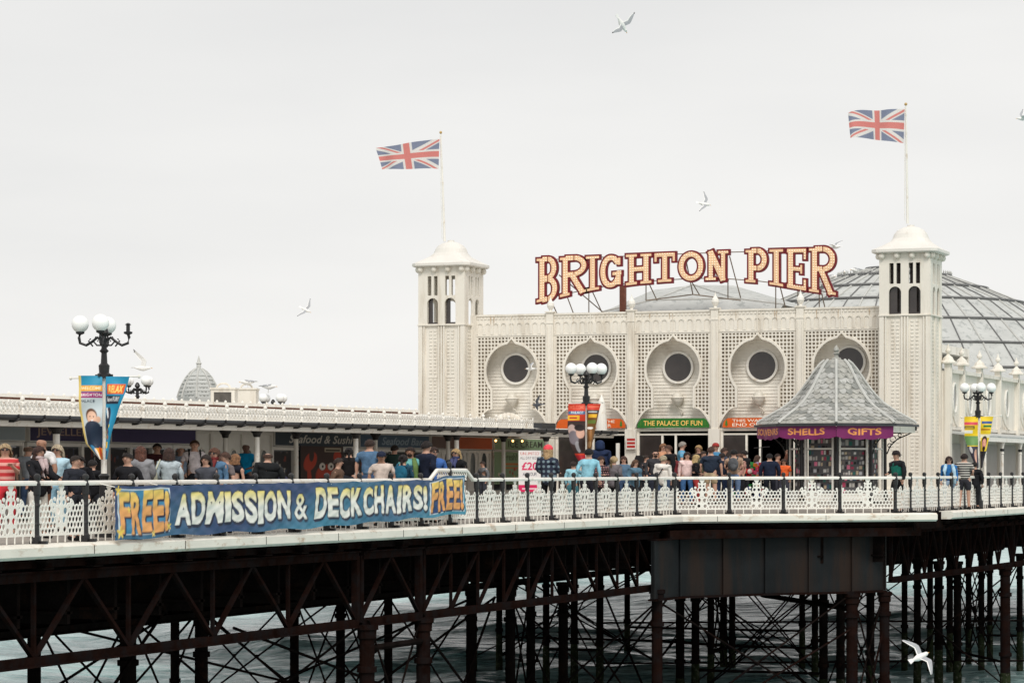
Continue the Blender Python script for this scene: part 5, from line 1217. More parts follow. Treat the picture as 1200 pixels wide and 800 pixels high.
# pennant banners: paired, tapering to a point low on the shaft
def pennant(p, Z, pts_px, img, label, side, bend=.12):
    """pts_px: rows of (y, x_inner, x_outer) in the photograph, top to bottom"""
    ys = [r[0] for r in pts_px]
    def fn(a, b):
        y = ys[0]+(ys[-1]-ys[0])*(1-b); xi = np.interp(y, ys, [r[1] for r in pts_px]); xo = np.interp(y, ys, [r[2] for r in pts_px]); t = a if side > 0 else 1-a
        x = xi+(xo-xi)*t; q = at_z(x, y, Z-.12); q += Vector((ST, -CT, 0))*(bend*math.sin(t*math.pi*.9)*(.4+.6*(1-b))+.025*math.sin(b*16+t*3)); return q
    o = printed(img, fn, 'pennant_banner', print_vinyl); return tag(o, label, 'banner', 'pennant banners on the lamps')
def ban_rod(p, Z, xa, xb, y, label):
    mb = MB(); mb.tube([at_z(xa, y+1, Z), at_z(xb, y-1, Z)], .014, 5); mb.ball(at_z(xa, y+1, Z), .035, 6, 5); mb.ball(at_z(xb, y-1, Z), .035, 6, 5); tag(mb.build('banner_rod', white), label, 'banner rod', 'rods holding the pennant banners')
Z1 = -p1.x*ST+p1.y*CT
ban_rod(p1, Z1, 83, 163, 442, 'thin rod over the blue pennant banners'); 
I = Img(.44, 1.55, 75, (40, 142, 178)); I.rect(.03, .44, 1.26, 1.36, (238, 160, 30)); I.text('WELCOME', .05, .42, 1.28, 1.345, (250, 240, 200), bold=.02); I.rect(0, .44, 1.14, 1.24, (160, 36, 110)); I.text('BRIGHTON', .05, .42, 1.16, 1.22, (250, 240, 245), bold=.02)
I.rect(0, .44, .0, 1.13, (196, 206, 210)); I.text('PALACE', .03, .30, 1.05, 1.10, (40, 50, 70), bold=.02)
I.ell(.23, .80, .115, .15, (96, 60, 40)); I.ell(.235, .77, .10, .13, (222, 178, 152)); I.ell(.36, .74, .05, .06, (218, 172, 146)); I.ell(.20, .79, .013, .01, (50, 40, 40)); I.ell(.27, .79, .013, .01, (50, 40, 40)); I.ell(.235, .71, .04, .018, (190, 80, 70)); I.ell(.235, .722, .035, .012, (240, 230, 225))
I.rect(.07, .44, .22, .62, (34, 46, 66)); I.ell(.24, .6, .17, .12, (34, 46, 66)); I.rect(0, .44, 0, .22, (222, 150, 40)); I.ell(.14, .12, .10, .16, (70, 150, 200)); I.ell(.2, .08, .07, .14, (236, 226, 210)); I.ell(.36, .1, .05, .14, (190, 70, 30)); I.rect(0, .05, .1, 1.55, (226, 200, 120))
pennant(p1, Z1, [(440, 120, 92), (480, 120, 93), (500, 120, 97), (520, 120, 101), (538, 121, 117)], I, 'left blue pennant with a smiling boy in a dark jumper under WELCOME', -1)
I = Img(.44, 1.25, 75, (38, 140, 178)); I.rect(.04, .40, .98, 1.13, (226, 92, 34)); I.text('RELAX', .07, .37, 1.00, 1.11, (252, 220, 120), bold=.03); I.rect(.02, .36, .84, .96, (40, 44, 60)); I.text('have FUN!', .05, .34, .87, .94, (235, 235, 235), bold=.02)
I.ell(.12, .6, .1, .2, (40, 44, 60)); I.ell(.08, .7, .03, .1, (220, 220, 220), .5); 
for k in range(30): I.ell(random.uniform(0, .25), random.uniform(.3, .55), .02, .03, random.choice([(60, 90, 150), (200, 90, 60), (220, 200, 90), (40, 60, 90)]))
I.rect(0, .25, .18, .27, (232, 190, 60)); I.rect(0, .3, 0, .14, (40, 60, 110))
pennant(p1, Z1, [(441, 124, 152), (460, 124, 147), (480, 124, 139), (500, 124, 133), (518, 124, 129), (538, 124, 126)], I, 'right blue pennant with the word RELAX in an orange strip', 1)
Z4 = -p4.x*ST+p4.y*CT
ban_rod(p4, Z4, 667, 706, 472, 'thin rod over the red pennant banners')
I = Img(.42, 1.7, 70, (206, 62, 40)); I.text('WELCOME', .03, .39, 1.55, 1.65, (230, 110, 80), bold=.02); I.rect(.02, .40, 1.42, 1.50, (60, 110, 150)); I.text('PALACE', .08, .36, 1.435, 1.49, (235, 235, 235), bold=.02); I.rect(0, .28, 1.26, 1.38, (236, 180, 50)); I.rect(.05, .22, (1.28)+(1.36-(1.28))*.2, (1.28)+(1.36-(1.28))*.7, (190, 60, 40))
I.rect(0, .42, .38, 1.24, (66, 50, 48)); I.ell(.10, 1.0, .10, .16, (206, 178, 170)); I.ell(.12, .8, .13, .2, (120, 112, 118)); I.ell(.29, .92, .11, .15, (206, 160, 140)); I.ell(.28, 1.06, .13, .09, (40, 30, 30)); I.ell(.2, .56, .08, .16, (150, 146, 150)); I.ell(.32, .6, .1, .2, (50, 36, 34)); I.rect(0, .42, 0, .34, (170, 34, 44)); I.ell(.3, .12, .12, .12, (214, 96, 40))
pennant(p4, Z4, [(473, 686, 666), (500, 686, 665), (520, 686, 668), (535, 686, 675), (548, 687, 683)], I, 'left red pennant with two people on a dark ground below a yellow block', -1)
I = Img(.42, 1.7, 70, (120, 80, 40)); I.rect(0, .42, 1.52, 1.7, (206, 60, 40)); I.rect(.05, .37, (1.56)+(1.66-(1.56))*.2, (1.56)+(1.66-(1.56))*.7, (230, 110, 80)); I.rect(0, .4, 1.42, 1.50, (60, 60, 70)); I.rect(.05, .35, (1.435)+(1.49-(1.435))*.2, (1.435)+(1.49-(1.435))*.7, (210, 210, 210)); I.rect(.06, .36, 1.28, 1.39, (236, 180, 50)); I.rect(.03, .36, 1.12, 1.22, (110, 130, 60))
I.ell(.15, .98, .16, .04, (232, 226, 220)); I.ell(.2, .75, .1, .2, (150, 100, 50)); I.ell(.2, .5, .14, .10, (170, 130, 90)); I.rect(0, .42, 0, .3, (150, 60, 40))
pennant(p4, Z4, [(473, 688, 704), (500, 688, 698), (520, 688, 694), (540, 688, 691)], I, 'right red pennant with orange and olive blocks on the middle lamp', 1)
Z5 = -p5.x*ST+p5.y*CT
ban_rod(p5, Z5, 1127, 1173, 488, 'thin rod over the yellow pennant banners')
I = Img(.42, 1.7, 70, (236, 200, 40)); I.rect(.0, .40, 1.42, 1.52, (214, 80, 90)); I.rect(0, .30, 1.28, 1.38, (60, 50, 40)); I.rect(.03, .27, (1.295)+(1.365-(1.295))*.2, (1.295)+(1.365-(1.295))*.7, (236, 200, 60)); I.rect(0, .25, 1.14, 1.24, (235, 232, 220)); I.rect(0, .42, .75, 1.05, (110, 150, 90)); I.rect(0, .42, 0, .72, (70, 66, 80)); I.ell(.1, .6, .06, .12, (225, 220, 220)); I.ell(.25, .4, .07, .25, (216, 170, 150), -.3)
pennant(p5, Z5, [(488, 1146, 1130), (512, 1146, 1130), (530, 1146, 1136), (548, 1147, 1144)], I, 'left yellow pennant with a pink strip and a green field', -1)
I = Img(.42, 1.7, 70, (240, 206, 50)); I.rect(.05, .40, 1.46, 1.54, (60, 90, 150)); I.rect(.1, .40, 1.34, 1.42, (50, 120, 60)); I.rect(.03, .36, 1.24, 1.30, (190, 130, 40)); I.rect(0, .42, 1.0, 1.12, (238, 230, 200)); I.ell(.19, .85, .15, .22, (50, 34, 30)); I.ell(.19, .78, .12, .2, (212, 148, 128)); I.ell(.19, .64, .09, .09, (60, 36, 30)); I.ell(.19, .66, .035, .04, (30, 16, 16)); I.ell(.14, .84, .015, .012, (30, 20, 20)); I.ell(.24, .84, .015, .012, (30, 20, 20)); I.rect(0, .42, 0, .55, (44, 42, 48))
pennant(p5, Z5, [(488, 1149, 1164), (510, 1149, 1160), (530, 1149, 1155), (548, 1149, 1151)], I, 'right yellow pennant with a bearded shouting face', 1)

# ------------------------------------------------------------------ THE LONG BLUE BANNER
BU = -23.62
def bu(v): return u_edge(v)+.26
def vb(px):
    v = 50.
    for _ in range(20): v = vat(px, bu(v)+.06)
    return v
vA, vB = vb(134.5), vb(545.0); BL = vB-vA; HB = 1.0
I = Img(BL, HB, 46, (48, 68, 108))
t = (I.X/BL); m_ = np.clip(.1+.75*t+.25*np.sin(I.X*.9-I.Y*2+1)-I.Y*.45, 0, 1)
I.put(m_, (66, 140, 164)); 
navy_ = (16, 24, 52)
def grad_text(I, s, x0, x1, y0, y1, rnd, top, bot, jit=.025, ow=2, bold=.045):
    """letters one by one, each a little out of line, yellow at the head and pale at the foot"""
    wd = {'I': .45, '!': .4, 'M': 1.25, 'A': 1.08, 'N': 1.05, '&': 1.0, ' ': .4}
    tot = sum(wd.get(c, .95) for c in s); x = x0
    for c in s:
        w = (x1-x0)*wd.get(c, .95)/tot
        if c != ' ':
            a, b = y0+rnd.uniform(-jit, jit), y1+rnd.uniform(-jit, jit); v, tr = text_tris(c, bold, rnd.uniform(-.05, .1)); lo, hi = v.min(0), v.max(0); v = (v-lo)/(hi-lo)
            p = np.stack([x+w*.03+v[:,0]*w*.94, a+v[:,1]*(b-a)], 1); m = raster(p*[I.W/I.w, I.H/I.h], tr, I.W, I.H)
            I.put(np.roll(np.roll(dilate(m, ow), 1, 1), -1, 0), navy_); g = np.clip((I.Y-a)/(b-a)*2.2-1.15, 0, 1)[..., None]; col = np.array(srgb(bot))*(1-g)+np.array(srgb(top))*g
            mm = m[..., None]; I.a = I.a*(1-mm)+col*mm
        x += w
rn = random.Random(4)
X_ = lambda px: vb(px)-vA
# orange FREE! blocks, white keyline, stars
for (a, b, e) in ((140, 199, 1), (505, 543, 2)):
    xa, xb = X_(a), X_(b); I.rect(xa-.05, xb, .08, .94, (206, 214, 220)); I.rect(xa, xb-.04, .11, .91, (24, 60, 110) if e == 2 else (60, 130, 170))
    grad_text(I, 'FREE!', xa, xb-.03, .12, .9, rn, (238, 204, 104), (230, 162, 96), ow=1, bold=.045)
def star(cx, cy, r, col):
    an = np.arctan2(I.Y-cy, I.X-cx); d = np.hypot(I.X-cx, I.Y-cy); rr_ = r*(.68+.32*np.cos(5*(an-math.pi/2))); I.put(np.clip((rr_-d)*40, 0, 1), col)
for px, y, r in ((137.5, .9, .12), (139, .14, .14), (197, .2, .10), (178, .1, .08), (150, .55, .08)): star(X_(px)+.05, y, r, (240, 204, 90))
grad_text(I, 'ADMISSION', X_(205), X_(341), .20, .84, rn, (238, 218, 130), (232, 230, 222)); grad_text(I, '&', X_(346), X_(361), .24, .76, rn, (238, 218, 130), (232, 230, 222), bold=.012); grad_text(I, 'DECKCHAIRS!', X_(369), X_(501), .20, .86, rn, (238, 218, 130), (232, 230, 222))
def bfn(a, b):
    v = vA+a*BL; px = np.interp(a, [0, .3, .6, .88, .92, 1], [.965, .985, 1.0, 1.03, 1.10, 1.14]); lo = np.interp(a, [0, .1, .5, .85, 1], [.0, .05, .085, .20, .25])
    lo += .03*math.sin(a*31)*0+.02*math.sin(a*47+1); hi = px-.025*abs(math.sin(a*BL/1.58*math.pi)); z = lo+(hi-lo)*b
    w = .008*math.sin(a*46+b*4)+.008*math.sin(a*83-b*6+1)+.012*math.sin(b*5+a*19)*(1-b)+.004*math.sin(a*150+b*19)+.003*math.sin(a*230-b*31)
    for c in (.12, .31, .47, .66, .84): w += .006*math.exp(-((a-c-.02*(b-.5))*90)**2)*(.4+b)
    return (bu(v)+.06+w, v, z)
o = printed(I, bfn, 'vinyl_banner', print_vinyl); tag(o, 'long creased blue banner reading FREE ADMISSION & DECKCHAIRS tied along the railing', 'banner')
mb = MB()
for k in range(10):
    a = k/9; x, y, z = bfn(a, 1); mb.tube([(x, y, z-.03), (u_edge(y), y, z+.03)], .008, 4)
mb.build('cord_ties', white, o)

# ------------------------------------------------------------------ GULLS
gw, gg, gk, gy = mat('gull_white', (.80,.79,.77), .7, .04, 8), mat('gull_grey', (.36,.37,.39), .7, .08, 8), mat('gull_black', (.03,.03,.03), .6), mat('gull_beak', srgb((214,160,60)), .5)
def gull(loc, yaw, pitch, roll, wl, wr, label, s=1.0, standing=False, nose=None, left=None, dark=False):
    """nose along -Y; wl, wr = (shoulder lift, tip lift, sweep) of each wing in radians"""
    mb = MB(); mb.k = 0
    sp = [(-.30, .012, 0), (-.27, .035, .0), (-.235, .055, .005), (-.19, .056, .0), (-.13, .075, -.01), (-.04, .095, -.015), (.06, .09, -.01), (.16, .06, 0), (.24, .035, .005), (.28, .02, .008)]
    mb.tube([(0, y, z) for y, r, z in sp], [r for y, r, z in sp], 10)
    mb.prism([(-.03, .22, .01), (.03, .22, .01), (.075, .40, .01), (-.075, .40, .01)], (0, 0, .008))
    if standing:
        for sx in (-.03, .03): mb.tube([(sx, .02, -.08), (sx, .03, -.26)], .009, 5)
        mb.k = 1
        for sg in (-1, 1):
            mb.add([(sg*.07, -.12, .05), (sg*.10, .05, .03), (sg*.05, .34, .02), (sg*.02, .20, .07), (sg*.03, -.08, .09), (sg*.085, 0, -.05)], [(0,1,3,4), (1,2,3), (0,5,1)][:: 1])
        mb.k = 2; mb.add([(.03, .30, .045), (-.03, .30, .045), (0, .44, .03), (0, .3, .01)], [(0,1,2), (0,2,3), (1,3,2)])
    else:
        for sg, (a1, a2, sw) in ((-1, wl), (1, wr)):
            rows = []; p = Vector((sg*.05, -.04, .03)); st = 0; N = 9; Ls = .66/N
            for i in range(N+1):
                t = i/N; el = a1*(1-t)+a2*t if t > .35 else a1*(1-t*.2); ch = .17*(1-t*.15) if t < .4 else .16*(1-((t-.4)/.6)**1.6)+.012
                y0 = p.y-.05+(-.05*math.sin(min(1, t/.4)*math.pi/2))+(.30*sw*max(0, t-.35)/.65)
                rows.append((p.x, y0, p.z, ch)); p = p+Vector((sg*math.cos(el)*Ls, 0, math.sin(el)*Ls))
            for i in range(N):
                (x0, y0, z0, c0), (x1, y1, z1, c1) = rows[i], rows[i+1]; th = .012*(1-i/N)+.004
                mb.k = 2 if i >= N-1 else (1 if sg*0 == 0 and i < N-1 else 1)
                mb.add([(x0, y0, z0+th), (x0, y0+c0*.45, z0+th), (x1, y1+c1*.45, z1+th), (x1, y1, z1+th), (x0, y0+c0*.8, z0+th*.4), (x1, y1+c1*.8, z1+th*.4)], [(0,1,2,3), (1,4,5,2)]); 
                mb.k = 0 if i < N-1 else 2
                mb.add([(x0, y0, z0), (x0, y0+c0, z0), (x1, y1+c1, z1), (x1, y1, z1), (x0, y0+c0*.8, z0+th*.4), (x1, y1+c1*.8, z1+th*.4), (x0, y0, z0+th), (x1, y1, z1+th)], [(0,3,2,1), (4,1,2,5), (0,6,7,3)])
    mb.k = 2
    for sg in (-1, 1): mb.ball((sg*.033, -.262, .012), .006, 5, 4)
    o = mb.build('pigeon' if dark else 'gull', [mat('pigeon_grey', (.06,.065,.08), .6), mat('pigeon_dark', (.03,.033,.04), .6), gk] if dark else [gw, gg, gk], smooth=False, local=True); o.location = loc; o.scale = (s,)*3
    o.rotation_mode = 'XYZ'; o.rotation_euler = (pitch, roll, yaw+TH); tag(o, label, 'pigeon' if dark else 'gull', None if dark else 'gulls around the pier')
    if nose:
        cw = lambda v: Vector((v[0]*CT-v[1]*ST, v[0]*ST+v[1]*CT, v[2])).normalized()
        Xl = cw(left); Yl = -cw(nose); Yl = (Yl-Xl*Yl.dot(Xl)).normalized(); Zl = Xl.cross(Yl); o.rotation_euler = Matrix((Xl, Yl, Zl)).transposed().to_euler()
    b = MB(); b.lathe([(.014, 0), (.012, .03), (.003, .065)], (0,0,0), 6); bo = b.build('beak', gy, o, local=True); bo.location = (0, -.295, -.002); bo.rotation_euler = (math.radians(100), 0, 0)
    return o
R = math.radians
gull(at_z(729, 29, 58), 0, 0, 0, (.25, .1, .6), (.15, -.15, .6), 'gull gliding highest in the sky between the two flags', .62, nose=(.7, .5, -.15), left=(.62, .5, .6))
gull(at_z(825, 239, 80), 0, 0, 0, (.3, .0, .9), (.3, -.1, .9), 'small gull flying in the open sky above the letters of the sign', .6, nose=(.95, .1, .05), left=(.2, .6, .75))
gull(at_z(358, 363, 80), 0, 0, 0, (.3, .0, .7), (.3, -.1, .9), 'small gull flying alone left of the left tower', .55, nose=(.95, .1, .1), left=(.5, .5, .7))
gull(at_z(167, 431, 75), 0, 0, 0, (1.35, .75, 1.5), (1.35, .95, 1.5), 'gull with raised wings just right of the blue banner lamp', .78, nose=(1, .12, .0), left=(-.12, 1, -.1))
gull(at_z(1078, 769, 62), 0, 0, 0, (.5, -.5, 1.0), (.1, -.6, .9), 'big white gull flying low over the water at the lower right', .86, nose=(.9, .3, -.05), left=(-.55, .35, .8))
gull(on_v(979, 289, SV-1), 0, 0, 0, (.3, .0, .6), (.5, .0, .6), 'gull skimming the top of the last letter of the sign', .7, nose=(-.9, .2, -.05), left=(-.5, -.7, -.25))
gull(at_z(315, 458, 97)+Vector((0,0,.16)), R(70), R(0), 0, None, None, 'gull standing on a lamp globe beyond the arcade roof', .95, True)
gull(at_z(622, 432, 88), R(-100), R(0), R(10), (.6, .2, .7), (.6, .2, .7), 'little gull passing the leftmost round window', .55)
gull(at_z(630, 474, 84), 0, 0, 0, (.3, .4, .7), (.2, -.4, .7), 'dark pigeon low in front of the lattice, left of the red banner lamp', .55, nose=(-1, .1, -.1), left=(-.1, -.8, -.5), dark=True)
gull(at_z(290, 469, 82)+Vector((0, 0, .55)), R(-60), 0, 0, None, None, 'gull perched on the plain white box on the arcade roof', .8, True)
gull(at_z(1199, 139, 80), R(-90), R(0), R(20), (.6, .2, .7), (.6, .2, .7), 'tiny gull at the right edge of the sky', .6)
for k, (px, py) in enumerate(((962, 331), (974, 327), (990, 322), (1003, 319))):
    gull(at_z(px, py, 112)+Vector((0,0,.1)), R(70-40*k), 0, 0, None, None, ('leftmost of the gulls on the dome ring left of the right tower', 'second gull from the left on the dome ring', 'third gull from the left on the dome ring', 'gull on the dome ring closest to the right tower')[k], 1.0, True)
# ------------------------------------------------------------------ PEOPLE
def skin_obj(verts, edges, radii, root=0, sub=1):
    me = bpy.data.meshes.new('s'); me.from_pydata([tuple(v) for v in verts], edges, []); o = bpy.data.objects.new('s', me); scn.collection.objects.link(o)
    o.modifiers.new('k', 'SKIN')
    for i, r in enumerate(radii):
        d = me.skin_vertices[0].data[i]; d.radius = (r, r) if not hasattr(r, '__len__') else r; d.use_root = (i == root)
    s = o.modifiers.new('d', 'SUBSURF'); s.levels = sub; s.render_levels = sub
    dg = bpy.context.evaluated_depsgraph_get(); ev = o.evaluated_get(dg); m = ev.to_mesh()
    vs = [v.co.copy() for v in m.vertices]; fs = [tuple(p.vertices) for p in m.polygons]; ev.to_mesh_clear(); bpy.data.objects.remove(o); bpy.data.meshes.remove(me)
    return vs, fs
ARMS = {   # elbow, wrist offsets for the right side (x outward), metres at 1.75 m height
 'down': ((.245, .03, 1.12), (.25, -.05, .87)), 'bent': ((.25, .06, 1.13), (.16, -.18, 1.06)), 'fold': ((.23, -.02, 1.13), (.02, -.22, 1.14)),
 'phone': ((.24, -.05, 1.14), (.10, -.27, 1.28)), 'raise': ((.27, -.12, 1.46), (.22, -.2, 1.72)), 'hip': ((.36, .06, 1.15), (.21, -.02, .98)),
 'rail': ((.22, -.10, 1.15), (.20, -.36, 1.06)), 'face': ((.20, -.16, 1.22), (.07, -.15, 1.50))}
pcount = 0; POS = []
def person(px, py, h, label, yaw=0, top=(60,60,70), bottom=(40,42,52), hair=(50,34,26), hl='short', fem=False, arms=('down', 'down'), sleeve='short', legs='long', skin='a', bald=0, shades=False,
           Z=None, build=1.0, hat=None, bag=None, lean=0.0, head_turn=0., coat=False, extra=None, shoes=(30,28,28)):
    global pcount; pcount += 1; rnd = random.Random(pcount*13)
    k = h/1.75
    def need(Z): p = at_z(px, py, Z); return p.z-deck_z(p.x, p.y)
    if Z is None:
        best = (9, 60.)
        for i_ in range(700):
            Zt = 42+i_*.08; p = at_z(px, py, Zt)
            if p.y < 32 or p.y > 96.5 or p.x > u_edge(min(117, p.y))-.5 or dist_rail(p.x, p.y) < .5: continue
            if p.x < -33.6 and p.y < 90: continue
            if 90.3 < p.y < 91.9 : continue
            if any(math.hypot(p.x-a, p.y-b) < .42 for a, b in POS): continue
            best = min(best, (abs(need(Zt)-h*(.965 if p.y < 86 else 1)), Zt))
        Z = best[1]
    h = max(1.2, min(2.02, need(Z)))
    p = at_z(px, py, Z); zf = deck_z(p.x, p.y); POS.append((p.x, p.y)); base = (p.x, p.y, zf)
    r = thing('person', label, 'person', base, TH+math.radians(yaw), 'people on the pier deck')
    k = h/1.70
    sk = {'a': skin_a, 'b': skin_b, 'c': skin_c}[skin]
    S = lambda x, y, z: Vector((x*k, y*k, z*k))
    sw = .17 if fem else .195; hw = .10; ln_ = lean
    b = build
    yaw_j = rnd.uniform(-.2, .2); r.rotation_euler.z += yaw_j; r.scale = (1.1, 1.1, 1.0)
    V = [S(0, .01, .95), S(0, .0, 1.10), S(0, .0, 1.25), S(0, .0, 1.345), S(0, -.0, 1.43), S(0, -.012, 1.48), S(0, -.022, 1.53), S(0, -.025, 1.585), S(0, -.012, 1.64)]
    Rr = [.135*b, .118*b, .135*b, .125*b, .068, .058, .082, .097, .072]
    E = [(0,1),(1,2),(2,3),(3,4),(4,5),(5,6),(6,7),(7,8)]
    armi = {}
    for sg, pose in ((-1, arms[0]), (1, arms[1])):
        el, wr = ARMS[pose]; f = sw/.195; i = len(V)
        if pose == 'down': el = (el[0]*f*(.94+.06*b)+rnd.uniform(-.01, .05), el[1]+rnd.uniform(-.05, .04), el[2]); wr = (wr[0]*f*b, wr[1]+rnd.uniform(-.06, .03), wr[2])
        V += [S(sg*sw*b**.5, 0, 1.335), S(sg*el[0]*f, el[1], el[2]), S(sg*wr[0], wr[1], wr[2])]; Rr += [.058*b, .040*b, .026]; E += [(3, i), (i, i+1), (i+1, i+2)]; armi[sg] = i
        d = (V[i+2]-V[i+1]).normalized(); V.append(V[i+2]+d*.045*k); Rr.append(.032); E.append((i+2, i+3))
    hipx = rnd.uniform(-.04, .04); V = [Vector((v_.x+hipx*k*max(0, min(1, (1.3-v_.z/k)/.35)), v_.y, v_.z)) if i_ < 4 else v_ for i_, v_ in enumerate(V)]; tilt = rnd.uniform(-.03, .03)
    for i_ in armi.values(): V[i_].z += tilt*k*(1 if V[i_].x > 0 else -1)
    st = rnd.uniform(-.07, .07); legi = {}
    for sg in (-1, 1):
        i = len(V); V += [S(sg*hw+hipx, .01, .88), S(sg*(hw+.01), -.02+sg*st*.4, .50), S(sg*(hw+.02), .02+sg*st, .09), S(sg*(hw+.035), -.13+sg*st, .035)]; Rr += [.088*b, .056*b, .038, .035]; E += [(0, i), (i, i+1), (i+1, i+2), (i+2, i+3)]; legi[sg] = i
    Rr = [x*k for x in Rr]
    def flat(v):     # torso is wider than deep
        z = v.z/k; 
        if .80 < z < 1.47 and abs(v.x) < .21*k*b**.5: t = min(1, (z-.80)/.08, (1.47-z)/.06); return Vector((v.x*(1+.16*t), v.y*(1-.20*t), v.z))
        return v
    def bend(v):
        z = v.z/k
        if lean and z > .95: a = lean; dy, dz = v.y, v.z-.95*k; return Vector((v.x, dy*math.cos(a)-dz*math.sin(a), .95*k+dz*math.cos(a)+dy*math.sin(a)))
        return v
    tr = lambda v: bend(flat(v))
    Rb = list(Rr)
    for q_ in (0, 1, 2, 3): Rb[q_] *= .80
    for sg in (-1, 1):
        if legs == 'long': Rb[legi[sg]] *= .75; Rb[legi[sg]+1] *= .8
        else: Rb[legi[sg]] *= .8
    vs, fs = skin_obj(V, E, Rb); mb = MB(); mb.k = 0; mb.add([tr(v) for v in vs], fs)
    # nose, ears, fingers belong to the same skin
    hc = S(0, -.025, 1.572); hd = lambda x, y, z: bend(hc+Vector((x, y, z))*k)
    mb.add([hd(-.014, -.083, -.015), hd(.014, -.083, -.015), hd(0, -.112, -.012), hd(0, -.085, .03), hd(0, -.085, -.022)], [(0, 2, 3), (2, 1, 3), (0, 4, 2), (4, 1, 2)])
    for sg in (-1, 1): c = hd(sg*.083, .0, .0); mb.ball(c+Vector((sg*.006, 0, 0)), .022*k, 6, 5, sx=.4, sz=1.3)
    for sg in (-1, 1):
        i = armi[sg]; w = V[i+3]; d = (V[i+2]-V[i+1]).normalized(); side = Vector((1, 0, 0)) if abs(d.x) < .7 else Vector((0, 0, 1)); side = (side-d*side.dot(d)).normalized(); cu = d.cross(side)*(.25 if sg < 0 else -.25)
        for j, (o_, L_) in enumerate(((-.025, .060), (-.009, .070), (.008, .066), (.024, .052))):
            a = w+side*o_*k; mb.tube([tr(a), tr(a+d*L_*.55*k), tr(a+(d*L_+cu*.03)*k)], [.0095*k, .009*k, .006*k], 5)
        a = w-d*.03*k-side*.03*k; mb.tube([tr(a), tr(a+(d*.03-side*.022)*k), tr(a+(d*.055-side*.026)*k)], [.011*k, .010*k, .007*k], 5)
    mb.build('body', sk, r, smooth=True, local=True)
    fc = MB()       # eyes and mouth
    for sg in (-1, 1): fc.ball(hd(sg*.032, -.083, .005), .009*k, 6, 4, sy=.5)
    fc.build('eyes', mat('eye_dark', (.03,.02,.02), .3), r, local=True)
    fc = MB(); fc.ball(hd(0, -.076, -.047), .022*k, 6, 4, sy=.35, sz=.3); fc.build('mouth', mat('lips', (.33,.11,.09), .5), r, local=True)
    # clothing
    pz = rnd.random()
    top_m = extra['top_mat'] if extra and 'top_mat' in extra else cloth(top)
    gr = .018 if not coat else .034; idx = [0, 1, 2, 3]; TV = [V[0]-Vector((0,0,.10*k if not coat else .22*k)), V[1], V[2], V[3], S(0, -.0, 1.455)]; TR = [Rr[0]+gr*1.1, Rr[1]+gr+.008, Rr[2]+gr, Rr[3]+gr, .092*k+(.010 if coat else 0)]; TE = [(0,1),(1,2),(2,3),(3,4)]
    for sg in (-1, 1):
        i = armi[sg]; j = len(TV); TV.append(V[i]); TR.append(Rr[i]+gr); TE.append((3, j))
        if sleeve != 'none':
            t = {'short': .75, 'long': 1.0}.get(sleeve, .75); TV.append(V[i].lerp(V[i+1], t)); TR.append(Rr[i+1]+gr+.006); TE.append((j, j+1))
            if sleeve == 'long': TV.append(V[i+1].lerp(V[i+2], .93)); TR.append(Rr[i+2]+gr*.9); TE.append((j+1, j+2))
    vs, fs = skin_obj(TV, TE, TR); mb = MB()
    out = []
    for v in vs:
        v = tr(v); n = Vector((v.x, v.y, 0)); wrk = .006*math.sin(v.z*60+v.x*25+pcount)*k; out.append(v+(n.normalized()*wrk if n.length > .02 else Vector((0,0,0))))
    mb.add(out, fs); mb.build('jacket' if coat else ('shirt' if not fem else 'top'), top_m, r, smooth=True, local=True)
    BV = [V[0]+Vector((0,0,.05*k)), V[0]]; BR = [Rr[0]+.008, Rr[0]+.012]; BE = [(0,1)]
    for sg in (-1, 1):
        i = legi[sg]; j = len(BV); BV += [V[i], V[i].lerp(V[i+1], 1.0 if legs != 'short' else .85)]; BR += [Rr[i]+.014, Rr[i+1]+.016+(.012 if legs == 'short' else 0)]; BE += [(1, j), (j, j+1)]
        if legs == 'long': BV.append(V[i+2]+Vector((0,0,.02))); BR.append(Rr[i+2]+.018); BE.append((j+1, j+2))
    vs, fs = skin_obj(BV, BE, BR); mb = MB(); mb.add([tr(v) for v in vs], fs); mb.build('trousers' if legs == 'long' else 'shorts', cloth(bottom), r, smooth=True, local=True)
    for sg in (-1, 1):
        i = legi[sg]; mb = MB(); f = V[i+2]; mb.tube([f+Vector((0, .05*k, -.03)), f+Vector((0, 0, -.03)), f+Vector((0, -.1*k, -.05)), f+Vector((0, -.19*k, -.06))], [.03, .05, .045, .03], 8); mb.build('shoe', cloth(shoes), r, smooth=True, local=True)
    # hair
    if bald < 2:
        g_ = sum(hair)/3; hair = tuple(int((c*.75+g_*.25)*.88) for c in hair); hm = mat('hair_%d_%d_%d' % hair, srgb(hair), .6, .5, 30, bump=1., bscale=60, spec=.3); mb = MB(); n, m = 16, 11; vs, fs = [], []
        R0 = .101
        low = -.35 if hl == 'short' else -.5
        for j in range(m+1):
            for i in range(n):
                ph = 2*math.pi*i/n; back = (1+math.sin(ph))/2        # sin=1 at the back (+y)
                lim = 100*math.pi/180*(.62+.52*back**.7) if bald == 0 else 0
                if hl != 'short': lim = 100*math.pi/180*(.64+.66*back**.6)
                th = lim*j/m; bump_ = 1+.05*math.sin(ph*5+j*1.7+pcount)+.03*math.sin(ph*9+j*3)
                x, y, z = math.sin(th)*math.cos(ph)*.108, math.sin(th)*math.sin(ph)*.118+.004, math.cos(th)*.117
                vs.append(hd(x*bump_, y*bump_, z*bump_+.004))
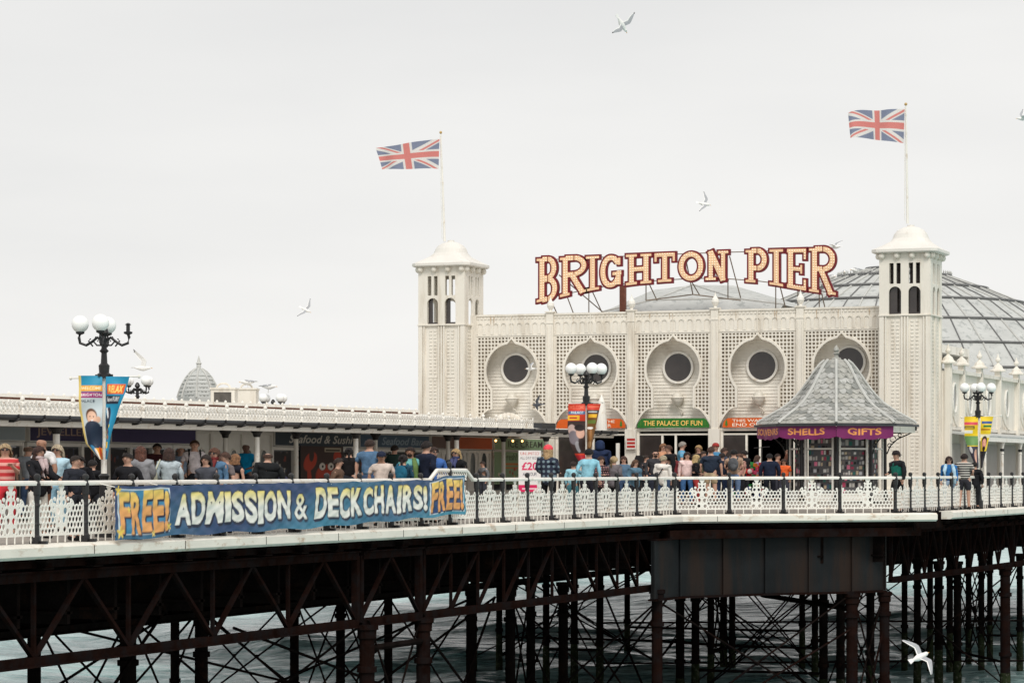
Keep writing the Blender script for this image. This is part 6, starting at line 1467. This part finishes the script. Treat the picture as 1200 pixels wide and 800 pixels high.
        if bald == 1:
            vs = []
            for j in range(m+1):
                for i in range(n):
                    ph = math.pi*(-.12+1.24*i/(n-1)); th = math.radians(62+48*j/m); vs.append(hd(math.sin(th)*math.cos(ph)*.106, math.sin(th)*math.sin(ph)*.114, math.cos(th)*.105))
            for j in range(m):
                for i in range(n-1): fs.append((j*n+i, j*n+i+1, (j+1)*n+i+1, (j+1)*n+i))
        else:
            for j in range(m):
                for i in range(n): fs.append((j*n+i, j*n+(i+1)%n, (j+1)*n+(i+1)%n, (j+1)*n+i))
        mb.add(vs, fs)
        if hl in ('long', 'bob', 'curly'):
            dep = {'long': .36, 'bob': .15, 'curly': .17}[hl]; rows = 8; cols = 13; vs, fs = [], []
            for j in range(rows+1):
                t = j/rows
                for i in range(cols):
                    ph = math.pi*(-.10+1.20*i/(cols-1)); wd_ = .099+(.028 if hl == 'curly' else .018)*math.sin(min(1, t*1.6)*math.pi*.5)-(.02*t if hl == 'long' else 0); q_ = wd_*(1+.07*math.sin(i*2.3+j*1.1+pcount)+(.08*math.sin(i*5+j*4) if hl == 'curly' else 0))
                    vs.append(hd(math.cos(ph)*q_, math.sin(ph)*q_*1.05+.01+.02*t, .02-t*dep+.012*math.sin(i*3.1+pcount)*t))
            base_n = len(vs); vs += [v+(hc+Vector((0,.02,0))-v)*Vector((.12,.12,0)).length*.6 for v in vs]
            for j in range(rows):
                for i in range(cols-1): fs.append((j*cols+i, j*cols+i+1, (j+1)*cols+i+1, (j+1)*cols+i))
            mb.add(vs[:base_n], fs); mb.ball(hd(0, .035, -.04), .085*k, 10, 8, sz=1.1)
            if hl == 'long': mb.tube([hd(0, .06, -.05), hd(0, .085, -.18), hd(.01, .08, -.33)], [.075*k, .07*k, .03*k], 10)
        if hl == 'pony': mb.tube([hd(0, .09, .05), hd(0, .14, .02), hd(.01, .15, -.10), hd(0, .12, -.24)], [.03*k, .038*k, .036*k, .012*k], 8)
        if hl == 'bun': mb.ball(hd(0, .10, .06), .045*k, 9, 7); mb.tube([hd(0, .09, .0), hd(0, .13, -.1), hd(0, .12, -.3)], [.02*k, .03*k, .01*k], 7)
        mb.build('hair', hm, r, smooth=True, local=True)
    if extra and extra.get('beard'): mb = MB(); mb.ball(hd(0, -.06, -.07), .045*k, 8, 6, sx=1.1, sy=.6); mb.build('beard', cloth(hair), r, smooth=True, local=True)
    if shades:
        mb = MB()
        for sg in (-1, 1): mb.ball(hd(sg*.033, -.090, .007), .026*k, 8, 6, sy=.3, sz=.75)
        mb.bar(hd(-.085, -.0, .014), hd(-.055, -.085, .012), .006, .008); mb.bar(hd(.085, 0, .014), hd(.055, -.085, .012), .006, .008); mb.build('sunglasses', black, r, local=True)
    if hat:
        kind, col = hat; mb = MB()
        if kind == 'beanie': mb.lathe([(.100*k, -.0), (.106*k, .03*k), (.102*k, .07*k), (.075*k, .115*k), (.02*k, .145*k), (.001, .147*k)], hd(0, .005, .015), 14, sy=1.08)
        if kind in ('cap', 'capback'): mb.lathe([(.099*k, .0), (.1*k, .04*k), (.085*k, .085*k), (.05*k, .115*k), (.001, .125*k)], hd(0, .0, .02), 14, sy=1.1); sgn = -1 if kind == 'cap' else 1; mb.prism([hd(-.06, sgn*.08, .025), hd(.06, sgn*.08, .025), hd(.045, sgn*.17, .012), hd(-.045, sgn*.17, .012)], (0, 0, .01))
        if kind == 'hood': mb.lathe([(.13*k, -.16*k), (.135*k, -.08*k), (.13*k, 0), (.12*k, .06*k), (.07*k, .12*k), (.001, .135*k)], hd(0, .025, .01), 14, sy=1.05)
        mb.build('hat' if kind != 'hood' else 'hood', cloth(col), r, smooth=True, local=True)
    if bag:
        kind, col = bag; mb = MB()
        if kind == 'backpack':
            c = bend(S(0, .20, 1.22)); mb.ball(c, .17*k, 12, 8, sx=.9, sy=.55, sz=1.25); mb.ball(c+Vector((0, .07, -.07))*k, .10*k, 10, 6, sx=1.0, sy=.5)
            for sg in (-1, 1): mb.tube([bend(S(sg*.11, .12, 1.38)), bend(S(sg*.115, .0, 1.46)), bend(S(sg*.12, -.125, 1.36)), bend(S(sg*.135, -.12, 1.18)), bend(S(sg*.15, .08, 1.08))], .02, 6)
        if kind == 'tote':
            c = S(.24, .08, 1.02); mb.box(c.x-.03, c.x+.05, c.y-.15, c.y+.15, c.z-.17, c.z+.16); mb.tube([c+Vector((.02, -.1, .15)), S(.17, -.04, 1.44), S(.16, .05, 1.45), c+Vector((.02, .1, .15))], .013, 5)
        if kind == 'cross': mb.tube([S(-.14, .02, 1.46), S(-.03, .155, 1.25), S(.18, .10, .95)], .014, 5); mb.tube([S(-.14, .02, 1.46), S(-.02, -.15, 1.25), S(.18, -.08, .95)], .014, 5); mb.ball(S(.22, .02, .90), .10*k, 10, 6, sx=.5)
        mb.build('bag', cloth(col), r, smooth=kind != 'tote', local=True)
    if extra and 'scarf' in extra: mb = MB(); mb.tube([bend(S(-.05, -.10, 1.45)), bend(S(-.04, -.16, 1.3)), bend(S(-.05, -.15, 1.12))], [.04, .035, .03], 7); mb.tube([bend(S(.05, -.10, 1.45)), bend(S(.04, -.16, 1.32)), bend(S(.05, -.15, 1.18))], [.04, .035, .03], 7); mb.lathe([(.075, 0), (.09, .03), (.07, .06)], bend(S(0, -.01, 1.45)), 10); mb.build('scarf', cloth(extra['scarf']), r, smooth=True, local=True)
    if extra and 'vest' in extra: 
        mb = MB(); vs, fs = skin_obj([V[0], V[1], V[2], V[3], S(0, 0, 1.44)], [(0,1),(1,2),(2,3),(3,4)], [Rr[0]+.045, Rr[1]+.052, Rr[2]+.047, Rr[3]+.047, .085]); mb.add([tr(v) for v in vs], fs); mb.build('waistcoat', cloth(extra['vest']), r, smooth=True, local=True)
    if extra and 'cardigan' in extra:
        for sg in (-1, 1): mb = MB(); mb.tube([S(sg*.09, -.10, 1.44), S(sg*.13, -.13, 1.25), S(sg*.14, -.13, 1.0), S(sg*.15, -.13, .82)], [.04, .06, .06, .055], 8); mb.build('cardigan_front', cloth(extra['cardigan']), r, smooth=True, local=True)
    return r
def pattern_mat(name, c1, c2, kind, sc):
    if name in MATS: return MATS[name]
    m = bpy.data.materials.new(name); m.use_nodes = True; t = m.node_tree; b = t.nodes['Principled BSDF']; b.inputs['Roughness'].default_value = .85
    tc = t.nodes.new('ShaderNodeTexCoord')
    if kind == 'stripe':
        w = t.nodes.new('ShaderNodeTexWave'); w.bands_direction = 'Z'; w.inputs['Scale'].default_value = sc; t.links.new(tc.outputs['Object'], w.inputs['Vector']); f = w.outputs['Fac']
        r = t.nodes.new('ShaderNodeValToRGB'); r.color_ramp.interpolation = 'CONSTANT'; r.color_ramp.elements[1].position = .55; r.color_ramp.elements[0].color = srgb(c1)+(1,); r.color_ramp.elements[1].color = srgb(c2)+(1,); t.links.new(f, r.inputs[0]); out = r.outputs[0]
    else:
        w1 = t.nodes.new('ShaderNodeTexWave'); w1.bands_direction = 'Z'; w1.inputs['Scale'].default_value = sc; w2 = t.nodes.new('ShaderNodeTexWave'); w2.bands_direction = 'X'; w2.inputs['Scale'].default_value = sc
        t.links.new(tc.outputs['Object'], w1.inputs['Vector']); t.links.new(tc.outputs['Object'], w2.inputs['Vector']); mu = t.nodes.new('ShaderNodeMath'); mu.operation = 'MULTIPLY'; t.links.new(w1.outputs['Fac'], mu.inputs[0]); t.links.new(w2.outputs['Fac'], mu.inputs[1])
        r = t.nodes.new('ShaderNodeValToRGB'); r.color_ramp.elements[0].position = .2; r.color_ramp.elements[1].position = .7; r.color_ramp.elements[0].color = srgb(c1)+(1,); r.color_ramp.elements[1].color = srgb(c2)+(1,); t.links.new(mu.outputs[0], r.inputs[0]); out = r.outputs[0]
    t.links.new(out, b.inputs['Base Color']); MATS[name] = m; return m
plaid = pattern_mat('plaid_cloth', (26, 34, 54), (120, 140, 150), 'plaid', 2.6); stripes = pattern_mat('striped_cloth', (24, 24, 26), (200, 196, 188), 'stripe', 4.2); redstripe = pattern_mat('red_striped_cloth', (196, 52, 56), (224, 160, 150), 'stripe', 2.6); floral = pattern_mat('floral_cloth', (34, 26, 30), (170, 120, 120), 'plaid', 5)
DK, BLU, JN = (36, 38, 44), (44, 66, 110), (58, 76, 104)
# left group by the near railing
person(6, 519, 1.70, 'blonde woman in sunglasses and a red striped top at the left edge', 15, (200,56,60), (190,50,60), (206,170,120), 'bob', True, ('bent','phone'), 'short', shades=True, extra={'top_mat': redstripe})
person(33, 520, 1.74, 'balding man in a grey T-shirt seen from behind, second from the left', 160, (136,142,150), JN, (120,90,70), bald=1, arms=('down','down'))
person(45, 522, 1.64, 'brunette woman in a black jacket and patterned scarf resting a hand on the railing', 60, (30,30,34), (206,202,194), (74,42,34), 'long', True, ('rail','rail'), 'long', Z=47.8, coat=True, extra={'scarf': (190,170,170)}, bag=('cross', (40,32,34)))
person(50, 511, 1.84, 'tall bald man in a white polo shirt behind the brunette woman', -50, (222,220,220), (120,80,60), (90,70,60), bald=2, skin='c', arms=('down','down'))
person(68, 520, 1.70, 'blonde woman in sunglasses and a pale blue blouse beside the tall bald man', -15, (176,206,220), (150,190,210), (212,188,150), 'bob', True, ('down','bent'), 'long', shades=True)
person(98, 533, 1.60, 'dark haired person in black bending forward left of the blue banner lamp', -40, (26,26,30), DK, (44,32,28), 'short', True, ('rail','bent'), 'long', coat=True, Z=51.0, lean=.15)
person(108, 538, 1.55, 'person in a black coat directly behind the foot of the blue banner lamp', 170, (24,24,28), DK, (34,28,28), 'short', False, ('bent','bent'), 'long', coat=True, Z=53)
person(150, 530, 1.62, 'person in a black jacket behind the long haired woman in grey', -30, (30,30,34), DK, (40,30,26), 'short', False, sleeve='long')
person(165, 522, 1.70, 'woman with long brown hair and a grey hoodie seen from behind', -160, (132,132,136), DK, (112,62,44), 'long', True, ('bent','bent'), 'long', Z=52.0, coat=True)
person(184, 519, 1.80, 'dark haired man in a maroon T-shirt facing the camera', 10, (74,38,44), DK, (40,28,24), 'short', arms=('bent','down'))
person(198, 524, 1.68, 'woman in a pale grey top with a tote bag, her back turned', 175, (178,190,196), JN, (70,44,34), 'bob', True, ('down','bent'), 'long', bag=('tote', (196,196,176)), Z=52.5)
person(212, 522, 1.76, 'older balding man in a light blue shirt right of the tote bag woman', 5, (150,170,196), DK, (130,110,96), bald=1)
person(228, 515, 1.88, 'tall man in a white shirt with dark rucksack straps', 15, (226,218,222), DK, (84,54,38), 'short', False, ('down','bent'), 'short', bag=('backpack', (34,34,40)))
person(252, 524, 1.70, 'woman in sunglasses with a denim jacket over a red top', -20, (84,116,146), JN, (110,64,44), 'long', True, ('down','down'), 'long', shades=True, extra={'scarf': (112,46,46)})
person(265, 529, 1.66, 'short haired man partly hidden behind the ginger woman', -60, (110,100,100), DK, (88,54,40), 'short')
person(275, 531, 1.64, 'woman with short ginger hair and a black sleeveless top, back turned', 150, (28,30,40), DK, (158,104,62), 'bob', True, ('down','down'), 'none', Z=55.0)
person(289, 518, 1.82, 'dark skinned bald man in a bright teal polo shirt looking down', -25, (0,124,170), DK, (20,16,14), bald=2, skin='b', arms=('bent','bent'))
person(314, 528, 1.72, 'balding man in a black jacket with his back to the camera', -165, (28,30,32), DK, (90,60,46), bald=1, sleeve='long', coat=True, Z=56.5, build=1.12)
person(328, 550, 1.30, 'small dark haired child whose head just shows above the railing', 30, (60,60,80), DK, (36,26,24), 'short', Z=57.5)
person(409, 524, 1.68, 'woman in black with dark hair in a bun before the crab picture', -170, (22,20,22), DK, (26,18,18), 'bun', True, ('bent','down'), 'long')
person(433, 514, 1.86, 'broad man in a blue shirt, back turned, right of the crab picture', 172, (82,112,142), JN, (60,40,30), 'short', False, ('down','down'), 'short', build=1.12)
person(447, 529, 1.66, 'person in a navy cap and pale top beside the broad man in blue', 0, (206,190,180), DK, (60,40,34), 'short', hat=('cap', (36,42,62)), skin='c')
person(462, 521, 1.78, 'dark haired man in a dark green jacket behind the teal rucksack', 160, (42,62,58), DK, (44,30,26), 'short', sleeve='long', coat=True)
person(472, 532, 1.62, 'woman with tied dark hair carrying a teal blue rucksack', 165, (38,72,92), DK, (36,24,24), 'bun', True, ('bent','bent'), 'long', bag=('backpack', (30,88,112)), Z=60.5)
person(481, 523, 1.76, 'man with a beard in a turquoise shirt and green jacket', -10, (108,170,170), DK, (50,34,28), 'short', extra={'beard': 1, 'cardigan': (96,120,70)}, skin='c')
person(499, 516, 1.84, 'man in a navy hooded top standing right of the teal rucksack', 140, (28,34,52), DK, (36,26,24), 'short', False, ('bent','bent'), 'long', coat=True, Z=61.5, build=1.05)
person(508, 523, 1.76, 'man in sunglasses and a bright blue jacket behind the navy hooded man', 15, (62,98,160), DK, (64,40,32), 'short', shades=True, sleeve='long', coat=True)
person(535, 525, 1.68, 'blonde woman in sunglasses and a black jacket by the raised railing', -35, (24,24,26), DK, (202,158,96), 'bob', True, ('down','down'), 'long', shades=True, Z=64.0, coat=True, extra={'scarf': (70,74,110)})
# middle, round the red banner lamp
person(642, 522, 1.74, 'blonde person in a coral beanie and dark plaid shirt, back turned', 165, (40,50,70), (20,20,24), (206,160,104), 'long', True, ('bent','bent'), 'long', hat=('beanie', (232,80,90)), Z=68.5, coat=True, extra={'top_mat': plaid})
person(690, 525, 1.74, 'person in a pale blue shirt behind the red banner lamp', 165, (142,196,214), (32,32,40), (26,22,24), 'short', False, ('down','bent'), 'long', Z=70.9, build=.98)
person(672, 540, 1.60, 'person in a pale blue top just left of the red banner', 170, (150,200,214), (70,120,130), (60,40,34), 'short', True, sleeve='long', Z=72)
person(703, 516, 1.95, 'large figure in a navy hooded coat under the end of the arcade', 180, (32,44,72), (24,26,34), (26,22,24), 'short', False, ('bent','bent'), 'long', coat=True, build=1.3, hat=('hood', (34,48,78)))
person(704, 534, 1.64, 'woman with curly dark hair and a dark floral jacket right of the red banner', 20, (40,30,34), DK, (66,38,32), 'curly', True, ('bent','fold'), 'long', Z=72.5, coat=True, extra={'top_mat': floral})
person(719, 534, 1.66, 'blonde woman with a ponytail and a grey top near the white pole', 150, (112,106,110), DK, (206,170,116), 'pony', True, ('bent','down'), 'long', Z=73.4, coat=True)
person(731, 534, 1.68, 'smiling brown haired woman in denim right of the white pole', -15, (86,112,136), JN, (96,58,44), 'bob', True, ('bent','bent'), 'long', Z=76)
person(744, 538, 1.62, 'woman with curly brown hair in a blue denim jacket before the loudspeaker', 30, (88,120,140), (34,34,40), (110,72,48), 'curly', True, ('bent','bent'), 'long', Z=75, coat=True)
person(768, 527, 1.78, 'man in sunglasses with a dark grey shirt at the left of the middle doors', 0, (58,58,62), (40,44,56), (50,38,34), bald=1, shades=True, sleeve='long', Z=79, extra={'beard': 1})
person(777, 533, 1.70, 'fair haired woman in a white jumper with a shoulder strap, back turned', 150, (222,216,208), JN, (196,176,140), 'short', True, ('down','bent'), 'long', bag=('cross', (60,60,64)), Z=76.5, coat=True)
person(777, 519, 1.76, 'brown haired person in a tan top behind the woman in the white jumper', 10, (190,140,110), DK, (170,110,70), 'bob', True)
person(784, 521, 1.80, 'man in a black jacket looking left before the middle doors', -80, (24,24,28), DK, (96,60,44), 'short', sleeve='long', coat=True, Z=82)
person(799, 517, 1.82, 'grey haired man in a light blue shirt in the middle doorway', 90, (94,152,184), (40,44,60), (166,156,146), 'short', build=1.1)
person(805, 529, 1.70, 'dark haired woman in a pale pink top and blue jeans', 20, (226,196,192), (60,96,140), (56,34,30), 'long', True, ('down','bent'), 'long', Z=77.8)
person(815, 532, 1.66, 'blonde woman in a black top with a red skirt, turned away right', 110, (22,22,26), (150,50,50), (216,178,110), 'long', True, ('bent','bent'), 'long', Z=77.8)
person(819, 521, 1.70, 'blonde woman in dark clothes inside the middle doorway', -30, (44,36,38), DK, (196,150,92), 'long', True)
person(833, 523, 1.86, 'burly man in a navy polo shirt and khaki shorts, back turned', 175, (40,50,66), (172,152,124), (84,54,42), 'short', False, ('down','down'), 'short', 'short', Z=79, build=1.18)
person(838, 519, 1.80, 'red haired man in a blue shirt behind the burly man', 30, (74,132,172), DK, (150,62,44), 'short', hat=('capback', (150,52,48)))
person(848, 524, 1.78, 'brown haired man behind the burly man, looking right', 70, (70,80,100), DK, (80,52,42), 'short', Z=84)
person(846, 530, 1.70, 'man in a dark navy T-shirt right of the burly man, back turned', 170, (34,40,56), (40,54,84), (44,30,28), 'short', Z=80)
person(860, 526, 1.76, 'person with black hair carrying a grey rucksack beside the toy stall', 170, (168,140,120), (90,110,140), (22,20,22), 'short', False, ('bent','bent'), 'short', bag=('backpack', (86,88,92)), Z=79.5, build=1.1)
person(867, 531, 1.68, 'fair faced person looking down at the toy stall', -40, (200,150,140), DK, (120,80,60), 'short', True, Z=84)
person(902, 531, 1.74, 'dark haired man in a navy jacket left of the kiosk, back turned', 170, (26,34,54), (22,24,34), (24,20,22), 'short', False, ('down','down'), 'long', coat=True, Z=80.3, build=1.15)
person(919, 537, 1.62, 'woman in an orange top standing by the kiosk posts', -10, (226,100,50), (60,60,70), (84,52,40), 'bob', True, ('bent','down'), 'short', Z=81, skin='c')
person(911, 531, 1.68, 'person with an arm raised holding something white beside the kiosk', 40, (120,80,66), (60,60,70), (60,38,30), 'short', False, ('down','raise'), 'long', Z=82)
person(1051, 528, 1.78, 'man in a green and black jacket and black shorts on the right of the kiosk', -60, (28,30,34), (20,20,22), (60,40,30), 'short', False, ('bent','down'), 'long', 'short', Z=79.2, hat=('capback', (40,34,36)), extra={'vest': (22,98,84)})
person(1112, 534, 1.66, 'woman in sunglasses with a blue top and pale blue cardigan', -5, (40,104,164), (150,170,190), (66,38,34), 'bob', True, ('down','down'), 'long', shades=True, Z=84.6, extra={'cardigan': (176,206,224)})
person(1130, 531, 1.76, 'dark haired man in a black and white striped T-shirt, back turned', 150, (60,60,60), (44,44,50), (50,34,30), 'short', False, ('bent','bent'), 'short', 'short', Z=85.0, build=1.1, extra={'top_mat': stripes})
person(1142, 541, 1.60, 'dark figure in a black jacket under the yellow pennants', 160, (28,28,32), (26,26,30), (30,24,24), 'short', False, sleeve='long', coat=True, Z=86.6)

# dimmer figures farther back
person(88, 533, 1.68, 'dark figure under the arcade between the blonde woman in blue and the bending person', 60, (40,42,50), DK, (50,36,30), 'short', sleeve='long')
person(242, 532, 1.64, 'dark haired person half hidden between the rucksack man and the denim jacket woman', -30, (70,72,80), DK, (48,34,30), 'bob', True)
person(396, 536, 1.62, 'person in brown at the left edge of the crowd by the crab picture', 80, (96,74,60), DK, (60,42,34), 'short', sleeve='long')
person(566, 540, 1.66, 'grey figure alone before the arched white panels right of the raised railing', -60, (110,112,116), (60,62,70), (70,50,40), 'short', sleeve='long', Z=82)
person(757, 533, 1.70, 'person in charcoal left of the man in sunglasses at the middle doors', 40, (48,46,50), DK, (60,40,32), 'short', sleeve='long', Z=84)
person(790, 531, 1.66, 'woman in a dark red top just behind the white jumper and the pink top', -20, (110,44,50), DK, (50,34,30), 'bob', True, Z=85)
person(824, 528, 1.72, 'man in olive green between the blonde woman and the burly man', 30, (84,86,66), DK, (70,50,38), 'short', Z=86)
person(873, 527, 1.74, 'person in black standing farther back behind the toy stall', -120, (30,30,34), DK, (40,28,26), 'short', sleeve='long', Z=88)
person(887, 533, 1.66, 'woman in lilac between the toy stall and the navy jacket', 100, (170,150,180), JN, (96,64,48), 'bob', True, Z=86)
